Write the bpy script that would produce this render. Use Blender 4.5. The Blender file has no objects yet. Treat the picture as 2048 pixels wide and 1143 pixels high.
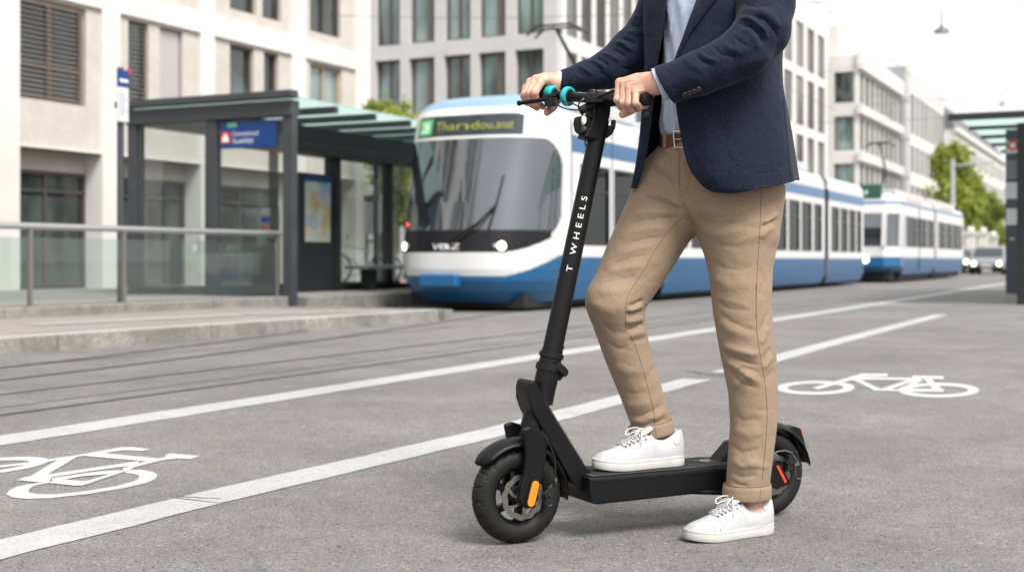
import bpy, bmesh, math, random
import numpy as np
from mathutils import Vector, Matrix
from mathutils.bvhtree import BVHTree

random.seed(7); np.random.seed(7)
S = bpy.context.scene
COL = S.collection
PI = math.pi
R_ = math.radians

# ------------------------------------------------------------------ camera
FPX, HZ, CH, CX = 2600.0, 520.0, 0.75, 1024.0      # focal length (px of a 2048 frame), horizon row, eye height
YAW = R_(26.14)
RX, RY = math.cos(YAW), math.sin(YAW)              # the camera's right direction on the ground
FX, FY = -math.sin(YAW), math.cos(YAW)             # the camera's forward direction
cam_d = bpy.data.cameras.new('camera')
cam = bpy.data.objects.new('camera', cam_d); COL.objects.link(cam)
cam.location = (0, 0, CH); cam.rotation_euler = (PI/2, 0, YAW)
cam_d.sensor_width = 36.0; cam_d.lens = FPX/2048*36.0
cam_d.shift_y = -(571.5-HZ)/2048
cam_d.clip_start = 0.05; cam_d.clip_end = 2000
cam_d.dof.use_dof = True; cam_d.dof.focus_distance = 3.5; cam_d.dof.aperture_fstop = 3.4
S.camera = cam

# ------------------------------------------------------------------ sky and sun
SUN_EL, SUN_AZ = R_(52), R_(122)                   # azimuth clockwise from +Y
w = bpy.data.worlds.new('World'); S.world = w; w.use_nodes = True
nt = w.node_tree; nt.nodes.clear()
sky = nt.nodes.new('ShaderNodeTexSky'); sky.sky_type = 'NISHITA'; sky.sun_disc = False
sky.sun_elevation = SUN_EL; sky.sun_rotation = SUN_AZ
sky.air_density = 1.0; sky.dust_density = 6.0; sky.ozone_density = 1.0
hsv = nt.nodes.new('ShaderNodeHueSaturation'); hsv.inputs['Saturation'].default_value = 0.18
bg = nt.nodes.new('ShaderNodeBackground'); bg.inputs['Strength'].default_value = 0.15
wo = nt.nodes.new('ShaderNodeOutputWorld')
cl = nt.nodes.new('ShaderNodeMix'); cl.data_type = 'RGBA'; cl.inputs[0].default_value = 0.72      # high thin cloud veils the blue
cl.inputs[7].default_value = (6.3, 6.3, 6.3, 1)
nt.links.new(sky.outputs[0], hsv.inputs['Color']); nt.links.new(hsv.outputs[0], cl.inputs[6]); nt.links.new(cl.outputs[2], bg.inputs['Color'])
nt.links.new(bg.outputs[0], wo.inputs['Surface'])
sun_d = bpy.data.lights.new('sun', 'SUN'); sun_d.energy = 3.0; sun_d.angle = R_(22); sun_d.color = (1.0, 0.975, 0.94)
sun = bpy.data.objects.new('sun', sun_d); COL.objects.link(sun)
sv = Vector((math.sin(SUN_AZ)*math.cos(SUN_EL), math.cos(SUN_AZ)*math.cos(SUN_EL), math.sin(SUN_EL)))
sun.rotation_euler = (-sv).to_track_quat('-Z', 'Y').to_euler()
S.view_settings.view_transform = 'Standard'; S.view_settings.look = 'None'
S.view_settings.exposure = 0.56; S.view_settings.gamma = 1.0
S.cycles.use_denoising = True
S.cycles.max_bounces = 8; S.cycles.transparent_max_bounces = 16
S.cycles.caustics_reflective = False; S.cycles.caustics_refractive = False

# ------------------------------------------------------------------ picture measure -> metres
def P(px, py, d):
    r = (px-CX)/FPX*d
    return Vector((FX*d+RX*r, FY*d+RY*r, CH-(py-HZ)/FPX*d))
def G(px, py, z=0.0):
    return P(px, py, (CH-z)*FPX/(py-HZ))
def onX(px, X):            # where the vertical plane X = const is met: depth, Y
    q = (px-CX)/FPX
    d = X/(FX+RX*q)
    return d, d*(FY+RY*q)
def onY(px, Y):
    q = (px-CX)/FPX
    d = Y/(FY+RY*q)
    return d, d*(FX+RX*q)
def zat(py, d): return CH-(py-HZ)/FPX*d
def proj(v):               # numpy (n,3) -> px, py, depth
    d = v[:, 0]*FX+v[:, 1]*FY
    r = v[:, 0]*RX+v[:, 1]*RY
    return CX+FPX*r/d, HZ-FPX*(v[:, 2]-CH)/d, d

# ------------------------------------------------------------------ materials
MATS = {}
def mat(name, col, rough=0.6, metal=0.0, var=0.0, vscale=3.0, bump=0.0, bscale=80.0, spec=0.5, emit=None, estr=0.0,
        var2=0.0, v2scale=0.4, coat=0.0, trans=0.0, bdist=0.002, rvar=0.0, crump=0.0, cscale=22.0):
    if name in MATS: return MATS[name]
    m = bpy.data.materials.new(name); m.use_nodes = True
    n, l = m.node_tree.nodes, m.node_tree.links
    b = n['Principled BSDF']
    b.inputs['Base Color'].default_value = (*col, 1); b.inputs['Roughness'].default_value = rough
    b.inputs['Metallic'].default_value = metal; b.inputs['Specular IOR Level'].default_value = spec
    b.inputs['Coat Weight'].default_value = coat; b.inputs['Coat Roughness'].default_value = 0.08
    b.inputs['Transmission Weight'].default_value = trans
    tc = n.new('ShaderNodeTexCoord')
    src = None
    for a, sc in ((var, vscale), (var2, v2scale)):
        if a <= 0: continue
        t = n.new('ShaderNodeTexNoise'); t.inputs['Scale'].default_value = sc; t.inputs['Detail'].default_value = 6
        l.new(tc.outputs['Object'], t.inputs['Vector'])
        mr = n.new('ShaderNodeMapRange'); mr.inputs[1].default_value = 0.3; mr.inputs[2].default_value = 0.7
        mr.inputs[3].default_value = 1-a; mr.inputs[4].default_value = 1+a
        l.new(t.outputs['Fac'], mr.inputs[0])
        mx = n.new('ShaderNodeMix'); mx.data_type = 'RGBA'; mx.blend_type = 'MULTIPLY'; mx.inputs[0].default_value = 1
        if src is None: mx.inputs[6].default_value = (*col, 1)
        else: l.new(src, mx.inputs[6])
        l.new(mr.outputs[0], mx.inputs[7]); src = mx.outputs[2]
        if rvar > 0:
            m2 = n.new('ShaderNodeMapRange'); m2.inputs[1].default_value = 0.3; m2.inputs[2].default_value = 0.7
            m2.inputs[3].default_value = max(0.02, rough-rvar); m2.inputs[4].default_value = min(1, rough+rvar)
            l.new(t.outputs['Fac'], m2.inputs[0]); l.new(m2.outputs[0], b.inputs['Roughness'])
    if src is not None: l.new(src, b.inputs['Base Color'])
    if bump > 0:
        t = n.new('ShaderNodeTexNoise'); t.inputs['Scale'].default_value = bscale; t.inputs['Detail'].default_value = 4
        l.new(tc.outputs['Object'], t.inputs['Vector'])
        bm = n.new('ShaderNodeBump'); bm.inputs['Strength'].default_value = bump; bm.inputs['Distance'].default_value = bdist
        l.new(t.outputs['Fac'], bm.inputs['Height']); l.new(bm.outputs[0], b.inputs['Normal'])
        if crump > 0:
            t = n.new('ShaderNodeTexNoise'); t.inputs['Scale'].default_value = cscale; t.inputs['Detail'].default_value = 2.5; t.inputs['Distortion'].default_value = 0.6
            l.new(tc.outputs['Object'], t.inputs['Vector'])
            b2 = n.new('ShaderNodeBump'); b2.inputs['Strength'].default_value = 1.0; b2.inputs['Distance'].default_value = crump
            l.new(t.outputs['Fac'], b2.inputs['Height']); l.new(b2.outputs[0], bm.inputs['Normal'])
    if emit is not None:
        b.inputs['Emission Color'].default_value = (*emit, 1); b.inputs['Emission Strength'].default_value = estr
    MATS[name] = m
    return m
def glass(name, tint, alpha=0.75, rough=0.02, gz=0.8):
    """thin pane: mostly see-through, tinted, with a mirror reflection that grows at grazing angles"""
    if name in MATS: return MATS[name]
    m = bpy.data.materials.new(name); m.use_nodes = True
    n, l = m.node_tree.nodes, m.node_tree.links
    n.clear()
    o = n.new('ShaderNodeOutputMaterial')
    tr = n.new('ShaderNodeBsdfTransparent'); tr.inputs[0].default_value = (*tint, 1)
    di = n.new('ShaderNodeBsdfDiffuse'); di.inputs[0].default_value = (*[c*0.35 for c in tint], 1)
    gl = n.new('ShaderNodeBsdfGlossy'); gl.inputs['Roughness'].default_value = rough
    lw = n.new('ShaderNodeLayerWeight'); pw = n.new('ShaderNodeMath'); pw.operation = 'POWER'; pw.inputs[1].default_value = 4.0
    fr = n.new('ShaderNodeMath'); fr.operation = 'MULTIPLY_ADD'; fr.inputs[1].default_value = gz; fr.inputs[2].default_value = 0.045
    l.new(lw.outputs['Facing'], pw.inputs[0]); l.new(pw.outputs[0], fr.inputs[0])
    m1 = n.new('ShaderNodeMixShader'); m1.inputs[0].default_value = alpha
    m2 = n.new('ShaderNodeMixShader')
    l.new(di.outputs[0], m1.inputs[1]); l.new(tr.outputs[0], m1.inputs[2])
    l.new(fr.outputs[0], m2.inputs[0]); l.new(m1.outputs[0], m2.inputs[1]); l.new(gl.outputs[0], m2.inputs[2])
    l.new(m2.outputs[0], o.inputs[0])
    MATS[name] = m
    return m

def frosted(name, tint, k=0.75):
    if name in MATS: return MATS[name]
    m = bpy.data.materials.new(name); m.use_nodes = True; n, l = m.node_tree.nodes, m.node_tree.links; b = n['Principled BSDF']
    b.inputs['Base Color'].default_value = (*tint, 1); b.inputs['Roughness'].default_value = 0.15
    tr = n.new('ShaderNodeBsdfTranslucent'); tr.inputs[0].default_value = (*tint, 1); mx = n.new('ShaderNodeMixShader'); mx.inputs[0].default_value = k
    l.new(b.outputs[0], mx.inputs[1]); l.new(tr.outputs[0], mx.inputs[2]); l.new(mx.outputs[0], n['Material Output'].inputs[0])
    MATS[name] = m; return m

# ------------------------------------------------------------------ mesh builder
class MB:
    def __init__(s): s.v = []; s.f = []; s.mi = []; s.cur = 0
    def add(s, vs, fs):
        o = len(s.v); s.v.extend([tuple(p) for p in vs]); s.f.extend([tuple(i+o for i in f) for f in fs]); s.mi.extend([s.cur]*len(fs)); return s
    def box(s, x0, x1, y0, y1, z0, z1):
        return s.hexa([(x0,y0,z0),(x1,y0,z0),(x1,y1,z0),(x0,y1,z0),(x0,y0,z1),(x1,y0,z1),(x1,y1,z1),(x0,y1,z1)])
    def hexa(s, p):
        return s.add(p, [(0,3,2,1),(4,5,6,7),(0,1,5,4),(1,2,6,5),(2,3,7,6),(3,0,4,7)])
    def bar(s, a, b, w, h, up=(0,0,1)):
        a, b = Vector(a), Vector(b); t = (b-a).normalized(); u = Vector(up)
        sd = t.cross(u)
        if sd.length < 1e-6: sd = t.cross(Vector((1,0,0)))
        sd.normalize(); u = sd.cross(t).normalized()
        sd *= w/2; u *= h/2
        return s.hexa([a-sd-u, a+sd-u, b+sd-u, b-sd-u, a-sd+u, a+sd+u, b+sd+u, b-sd+u])
    def rings(s, rings, closed=True, cap0=False, cap1=False):
        n = len(rings[0]); vs = [p for r in rings for p in r]; fs = []
        m = n if closed else n-1
        for i in range(len(rings)-1):
            for j in range(m):
                a = i*n+j; b = i*n+(j+1)%n
                fs.append((a, b, b+n, a+n))
        if cap0: fs.append(tuple(range(n-1, -1, -1)))
        if cap1: fs.append(tuple((len(rings)-1)*n+j for j in range(n)))
        return s.add(vs, fs)
    def tube(s, pts, r, n=10, cap=True, rz=None):
        pts = [Vector(p) for p in pts]; rs = r if isinstance(r, (list, tuple)) else [r]*len(pts)
        t0 = (pts[1]-pts[0]).normalized()
        u = t0.orthogonal().normalized(); rg = []
        for i, p in enumerate(pts):
            t = (pts[min(i+1, len(pts)-1)]-pts[max(i-1, 0)]).normalized()
            u = (u-t*u.dot(t)).normalized(); v = t.cross(u)
            rg.append([p+(u*math.cos(2*PI*k/n)+v*math.sin(2*PI*k/n))*rs[i] for k in range(n)])
        return s.rings(rg, True, cap, cap)
    def lathe(s, prof, o, ax, n=32, arc=(0, 2*PI), ref=None, cap=False):
        """prof: (radius, along) pairs round the axis ax through o"""
        o, ax = Vector(o), Vector(ax).normalized(); u = Vector(ref) if ref else ax.orthogonal()
        u = (u-ax*u.dot(ax)).normalized(); v = ax.cross(u)
        full = abs(arc[1]-arc[0]-2*PI) < 1e-6; m = n if full else n+1; rg = []
        for k in range(m):
            a = arc[0]+(arc[1]-arc[0])*k/n; d = u*math.cos(a)+v*math.sin(a)
            rg.append([o+d*r+ax*h for r, h in prof])
        if full: rg.append(rg[0])
        return s.rings(rg, False)
    def prism(s, poly, off):
        """closed polygon (3D points) swept by the vector off"""
        n = len(poly); a = [Vector(p) for p in poly]; b = [p+Vector(off) for p in a]
        return s.add(a+b, [tuple(range(n-1, -1, -1)), tuple(range(n, 2*n))]+[(i, (i+1) % n, n+(i+1) % n, n+i) for i in range(n)])
    def build(s, name, m, parent=None, smooth=False, bevel=0.0, seg=2, solid=0.0, sub=0, angle=35, off=1.0):
        me = bpy.data.meshes.new(name); me.from_pydata(s.v, [], s.f); 
        ms = m if isinstance(m, (list, tuple)) else [m]
        for q in ms: me.materials.append(q)
        if len(ms) > 1: me.polygons.foreach_set('material_index', s.mi)
        bm = bmesh.new(); bm.from_mesh(me); bmesh.ops.remove_doubles(bm, verts=bm.verts, dist=1e-5)
        bmesh.ops.recalc_face_normals(bm, faces=bm.faces); bm.to_mesh(me); bm.free(); me.update()
        if smooth or bevel: me.polygons.foreach_set('use_smooth', [True]*len(me.polygons))
        if smooth and not bevel: me.set_sharp_from_angle(angle=R_(angle))
        o = bpy.data.objects.new(name, me); COL.objects.link(o)
        if solid:
            md = o.modifiers.new('solid', 'SOLIDIFY'); md.thickness = solid; md.offset = off
        if sub:
            md = o.modifiers.new('sub', 'SUBSURF'); md.levels = sub; md.render_levels = sub
        if bevel:
            md = o.modifiers.new('bevel', 'BEVEL'); md.width = bevel; md.segments = seg; md.limit_method = 'ANGLE'; md.angle_limit = R_(30)
            md.harden_normals = True
        if parent is not None: attach(o, parent)
        return o
ROOT = {}
def attach(o, parent):
    o.parent = parent
    M = ROOT.get(parent.name)
    if M is not None: o.matrix_parent_inverse = M.inverted()
    elif parent.parent is not None: pass
def tag(o, label=None, cat=None, group=None, kind=None):
    if label: o['label'] = label
    if cat: o['category'] = cat
    if group: o['group'] = group
    if kind: o['kind'] = kind
    return o
def thing(name, label, cat, loc=(0,0,0), group=None, local=False):
    """an Empty at the thing's base; parts are given in world measure, or in the thing's own frame when local"""
    o = bpy.data.objects.new(name, None); COL.objects.link(o); o.location = loc; o.empty_display_size = 0.2
    if not local: ROOT[o.name] = Matrix.Translation(Vector(loc))
    return tag(o, label, cat, group)
def ground(name, mb, m, **k):
    o = mb.build(name, m, **k); o['kind'] = 'structure'; return o
def copy_tree(o, parent=None):
    c = o.copy(); COL.objects.link(c)
    if parent is not None: c.parent = parent
    for ch in list(o.children): copy_tree(ch, c)
    return c
def text_mesh(txt, size, space=1.0, fine=0):
    cu = bpy.data.curves.new('lettering', 'FONT'); cu.body = txt; cu.size = size; cu.space_character = space
    o = bpy.data.objects.new('lettering', cu); COL.objects.link(o)
    dg = bpy.context.evaluated_depsgraph_get(); dg.update()
    me = bpy.data.meshes.new_from_object(o.evaluated_get(dg))
    bm = bmesh.new(); bm.from_mesh(me); bmesh.ops.triangulate(bm, faces=bm.faces)
    if fine:
        for _ in range(6):
            long = [e for e in bm.edges if e.calc_length() > fine]
            if not long: break
            bmesh.ops.subdivide_edges(bm, edges=long, cuts=1); bmesh.ops.triangulate(bm, faces=bm.faces)
    bm.to_mesh(me); bm.free()
    vs = [v.co.copy() for v in me.vertices]; fs = [tuple(p.vertices) for p in me.polygons]
    bpy.data.objects.remove(o); bpy.data.curves.remove(cu); bpy.data.meshes.remove(me)
    return vs, fs
def put_text(mb, txt, size, o, u, v, space=1.0, width=None):
    """flat lettering lying in the plane (u, v) from the corner o"""
    vs, fs = text_mesh(txt, size, space)
    o, u, v = Vector(o), Vector(u).normalized(), Vector(v).normalized()
    k = 1.0
    if width: k = width/max(p.x for p in vs)
    mb.add([o+u*p.x*k+v*p.y for p in vs], fs); return mb

def wall_holes(mb, o, u, n, L, z0, z1, holes, thick):
    """upright wall from o along u (length L), outward normal n, with rectangular openings (u0,u1,z0,z1) and their reveals"""
    o, u, n = Vector(o), Vector(u), Vector(n)
    us = sorted({0, L} | {round(max(0, min(L, h[i])), 4) for h in holes for i in (0, 1)})
    zs = sorted({z0, z1} | {round(max(z0, min(z1, h[i])), 4) for h in holes for i in (2, 3)})
    def hole(a, b):
        return any(h[0]-1e-4 <= a <= h[1]+1e-4 and h[2]-1e-4 <= b <= h[3]+1e-4 for h in holes)
    H = [[hole((us[i]+us[i+1])/2, (zs[j]+zs[j+1])/2) for j in range(len(zs)-1)] for i in range(len(us)-1)]
    pt = lambda a, z, k: (o.x+u.x*a-n.x*thick*k, o.y+u.y*a-n.y*thick*k, z)
    for i in range(len(us)-1):
        for j in range(len(zs)-1):
            a, b, c, d = us[i], us[i+1], zs[j], zs[j+1]
            if not H[i][j]:
                mb.add([pt(a,c,0), pt(b,c,0), pt(b,d,0), pt(a,d,0)], [(0,1,2,3)])
                if i+1 < len(us)-1 and H[i+1][j] or i+1 == len(us)-1: mb.add([pt(b,c,0), pt(b,c,1), pt(b,d,1), pt(b,d,0)], [(0,1,2,3)])
                if i > 0 and H[i-1][j] or i == 0: mb.add([pt(a,c,0), pt(a,c,1), pt(a,d,1), pt(a,d,0)], [(0,3,2,1)])
                if j+1 < len(zs)-1 and H[i][j+1] or j+1 == len(zs)-1: mb.add([pt(a,d,0), pt(b,d,0), pt(b,d,1), pt(a,d,1)], [(0,1,2,3)])
                if j > 0 and H[i][j-1] or j == 0: mb.add([pt(a,c,0), pt(b,c,0), pt(b,c,1), pt(a,c,1)], [(0,3,2,1)])
    return mb

# ------------------------------------------------------------------ sculpting: distance fields meshed with surface nets
def nets(f, org, h):
    nx, ny, nz = f.shape; s = f < 0
    idx = [(i, j, k) for i in (0, 1) for j in (0, 1) for k in (0, 1)]
    c = {q: f[q[0]:nx-1+q[0], q[1]:ny-1+q[1], q[2]:nz-1+q[2]] for q in idx}
    cnt = sum((c[q] < 0).astype(np.int8) for q in idx)
    act = (cnt > 0) & (cnt < 8)
    I = np.argwhere(act); vid = -np.ones(act.shape, np.int64); vid[act] = np.arange(len(I))
    acc = np.zeros((len(I), 3)); num = np.zeros(len(I))
    for a in idx:
        for ax in range(3):
            if a[ax]: continue
            b = list(a); b[ax] = 1; b = tuple(b)
            fa = c[a][act]; fb = c[b][act]; m = (fa < 0) != (fb < 0)
            t = np.where(m, fa/np.where(m, fa-fb, 1), 0)
            p = np.tile(np.array(a, float), (len(I), 1)); p[:, ax] += t
            acc[m] += p[m]; num[m] += 1
    V = (I+acc/num[:, None])*h+np.array(org)
    F = []
    for ax in range(3):
        sl0 = [slice(None)]*3; sl1 = [slice(None)]*3
        sl0[ax] = slice(0, -1); sl1[ax] = slice(1, None)
        A = s[tuple(sl0)]; B = s[tuple(sl1)]
        E = np.argwhere(A != B)
        o1, o2 = (ax+1) % 3, (ax+2) % 3
        ok = (E[:, o1] > 0) & (E[:, o2] > 0) & (E[:, o1] < f.shape[o1]-1) & (E[:, o2] < f.shape[o2]-1)
        E = E[ok]; fl = A[tuple(E.T)]
        def cell(d1, d2):
            q = E.copy(); q[:, o1] -= d1; q[:, o2] -= d2; return vid[tuple(q.T)]
        q = np.stack([cell(1, 1), cell(0, 1), cell(0, 0), cell(1, 0)], 1)
        q[~fl] = q[~fl][:, ::-1]
        F.append(q)
    return V, np.concatenate(F)
def vn(px, py, d, r): return ((px-CX)/FPX*d, d, CH-(py-HZ)/FPX*d, r*d/FPX)     # node in the camera's upright frame (right, away, up, radius)
def vw(V):                                                                       # that frame -> world
    return np.stack([V[:, 0]*RX+V[:, 1]*FX, V[:, 0]*RY+V[:, 1]*FY, V[:, 2]], 1)
def chain(X, Y, Z, nodes, sy=1.0):
    out = None
    if len(nodes) == 1: nodes = [nodes[0], nodes[0]]
    for a, b in zip(nodes[:-1], nodes[1:]):
        bx, by, bz = b[0]-a[0], (b[1]-a[1])/sy, b[2]-a[2]; L = bx*bx+by*by+bz*bz+1e-9
        dx, dy, dz = X-a[0], (Y-a[1])/sy, Z-a[2]
        t = np.clip((dx*bx+dy*by+dz*bz)/L, 0, 1)
        d = np.sqrt((dx-t*bx)**2+(dy-t*by)**2+(dz-t*bz)**2)-(a[3]+(b[3]-a[3])*t)
        out = d if out is None else np.minimum(out, d)
    return out
def smin(a, b, k):
    h = np.clip(0.5+0.5*(b-a)/k, 0, 1)
    return b+(a-b)*h-k*h*(1-h)
def grid_of(lo, hi, h):
    ax = [np.arange(lo[i], hi[i]+h, h, dtype=np.float32) for i in range(3)]
    return np.meshgrid(*ax, indexing='ij')
def bounds(groups, pad=0.03):
    a = np.array([n[:3] for g in groups for n in g]); r = np.array([n[3] for g in groups for n in g])[:, None]
    return (a-r).min(0)-pad, (a+r).max(0)+pad
def vnormals(V, F):
    n = np.cross(V[F[:, 2]]-V[F[:, 0]], V[F[:, 3]]-V[F[:, 1]]); N = np.zeros_like(V)
    for k in range(4): np.add.at(N, F[:, k], n)
    return N/(np.linalg.norm(N, axis=1)[:, None]+1e-12)
def relax(V, F, it=2):
    for _ in range(it):
        A = np.zeros_like(V); c = np.zeros(len(V))
        for k in range(4):
            np.add.at(A, F[:, k], V[F[:, (k+1) % 4]]+V[F[:, (k-1) % 4]]); np.add.at(c, F[:, k], 2)
        V = 0.5*V+0.5*A/c[:, None]
    return V
def folds(V, N, strokes, amp=1.0):
    """cloth folds: each stroke is (points in px, width px, height in m); raised or sunk on the side the stroke is drawn on"""
    u, v, d = proj(V); fac = np.clip(-(N[:, 0]*FX+N[:, 1]*FY)*1.6+0.15, 0, 1)
    D = np.zeros(len(V))
    for pts, wd, am in strokes:
        pts = np.array(pts, float); best = np.full(len(V), 1e9); tt = np.zeros(len(V)); seg = np.linalg.norm(np.diff(pts, axis=0), axis=1); tot = seg.sum(); run = 0
        for a, b, sl in zip(pts[:-1], pts[1:], seg):
            ab = b-a; t = np.clip(((u-a[0])*ab[0]+(v-a[1])*ab[1])/(sl*sl), 0, 1)
            q = np.hypot(u-a[0]-t*ab[0], v-a[1]-t*ab[1]); m = q < best
            best[m] = q[m]; tt[m] = (run+t[m]*sl)/tot; run += sl
        D += am*(np.exp(-(best/wd)**2) if am > 0 else np.exp(-best/(0.62*wd)))*np.clip(np.sin(PI*np.clip(tt, 0.02, 0.98))*1.6, 0, 1)
    return V+N*(D*fac*amp)[:, None]
def raw_mesh(name, V, F, m, parent=None, smooth=True):
    me = bpy.data.meshes.new(name); me.from_pydata(np.asarray(V, float).tolist(), [], np.asarray(F).tolist()); me.materials.append(m); me.update()
    if smooth: me.polygons.foreach_set('use_smooth', [True]*len(me.polygons))
    o = bpy.data.objects.new(name, me); COL.objects.link(o)
    if parent is not None: attach(o, parent)
    return o
def catmull(pts, n):
    p = np.array(pts, float); k = len(p); out = []
    q = np.concatenate([[2*p[0]-p[1]], p, [2*p[-1]-p[-2]]])
    for t in np.linspace(0, k-1, n):
        i = min(int(t), k-2); f = t-i; a, b, c, d = q[i:i+4]
        out.append(0.5*((2*b)+(c-a)*f+(2*a-5*b+4*c-d)*f*f+(3*b-a-3*c+d)*f**3))
    return np.array(out)
def bvh_of(V, F): return BVHTree.FromPolygons([tuple(p) for p in np.asarray(V, float).tolist()], [tuple(f) for f in np.asarray(F).tolist()])
def on_surface(bvh, px, py, lift=0.0):
    o = Vector((0, 0, CH)); d = (P(px, py, 1.0)-o).normalized()
    h = bvh.ray_cast(o, d)
    if h[0] is None: return None, None
    n = h[1] if h[1].dot(d) < 0 else -h[1]
    return h[0]+n*lift, n
def seam(mb, bvh, pts, r=0.0008, n=40, lift=0.0, k=5):
    c = catmull(pts, n); run = []
    for p in c:
        q, nn = on_surface(bvh, p[0], p[1], lift)
        if q is None or (run and (q-run[-1]).length > 0.06):
            if len(run) > 2: mb.tube(run, r, k)
            run = [] if q is None else [q]
            continue
        run.append(q)
    if len(run) > 2: mb.tube(run, r, k)
# ================================================================== the setting: road, platforms, markings
def stone_nodes(name, base, speck=0.35, dark=0.5, scale=260.0, rough=0.85, patch=0.12, bump=0.5, bdist=0.0025, warm=(1.03, 1.0, 0.96), wear=0.0, pale=1.75):
    m = bpy.data.materials.new(name); m.use_nodes = True
    n, l = m.node_tree.nodes, m.node_tree.links; b = n['Principled BSDF']
    b.inputs['Roughness'].default_value = rough; b.inputs['Specular IOR Level'].default_value = 0.3
    tc = n.new('ShaderNodeTexCoord')
    def noise(sc, det=4, ro=0.6):
        t = n.new('ShaderNodeTexNoise'); t.inputs['Scale'].default_value = sc; t.inputs['Detail'].default_value = det; t.inputs['Roughness'].default_value = ro
        l.new(tc.outputs['Object'], t.inputs['Vector']); return t.outputs['Fac']
    def rng(s, a, c, d, e):
        q = n.new('ShaderNodeMapRange'); q.inputs[1].default_value = a; q.inputs[2].default_value = c; q.inputs[3].default_value = d; q.inputs[4].default_value = e
        l.new(s, q.inputs[0]); return q.outputs[0]
    def mul(s1, s2):
        q = n.new('ShaderNodeMath'); q.operation = 'MULTIPLY'; l.new(s1, q.inputs[0]); l.new(s2, q.inputs[1]); return q.outputs[0]
    v = n.new('ShaderNodeTexVoronoi'); v.inputs['Scale'].default_value = scale; l.new(tc.outputs['Object'], v.inputs['Vector'])
    v2 = n.new('ShaderNodeTexVoronoi'); v2.inputs['Scale'].default_value = scale*0.5; l.new(tc.outputs['Object'], v2.inputs['Vector'])
    sep = n.new('ShaderNodeSeparateColor'); l.new(v.outputs['Color'], sep.inputs[0])
    sep2 = n.new('ShaderNodeSeparateColor'); l.new(v2.outputs['Color'], sep2.inputs[0])
    f = rng(sep.outputs[0], 0.0, 1.0, 1-speck, 1+speck)
    f = mul(f, rng(sep2.outputs[1], 0.972, 0.99, 1.0, pale))          # a few pale stones
    f = mul(f, rng(sep2.outputs[2], 0.0, 0.09, dark, 1.0))            # and dark pits
    f = mul(f, rng(noise(1.3, 5), 0.3, 0.7, 1-patch, 1+patch))
    f = mul(f, rng(noise(0.22, 4), 0.3, 0.7, 1-patch, 1+patch))
    f = mul(f, rng(noise(9.0, 5), 0.3, 0.7, 1-patch*0.7, 1+patch*0.7))
    if wear: f = mul(f, rng(noise(26.0, 8, 0.72), 0.60, 0.70, 1.0, 1-wear)); f = mul(f, rng(noise(2.2, 6, 0.65), 0.56, 0.72, 1.0, 1-wear*0.6))
    mx = n.new('ShaderNodeMix'); mx.data_type = 'RGBA'; mx.blend_type = 'MULTIPLY'; mx.inputs[0].default_value = 1
    mx.inputs[6].default_value = (base*warm[0], base*warm[1], base*warm[2], 1); l.new(f, mx.inputs[7]); l.new(mx.outputs[2], b.inputs['Base Color'])
    bp = n.new('ShaderNodeBump'); bp.inputs['Strength'].default_value = bump; bp.inputs['Distance'].default_value = bdist
    hh = mul(rng(v.outputs['Distance'], 0.0, 0.7, 1.0, 0.3), rng(noise(120.0, 3), 0.3, 0.7, 0.5, 1.0))
    l.new(hh, bp.inputs['Height']); l.new(bp.outputs[0], b.inputs['Normal'])
    MATS[name] = m; return m
m_asph = stone_nodes('asphalt', 0.160, speck=0.42, scale=290.0, dark=0.35, bump=0.7, warm=(1.055, 1.0, 0.965), patch=0.17)
m_walk = stone_nodes('platform asphalt', 0.23, speck=0.25, patch=0.1, warm=(1.10, 1.0, 0.93))
m_gran = stone_nodes('kerb granite', 0.215, speck=0.3, scale=180, patch=0.3, warm=(1.06, 1.0, 0.9))
m_kedge = stone_nodes('pale kerb edge', 0.42, speck=0.15, scale=200, patch=0.12, pale=1.1)
m_paint = stone_nodes('road paint', 0.44, speck=0.10, dark=0.72, scale=240, patch=0.06, bump=0.25, warm=(1.0, 1.0, 1.0), rough=0.6, wear=0.3, pale=1.1)
m_line = stone_nodes('lane paint', 0.385, speck=0.16, dark=0.66, scale=240, patch=0.08, bump=0.3, warm=(1.0, 1.0, 1.0), rough=0.65, wear=0.35, pale=1.1)
m_paint_old = stone_nodes('worn road paint', 0.36, speck=0.12, dark=0.6, scale=240, patch=0.10, bump=0.3, warm=(1.0, 1.0, 0.99), rough=0.7)
m_rail = mat('rail steel', (0.21, 0.215, 0.245), 0.35, 0.4, var=0.3, vscale=4)
m_groove = mat('rail groove', (0.075, 0.075, 0.08), 0.8)
m_joint = mat('tar joint', (0.07, 0.068, 0.066), 0.7, var=0.3, vscale=8)

mb = MB()
mb.add([(-400, -40, 0), (400, -40, 0), (400, 900, 0), (-400, 900, 0)], [(0, 1, 2, 3)])
ground('road', mb, m_asph)

def stripe(mb, pts, wd, z, jag=0.0, step=0.12):
    """painted band along points on the ground, with a slightly ragged edge"""
    L, Rr = [], []
    for (x0, y0), (x1, y1) in zip(pts[:-1], pts[1:]):
        ln = math.hypot(x1-x0, y1-y0); k = max(1, int(ln/step)); nx, ny = -(y1-y0)/ln, (x1-x0)/ln
        for i in range(k+1):
            t = i/k; a = wd/2+random.uniform(-jag, jag); b = wd/2+random.uniform(-jag, jag)
            L.append((x0+(x1-x0)*t+nx*a, y0+(y1-y0)*t+ny*a, z)); Rr.append((x0+(x1-x0)*t-nx*b, y0+(y1-y0)*t-ny*b, z))
    return mb.rings([L, Rr], False)
g2 = lambda px, py: tuple(G(px, py))[:2]
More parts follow.
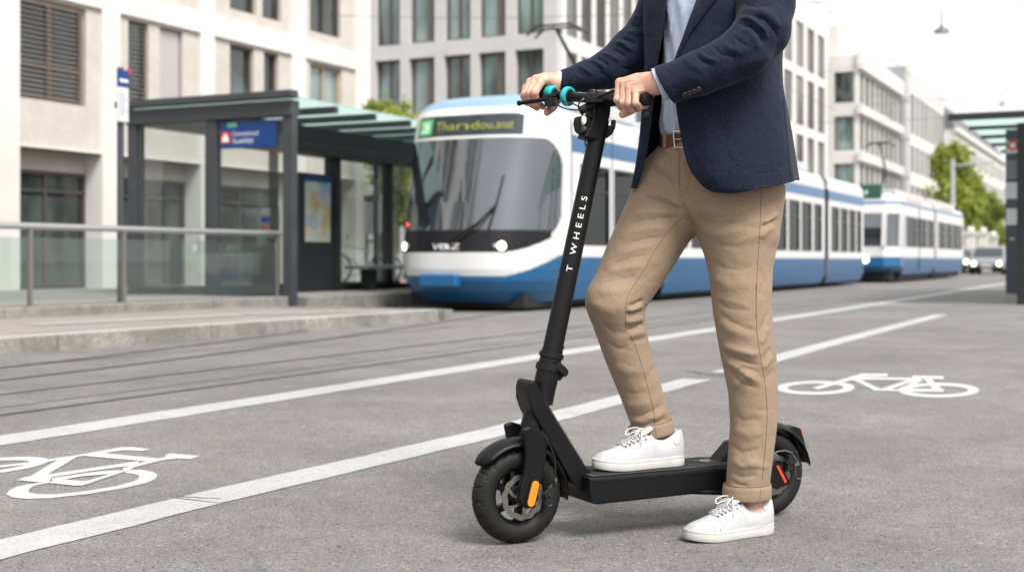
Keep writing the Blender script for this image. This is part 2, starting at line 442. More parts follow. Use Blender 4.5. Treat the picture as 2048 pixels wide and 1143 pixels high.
# tram rails: two lines in the road, one of them swinging out to the stop
mb = MB(); mg = MB()
def sw(x0, x1, ya, yb, n=24):
    return [(x0+(x1-x0)*(3*t*t-2*t*t*t), ya+(yb-ya)*t) for t in [i/n for i in range(n+1)]]
for x in (-4.95, -5.72):
    stripe(mb, [(x-0.1, -10), (x, 60), (x, 140)], 0.045, 0.004, step=2); stripe(mg, [(x-0.055, -10), (x+0.045, 60), (x+0.045, 140)], 0.028, 0.004, step=2)
for xa, xb in ((-6.42, -8.62), (-7.1, -9.62)):
    pl = [(xa, -10), (xa, 4.0)]+sw(xa, xb, 4.5, 21.0)+[(xb, 150)]
    stripe(mb, pl, 0.045, 0.008, step=2); stripe(mg, [(x+0.045, y) for x, y in pl], 0.028, 0.008, step=2)
ground('tram_rails', mb, m_rail); ground('rail_grooves', mg, m_groove)
mb = MB()
stripe(mb, [g2(0, 734), g2(520, 690), g2(900, 655)], 0.03, 0.003)
stripe(mb, [(-5.25, -5), (-5.25, 60)], 0.02, 0.002)
ground('tar_joints', mb, m_joint)

# lane lines
mb = MB()
stripe(mb, [(-4.33, -4), (-4.28, 6), (-4.22, 20), (-4.2, 120)], 0.24, 0.0025, 0.006)
stripe(mb, [g2(1742, 609), g2(1822, 608)], 0.3, 0.0035, 0.004)
ground('lane_line', mb, m_line)
mb = MB()
q0, q1 = g2(1395, 758), g2(1450, 745)
stripe(mb, [(-2.76, -2), g2(395, 1002)], 0.185, 0.0025, 0.005)
stripe(mb, [g2(398, 1001), g2(1000, 861), q0], 0.185, 0.0025, 0.005)
stripe(mb, [q1, g2(1640, 692), g2(1882, 629)], 0.19, 0.0025, 0.005)
ground('cycle_lane_line', mb, m_line)
mb = MB()
stripe(mb, [g2(1898, 627.5), g2(2048, 629.5), g2(2700, 640)], 0.10, 0.004, 0.003)
ground('pavement_line', mb, m_paint_old)
mb = MB(); stripe(mb, [g2(352, 994), g2(440, 998)], 0.006, 0.0038, 0.002, 0.03)
stripe(mb, [g2(1378, 742), g2(1440, 752), g2(1530, 736)], 0.06, 0.0016, 0.02, 0.05)
ground('tar_cracks', mb, m_joint)

def px_poly(mb, pts, z):
    p = [G(x, y) for x, y in pts]; mb.add([(a.x, a.y, z) for a in p], [tuple(range(len(p)))])
def px_ring(mb, c, ro, ri, sh, z, n=56):
    o, i = [], []
    for k in range(n+1):
        a = 2*PI*k/n
        for r, q in ((ro, o), (ri, i)):
            x = c[0]+r[0]*math.cos(a); y = c[1]+r[1]*math.sin(a)+sh*r[0]*math.cos(a)
            g = G(x, y); q.append((g.x, g.y, z))
    mb.rings([o, i], False)
mb = MB(); Z = 0.0022
A = lambda L: [(1540+x/4.03, 560+y/4.03) for x, y in L]
px_ring(mb, A([(365, 868)])[0], (318/4.03, 57/4.03), (226/4.03, 33/4.03), -0.008, Z)
px_ring(mb, A([(1360, 888)])[0], (328/4.03, 60/4.03), (236/4.03, 35/4.03), 0, Z+0.0004)
for i, q in enumerate([[(340, 868), (740, 755), (800, 770), (385, 884)], [(735, 754), (950, 754), (945, 778), (715, 780)],
        [(650, 797), (700, 788), (895, 880), (845, 892)], [(700, 781), (1210, 789), (1210, 808), (700, 804)],
        [(1130, 797), (1195, 802), (950, 892), (868, 888)], [(835, 876), (1065, 884), (1045, 898), (835, 893)],
        [(1148, 771), (1400, 775), (1395, 801), (1145, 791)], [(1238, 796), (1302, 797), (1402, 896), (1328, 896)],
        [(1060, 876), (1402, 881), (1397, 903), (1042, 901)], [(1180, 800), (1245, 802), (1095, 886), (1040, 886)]]):
    px_poly(mb, A(q), Z+0.0005+0.0001*i)
ground('cycle_symbol_ahead', mb, m_paint)
mb = MB()
B = lambda L: [(x/4.038, 860+y/4.038) for x, y in L]
px_poly(mb, B([(50, 522), (70, 490), (130, 460), (230, 437), (320, 425), (395, 430), (300, 445), (250, 465), (228, 492), (250, 510), (310, 520), (450, 520), (700, 492), (950, 450), (1080, 415), (1120, 390), (1125, 370), (1080, 355), (1000, 345), (1050, 322), (1150, 322), (1240, 340), (1272, 365), (1250, 400), (1170, 432), (1000, 470), (700, 520), (400, 552), (200, 556), (100, 545)]), Z)
px_ring(mb, B([(-150, 300)])[0], (545/4.038, 64/4.038), (385/4.038, 40/4.038), -0.1, Z)
for i, q in enumerate([[(-150, 302), (230, 262), (235, 278), (-150, 322)],
        [(380, 240), (700, 190), (980, 140), (1060, 138), (1215, 155), (1150, 170), (1000, 165), (840, 187), (640, 215), (470, 240), (395, 258)],
        [(640, 210), (840, 187), (1290, 232), (1190, 255), (1100, 248), (690, 212)],
        [(1190, 250), (1330, 222), (1340, 200), (1385, 190), (1612, 210), (1545, 236), (1420, 232), (1300, 248), (1000, 325), (985, 310)],
        [(470, 240), (630, 215), (385, 360), (430, 375), (410, 400), (390, 430), (320, 425), (145, 408), (180, 388), (250, 372)],
        [(385, 360), (900, 285), (1125, 252), (1110, 284), (900, 310), (430, 381)],
        [(421, 388), (787, 337), (984, 326), (885, 358), (660, 377), (534, 400), (421, 421)],
        [(393, 421), (534, 403), (688, 417), (899, 354), (1110, 290), (1040, 330), (985, 345), (667, 452), (600, 452), (385, 430)]]):
    px_poly(mb, B(q), Z+0.0003+0.0001*i)
ground('cycle_symbol', mb, m_paint)

# stop platforms: a low walk behind a granite kerb, then a step up to the shelter level
Z1, Z2, XK2 = 0.13, 0.24, -11.1
ka, kb = (-8.62, -10.0), (-7.92, 14.25)
kx = lambda y: ka[0]+(kb[0]-ka[0])*(y-ka[1])/(kb[1]-ka[1])
mb = MB()
mb.add([(XK2+0.2, -10, Z1-0.006), (kx(-10)-0.26, -10, Z1-0.006), (kx(14.0)-0.26, 14.0, Z1-0.006), (XK2+0.2, 14.0, Z1-0.006)], [(0, 1, 2, 3)])
ground('platform', mb, m_walk)
mb = MB(); y = -10.0; pieces = []
while y < 14.2:
    L = random.choice((1.9, 2.0, 2.1)); L = min(L, 14.25-y)
    if L < 0.2: break
    a, b = y+0.006, y+L-0.006
    o = MB(); o.hexa([(kx(a)-0.26, a, -0.02), (kx(a), a, -0.02), (kx(b), b, -0.02), (kx(b)-0.26, b, -0.02), (kx(a)-0.26, a, Z1), (kx(a)-0.012, a, Z1), (kx(b)-0.012, b, Z1), (kx(b)-0.26, b, Z1)])
    mb.add(o.v, o.f); y += L
x = kx(14.25)
while x > XK2+0.3:
    b, a = x-0.004, max(x-1.3, XK2+0.2)
    mb.box(a, b, 14.255, 14.45, -0.02, Z1-0.003); x -= 1.308
ground('kerb', mb, m_gran, bevel=0.012)
mb = MB(); stripe(mb, [(kx(-9.9)-0.115, -9.9), (kx(14.2)-0.115, 14.2)], 0.19, Z1+0.003, 0.003, 0.3); ground('kerb_edge', mb, m_kedge)
mb = MB(); y = -10.0
while y < 15.0:
    L = random.choice((1.4, 1.6, 1.8)); b = min(y+L, 15.3)
    mb.box(XK2-0.3, XK2+0.22, y+0.005, b-0.005, -0.02, Z2); y += L
ground('platform_step', mb, m_gran, bevel=0.015)
mb = MB(); mb.box(-60, XK2-0.3, -12, 42, -0.05, Z2-0.006)
ground('shelter_pavement', mb, m_walk)
mb = MB(); mb.box(XK2-0.298, -10.75, 15.32, 42, -0.05, Z2-0.012); ground('platform_edge', mb, m_gran, bevel=0.01)
mb = MB()
stripe(mb, [(-9.65, 9.2), (-9.3, 12.0), (-8.4, 13.6)], 0.22, Z1+0.002, 0.01)
ground('platform_marking', mb, m_paint)
mb = MB(); mb.box(-120, -16.5, 41.99, 330, -0.05, 0.13); ground('far_pavement', mb, m_walk)
mb = MB(); mb.box(-0.55, 60, 19.6, 200, -0.05, 0.008); ground('right_pavement', mb, m_walk)
# ================================================================== buildings
m_lime = mat('pale limestone', (0.66, 0.64, 0.605), 0.85, var=0.05, vscale=1.2, var2=0.06, v2scale=0.35, bump=0.25, bscale=60)
m_insert = mat('beige stone panel', (0.52, 0.48, 0.435), 0.85, var=0.07, vscale=2.0, var2=0.05, v2scale=9, bump=0.2, bscale=90)
m_conc = mat('light grey concrete', (0.50, 0.495, 0.49), 0.85, var=0.05, vscale=1.0, var2=0.04, v2scale=6)
m_white = mat('white render', (0.62, 0.605, 0.575), 0.85, var=0.04, vscale=0.8)
m_greyst = mat('mid grey stone', (0.36, 0.37, 0.39), 0.8, var=0.06, vscale=0.7)
m_frame_b = mat('bronze window frame', (0.10, 0.085, 0.075), 0.45, 0.3)
m_frame_t = mat('tan window mullion', (0.36, 0.27, 0.2), 0.5)
m_blind = mat('dark blind', (0.085, 0.078, 0.074), 0.55)
m_blind_l = mat('light roller blind', (0.42, 0.40, 0.39), 0.8)
m_blind_b = mat('brown shutter', (0.135, 0.115, 0.105), 0.7, var=0.08, vscale=6)
m_curt = mat('curtain grey', (0.30, 0.29, 0.275), 0.9, var=0.1, vscale=4)
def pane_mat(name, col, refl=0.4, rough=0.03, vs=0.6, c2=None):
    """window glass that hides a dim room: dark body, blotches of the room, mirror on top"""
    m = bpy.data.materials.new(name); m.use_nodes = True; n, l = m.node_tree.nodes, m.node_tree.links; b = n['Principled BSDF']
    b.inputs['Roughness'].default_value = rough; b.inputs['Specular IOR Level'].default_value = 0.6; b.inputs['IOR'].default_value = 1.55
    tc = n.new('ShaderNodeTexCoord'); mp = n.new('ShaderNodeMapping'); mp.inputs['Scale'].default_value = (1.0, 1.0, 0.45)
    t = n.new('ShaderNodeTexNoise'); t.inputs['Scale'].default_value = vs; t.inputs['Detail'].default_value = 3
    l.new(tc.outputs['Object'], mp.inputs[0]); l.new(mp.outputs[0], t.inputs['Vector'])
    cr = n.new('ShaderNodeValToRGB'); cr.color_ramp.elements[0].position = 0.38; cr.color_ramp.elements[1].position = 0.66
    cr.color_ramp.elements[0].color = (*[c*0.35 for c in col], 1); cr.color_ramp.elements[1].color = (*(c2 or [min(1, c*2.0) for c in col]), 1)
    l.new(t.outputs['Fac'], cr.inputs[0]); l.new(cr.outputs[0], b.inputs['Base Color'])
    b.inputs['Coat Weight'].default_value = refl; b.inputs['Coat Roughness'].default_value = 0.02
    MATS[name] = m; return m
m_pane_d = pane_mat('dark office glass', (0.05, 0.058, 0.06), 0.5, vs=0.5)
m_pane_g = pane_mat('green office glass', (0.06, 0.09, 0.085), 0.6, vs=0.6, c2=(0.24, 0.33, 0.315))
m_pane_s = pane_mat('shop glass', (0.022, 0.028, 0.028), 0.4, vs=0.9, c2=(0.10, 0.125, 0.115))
m_roofm = mat('roof gravel', (0.2, 0.2, 0.2), 0.9)

def window(b, o, u, n, a0, a1, z0, z1, mp, mf, deep, mull=0, trans=None, fw=0.06, blind=None, half=None):
    """frame + pane set back by deep in an opening of the wall (o,u,n)"""
    o, u, n = Vector(o), Vector(u), Vector(n)
    pt = lambda a, k, z: Vector((o.x+u.x*a-n.x*k, o.y+u.y*a-n.y*k, z))
    f = MB()
    def bx(a, c, k0, k1, zA, zB): f.hexa([pt(a, k1, zA), pt(c, k1, zA), pt(c, k0, zA), pt(a, k0, zA), pt(a, k1, zB), pt(c, k1, zB), pt(c, k0, zB), pt(a, k0, zB)])
    d0, d1 = deep-0.06, deep+0.04
    bx(a0, a0+fw, d0, d1, z0, z1); bx(a1-fw, a1, d0, d1, z0, z1); bx(a0+fw, a1-fw, d0, d1, z0, z0+fw); bx(a0+fw, a1-fw, d0, d1, z1-fw, z1)
    for i in range(mull):
        c = a0+(a1-a0)*(i+1)/(mull+1); bx(c-fw/2, c+fw/2, d0+0.003, d1, z0+fw, z1-fw)
    if trans:
        for t in trans: bx(a0+fw, a1-fw, d0+0.006, d1, t-fw*0.45, t+fw*0.45)
    w = f.build('window', mf, b)
    g = MB(); g.add([pt(a0+fw*0.5, deep, z0+fw*0.5), pt(a1-fw*0.5, deep, z0+fw*0.5), pt(a1-fw*0.5, deep, z1-fw*0.5), pt(a0+fw*0.5, deep, z1-fw*0.5)], [(0, 1, 2, 3)])
    p = g.build('pane', mp); attach2(p, w, b)
    if blind:
        kind, zb, a_, c_ = blind; q = MB()
        if kind == 'slats':
            z = z1-0.05
            while z > zb:
                q.hexa([pt(a_, deep-0.10, z-0.035), pt(c_, deep-0.10, z-0.035), pt(c_, deep-0.15, z-0.055), pt(a_, deep-0.15, z-0.055), pt(a_, deep-0.10, z-0.03), pt(c_, deep-0.10, z-0.03), pt(c_, deep-0.15, z-0.05), pt(a_, deep-0.15, z-0.05)]); z -= 0.085
            x = q.build('blind', m_blind_s)
        else:
            q.hexa([pt(a_, deep-0.07, zb), pt(c_, deep-0.07, zb), pt(c_, deep-0.085, zb), pt(a_, deep-0.085, zb), pt(a_, deep-0.07, z1-0.03), pt(c_, deep-0.07, z1-0.03), pt(c_, deep-0.085, z1-0.03), pt(a_, deep-0.085, z1-0.03)])
            x = q.build('blind', {'light': m_blind_l, 'brown': m_blind_b, 'curtain': m_curt}[kind])
        attach2(x, w, b)
    return w
m_blind_s = mat('blind slats', (0.26, 0.24, 0.22), 0.5)
def attach2(o, w, root):
    o.parent = w; o.matrix_parent_inverse = Matrix.Identity(4)
# windows keep world coordinates: their frame's own matrix already undoes the root's offset

# ---- the limestone office building on the left, parallel to the road
XA = -17.5
def Ya(px): return onX(px, XA)[1]
YA0, YA1 = -16.0, Ya(741)
bA = thing('office_building', 'pale limestone office building with window blinds, behind the glass railing at the left', 'building', (XA, YA0, Z2))
o, u, n = (XA, YA0, 0), (0, 1, 0), (1, 0, 0)
def ua(px): return Ya(px)-YA0
piers = [(0, 1.0), (6.5, 7.5), (13, 14), (20, 21), (26.2, 27.2), (31.6, ua(40)), (ua(205), ua(241)), (ua(402), ua(430)), (ua(585), ua(612)), (ua(712), ua(741))]
ZT = 19.2
FL = [(2.75, 5.42, 3.55), (5.85, 8.55, 6.1), (9.0, 11.7, 9.25), (12.15, 14.85, 12.4), (15.3, 18.0, 15.55)]     # opening bottom (panel), top, sill
holes = []
bays = [(piers[i][1], piers[i+1][0]) for i in range(len(piers)-1)]
for a, c in bays:
    holes.append((a, c, 0.0, 2.72))
    for zb, zt, sl in FL: holes.append((a, c, zb if zb > 3 else 2.75+0.0, zt))
holes = [(a, c, z0, z1) if z0 != 2.75 else (a, c, 2.74, z1) for a, c, z0, z1 in holes]
mb = MB(); wall_holes(mb, o, u, n, YA1-YA0, 0.1, ZT, holes, 0.42)
mb.add([(XA-0.42, YA1, 0.1), (XA-16, YA1, 0.1), (XA-16, YA1, ZT), (XA-0.42, YA1, ZT)], [(0, 1, 2, 3)])
mb.box(XA-16, XA-0.43, YA0, YA1-0.01, ZT-0.4, ZT-0.02)
mb.build('wall', m_lime, bA)
# recessed stone panels with their own window openings, bay by bay
spec = {**{k: [[(0.06, 0.30, 'f', 'G'), (0.37, 0.63, 'f', 'G'), (0.70, 0.94, 'f', 'G')]]*5 for k in range(5)}, 5: [[(40, 178, None, 'L')], [], []],
        6: [[(262, 303, None, 'S'), (325, 371, None, 'R')], [], []],
        7: [[(465, 513, None, 'G'), (533, 562, None, 'G')], [(465, 518, None, 'G'), (530, 568, None, 'G')], []],
        8: [[(625, 688, None, 'M')], [(625, 686, None, 'B')], []]}
wins = []
for bi, (a, c) in enumerate(bays):
    for fi, (zb, zt, sl) in enumerate(FL):
        hs = []
        for px0, px1, how, k in ((spec.get(bi, []) + [[]]*5)[fi] or [(0.2, 0.8, 'f', 'G')]):
            a0, a1 = (a+(c-a)*px0, a+(c-a)*px1) if how == 'f' else (ua(px0), ua(px1))
            a0, a1 = max(a+0.02, a0), min(c-0.02, a1)
            s = sl if fi else (3.57 if bi == 5 else 3.45 if bi == 6 else 3.6)
            hs.append((a0, a1, s, zt-0.06)); wins.append((a0, a1, s, zt-0.06, k))
        z0 = 2.72 if fi == 0 else zb
        q = Vector(o)+Vector(u)*a-Vector(n)*0.07
        mp_ = MB(); wall_holes(mp_, q, u, n, c-a, z0, zt, [(h[0]-a, h[1]-a, h[2], h[3]) for h in hs], 0.28); mp_.build('wall_panel', m_insert, bA)
for a0, a1, z0, z1, k in wins:
    on = (XA-0.07, YA0, 0)
    if k == 'L': window(bA, on, u, n, a0, a1, z0, z1, m_pane_d, m_frame_t, 0.15, 1, [z0+0.62], 0.075, ('slats', z0+0.05, a0+0.05, a1-0.05))
    elif k == 'S': window(bA, on, u, n, a0, a1, z0, z1, m_pane_g, m_frame_b, 0.15, 0, [z0+0.62], 0.06, ('slats', z0+0.05, a0+0.05, a1-0.05))
    elif k == 'R': window(bA, on, u, n, a0, a1, z0, z1, m_pane_g, m_frame_b, 0.15, 0, None, 0.06, ('light', z0+0.48, a0+0.05, a1-0.05))
    elif k == 'M': window(bA, on, u, n, a0, a1, z0, z1, m_pane_g, m_frame_t, 0.15, 1, None, 0.07)
    elif k == 'B': window(bA, on, u, n, a0, a1, z0, z1, m_pane_g, m_frame_b, 0.15, 1, [z0+1.0], 0.06, ('slats', z0+0.05, a0+0.05, a1-0.05))
    else: window(bA, on, u, n, a0, a1, z0, z1, m_pane_g, m_frame_b, 0.15, 0, None, 0.06)
# ground floor: recessed shop glazing behind the piers
on = (XA-0.42, YA0, 0)
mb = MB()
mb.box(XA-0.7, XA-0.425, YA0+0.02, YA1-0.02, 2.36, 2.735)
mb.build('ground_floor_lintel', m_insert, bA)
mb = MB(); mb.box(XA-5.2, XA-5.0, YA0, YA1, 0.1, 2.7); mb.build('back_wall', m_insert, bA)
for i, (a, c) in enumerate(bays):
    k = 2 if c-a > 3.2 else 1
    for q in range(k):
        aa, cc = a+(c-a)*q/k, a+(c-a)*(q+1)/k
        window(bA, on, u, n, aa+0.003, cc-0.003, 0.27, 2.35, m_pane_s, m_frame_b, 0.06, 1, [2.0], 0.06)

# ---- the concrete office block behind the tram: one end towards us, a long side down the street
XB, YB = -20.5, 45.7
ZB = 17.2
bB = thing('office_block', 'light grey concrete grid office block with green glass, right behind the near tram', 'building', (XB, YB, 0.13))
o1, u1, n1 = (-31.0, YB, 0), (1, 0, 0), (0, -1, 0)
L1 = XB-(-31.0)
def xb(px): return onY(px, YB)[1]+31.0
def yb(px): return onX(px, XB)[1]-YB
rows = [(1.0, 4.9), (5.55, 8.95), (9.55, 12.75), (13.35, 16.3)]
cols = [(750, 800, 0), (818, 869, 1), (888, 941, 0), (957, 1011, 1), (1030, 1087, 0)]
hs = []; wl = []
for z0, z1 in rows:
    for p0, p1, br in cols:
        hs.append((xb(p0), xb(p1), z0, z1)); wl.append((xb(p0), xb(p1), z0, z1, br))
mb = MB(); wall_holes(mb, o1, u1, n1, L1, 0, ZB, hs, 0.5)
mb2 = MB()
o2, u2, n2 = (XB, YB+0.5, 0), (0, 1, 0), (1, 0, 0); L2 = 46.5
hs2 = []; wl2 = []
bay = 3.05; nb = int(L2/bay)
for z0, z1 in rows:
    for i in range(nb):
        a = 0.4+i*bay
        for h in ([(a, a+1.12, z0, z1), (a+1.5, a+2.62, z0, z1)] if a < 15 else [(a+0.2, a+2.25, z0, z1)]): hs2.append(h); wl2.append(h)
wall_holes(mb2, o2, u2, n2, L2, 0, ZB, hs2, 0.5)
mb.box(-31, XB-0.51, YB+0.51, YB+L2, ZB-0.4, ZB-0.05)
mb.build('end_wall', m_conc, bB); mb2.build('street_wall', m_lime, bB)
for a0, a1, z0, z1, br in wl:
    if br: window(bB, o1, u1, n1, a0, a1, z0, z1, m_pane_g, m_frame_b, 0.32, 0, None, 0.09, ('brown', z0+0.05, a0+(a1-a0)*0.62, a1))
    else: window(bB, o1, u1, n1, a0, a1, z0, z1, m_pane_g, m_frame_b, 0.32, 1, None, 0.09)
def glazing(b, name, o, u, n, lst, mp, deep):
    g = MB(); o, u, n = Vector(o), Vector(u), Vector(n)
    for a0, a1, z0, z1 in lst:
        pt = lambda a, z: (o.x+u.x*a-n.x*deep, o.y+u.y*a-n.y*deep, z)
        g.add([pt(a0, z0), pt(a1, z0), pt(a1, z1), pt(a0, z1)], [(0, 1, 2, 3)])
    return g.build(name, mp, b)
def simple_windows(b, o, u, n, lst, mp, mf, deep=0.3, lim=96):
    for a0, a1, z0, z1 in lst[:lim]: window(b, o, u, n, a0, a1, z0, z1, mp, mf, deep, 0, None, 0.07)
m_blind_grey = mat('grey screen blind', (0.27, 0.265, 0.255), 0.8, var=0.08, vscale=0.3)
m_frame_g = mat('grey window frame', (0.17, 0.165, 0.16), 0.5)
m_pane_f = pane_mat('screened glass', (0.15, 0.148, 0.14), 0.0, rough=0.45, vs=0.25, c2=(0.24, 0.235, 0.225))
m_pane_f.node_tree.nodes['Principled BSDF'].inputs['Specular IOR Level'].default_value = 0.2
wl2 = sorted(wl2, key=lambda h: (h[0], h[2]))
vis = [h for h in wl2 if h[2] > 3]
simple_windows(bB, o2, u2, n2, vis[:96], m_pane_f, m_frame_g, 0.09)
penth = MB(); penth.box(-29, XB-2.2, YB+6, YB+L2-1, ZB-0.02, ZB+2.6); penth.build('penthouse', m_white, bB)

# ---- white building with a projecting bay of glass corners
XC, YC, LC = -18.5, 93.2, 17.5
ZC = 15.3
bC = thing('banded_building', 'white banded building with a dark glazed corner, between the long block and grey building', 'building', (XC, YC, 0.13))
mb = MB(); cor = MB(); lst = []
rows_c = [(1.2, 4.3), (5.1, 7.6), (8.55, 10.95), (11.9, 14.1)]
bw = LC/9
for z0, z1 in rows_c:
    for i in range(9):
        a = i*bw+0.1; lst.append((a, a+bw-0.42, z0, z1))
wall_holes(mb, (XC, YC+0.4, 0), (0, 1, 0), (1, 0, 0), LC-0.4, 0, ZC, lst, 0.4)
ends = [(0.7, 2.1, z0, z1) for z0, z1 in rows_c]
wall_holes(mb, (XC-6, YC, 0), (1, 0, 0), (0, -1, 0), 6.0, 0, ZC, [(4.3, 5.7, z0, z1) for z0, z1 in rows_c], 0.4)
mb.box(XC-14, XC-0.41, YC+0.41, YC+LC, ZC-0.4, ZC-0.03)
mb.build('wall', m_white, bC)
simple_windows(bC, (XC, YC+0.4, 0), (0, 1, 0), (1, 0, 0), lst, m_pane_f, m_frame_g, 0.09)
for z0, z1 in rows_c: window(bC, (XC-6, YC, 0), (1, 0, 0), (0, -1, 0), 4.3, 5.7, z0, z1, m_pane_g, m_frame_b, 0.2, 0, None, 0.1)
cor = MB()
for z0, z1 in zip([4.5, 7.75, 11.1, 14.25], [4.95, 8.4, 11.75, 15.5]): cor.box(XC-0.05, XC+0.28, YC-0.25, YC+LC, z0, z1)
cor.build('floor_bands', m_white, bC)
penth = MB(); penth.box(XC-12, XC-1.6, YC+1, YC+LC-1, ZC-0.02, ZC+2.4); penth.build('penthouse', m_white, bC)

# ---- grey stone building
XD = -19.0
dD, YD = onX(1820, XD); LD = onX(1888, XD)[1]-YD
bD = thing('grey_stone_building', 'tall flat-roofed building with a blank grey end wall, beyond the white banded building', 'building', (XD, YD, 0.13))
mb = MB(); lst = []; rows_d = [(1.5, 3.9), (5.2, 7.4), (8.6, 10.9), (12.0, 15.5)]
nbd = 8; bw = LD/nbd
for z0, z1 in rows_d:
    for i in range(nbd): lst.append((i*bw+0.5, i*bw+bw-0.35, z0, z1))
wall_holes(mb, (XD, YD, 0), (0, 1, 0), (1, 0, 0), LD, 0, 17.9, lst, 0.4); mb.build('street_wall', m_white, bD)
mb = MB(); mb.add([(XD-0.4, YD, 0), (XD-14, YD, 0), (XD-14, YD, 17.9), (XD-0.4, YD, 17.9)], [(0, 1, 2, 3)])
mb.box(XD-14, XD-0.41, YD+0.02, YD+LD, 17.4, 17.85)
for z in (4.6, 8.0, 11.4, 14.8): mb.box(XD-14, XD-0.02, YD-0.04, YD-0.003, z, z+0.12)
mb.build('end_wall', m_greyst, bD)
simple_windows(bD, (XD, YD, 0), (0, 1, 0), (1, 0, 0), lst, m_pane_f, m_frame_g, 0.09)

# ---- far pale building and the house behind the trees
XE, YE = -19.5, 152.0
bE = thing('pale_building', 'long pale stone building with a grey mansard roof, far off behind the street trees', 'building', (XE, YE, 0.13))
mb = MB(); lst = []; LE = 55.0
for z0, z1 in [(1.4, 4.0), (5.5, 7.6), (8.9, 11.0), (12.2, 14.0)]:
    for i in range(15): lst.append((i*LE/15+0.9, i*LE/15+2.7, z0, z1))
wall_holes(mb, (XE, YE, 0), (0, 1, 0), (1, 0, 0), LE, 0, 15.6, lst, 0.4)
mb.add([(XE-0.4, YE, 0), (XE-12, YE, 0), (XE-12, YE, 15.6), (XE-0.4, YE, 15.6)], [(0, 1, 2, 3)])
mb.box(XE-0.1, XE+0.35, YE-0.2, YE+LE, 15.0, 15.62); mb.box(XE+0.01, XE+0.2, YE, YE+LE, 4.6, 4.9)
mb.build('wall', m_white, bE)
simple_windows(bE, (XE, YE, 0), (0, 1, 0), (1, 0, 0), lst, m_pane_f, m_frame_g, 0.09, 60)
mb = MB(); mb.prism([(XE, YE-0.2, 15.62), (XE-1.6, YE-0.2, 18.4), (XE-10, YE-0.2, 18.4), (XE-12, YE-0.2, 15.62)], (0, LE, 0)); mb.build('roof', mat('slate roof', (0.13, 0.14, 0.155), 0.7, var=0.1, vscale=1.0), bE)
bF = thing('end_house', 'hazy pale building closing the far end of the street, behind the van', 'building', (-20, 245, 0))
mb = MB(); lst = []
for z0, z1 in [(1.4, 4.0), (5.5, 7.6), (8.9, 11.0)]:
    for i in range(12): lst.append((i*3+1.0, i*3+2.2, z0, z1))
wall_holes(mb, (-24, 245, 0), (1, 0, 0), (0, -1, 0), 37, 0, 13.0, lst, 0.4); mb.build('wall', m_white, bF)
simple_windows(bF, (-24, 245, 0), (1, 0, 0), (0, -1, 0), lst, m_pane_f, m_frame_g, 0.2, 36)
mb = MB(); mb.box(-24.3, 13.3, 244.7, 256, 13.0, 13.6); mb.build('roof', m_greyst, bF)
# ================================================================== trams
m_tw = mat('tram white paint', (0.64, 0.64, 0.63), 0.25, spec=0.5, coat=0.4, var=0.03, vscale=1.5)
m_tb = mat('tram blue paint', (0.012, 0.105, 0.245), 0.3, coat=0.1, var=0.05, vscale=1.2)
m_troof = mat('tram roof blue', (0.20, 0.33, 0.47), 0.4, coat=0.2, var=0.05, vscale=1)
m_trw = mat('tram roof grey', (0.50, 0.51, 0.52), 0.5, var=0.06, vscale=1.5)
m_blk = mat('black gloss', (0.007, 0.007, 0.009), 0.3, spec=0.3)
m_under = mat('undercarriage black', (0.012, 0.012, 0.012), 0.8)
m_bell = mat('black rubber bellows', (0.02, 0.02, 0.022), 0.7)
m_tglass = glass('tram side glass', (0.11, 0.145, 0.14), 0.85, 0.01, gz=0.4)
m_wind = pane_mat('windscreen glass', (0.014, 0.016, 0.02), 0.0, rough=0.06, vs=0.9, c2=(0.03, 0.033, 0.04))
_n, _l = m_wind.node_tree.nodes, m_wind.node_tree.links
_g = _n.new('ShaderNodeBsdfGlossy'); _g.inputs[0].default_value = (0.86, 0.92, 1.0, 1); _g.inputs['Roughness'].default_value = 0.0
_x = _n.new('ShaderNodeMixShader'); _x.inputs[0].default_value = 0.15
_l.new(_n['Principled BSDF'].outputs[0], _x.inputs[1]); _l.new(_g.outputs[0], _x.inputs[2]); _l.new(_x.outputs[0], _n['Material Output'].inputs[0])
m_seat = mat('blue seat cloth', (0.03, 0.07, 0.16), 0.9)
m_inter = mat('tram interior', (0.24, 0.25, 0.25), 0.7)
m_lamp = mat('warm headlight', (0.9, 0.85, 0.7), 0.2, emit=(1.0, 0.84, 0.58), estr=3.5)
m_lampw = mat('tube light', (0.9, 0.8, 0.5), 0.3, emit=(1.0, 0.80, 0.38), estr=0.8)
m_redglow = mat('red reflection', (0.6, 0.03, 0.02), 0.3, emit=(1, 0.06, 0.03), estr=1.6)  # glow that paints a red reflection on the windscreen
m_orl = mat('amber lamp', (0.7, 0.2, 0.03), 0.3, emit=(1, 0.25, 0.05), estr=0.5)
m_disp = mat('display black', (0.022, 0.03, 0.038), 0.15, coat=0.4)
m_led = mat('yellow led letters', (0.26, 0.28, 0.05), 0.5, emit=(0.62, 0.70, 0.10), estr=0.1)
m_green = mat('green led field', (0.08, 0.35, 0.12), 0.5, emit=(0.13, 0.55, 0.2), estr=0.15)
m_wtxt = mat('white letters', (0.75, 0.75, 0.75), 0.5)
m_ledw = mat('pale led letters', (0.7, 0.8, 0.7), 0.5, emit=(0.6, 0.8, 0.6), estr=0.35)

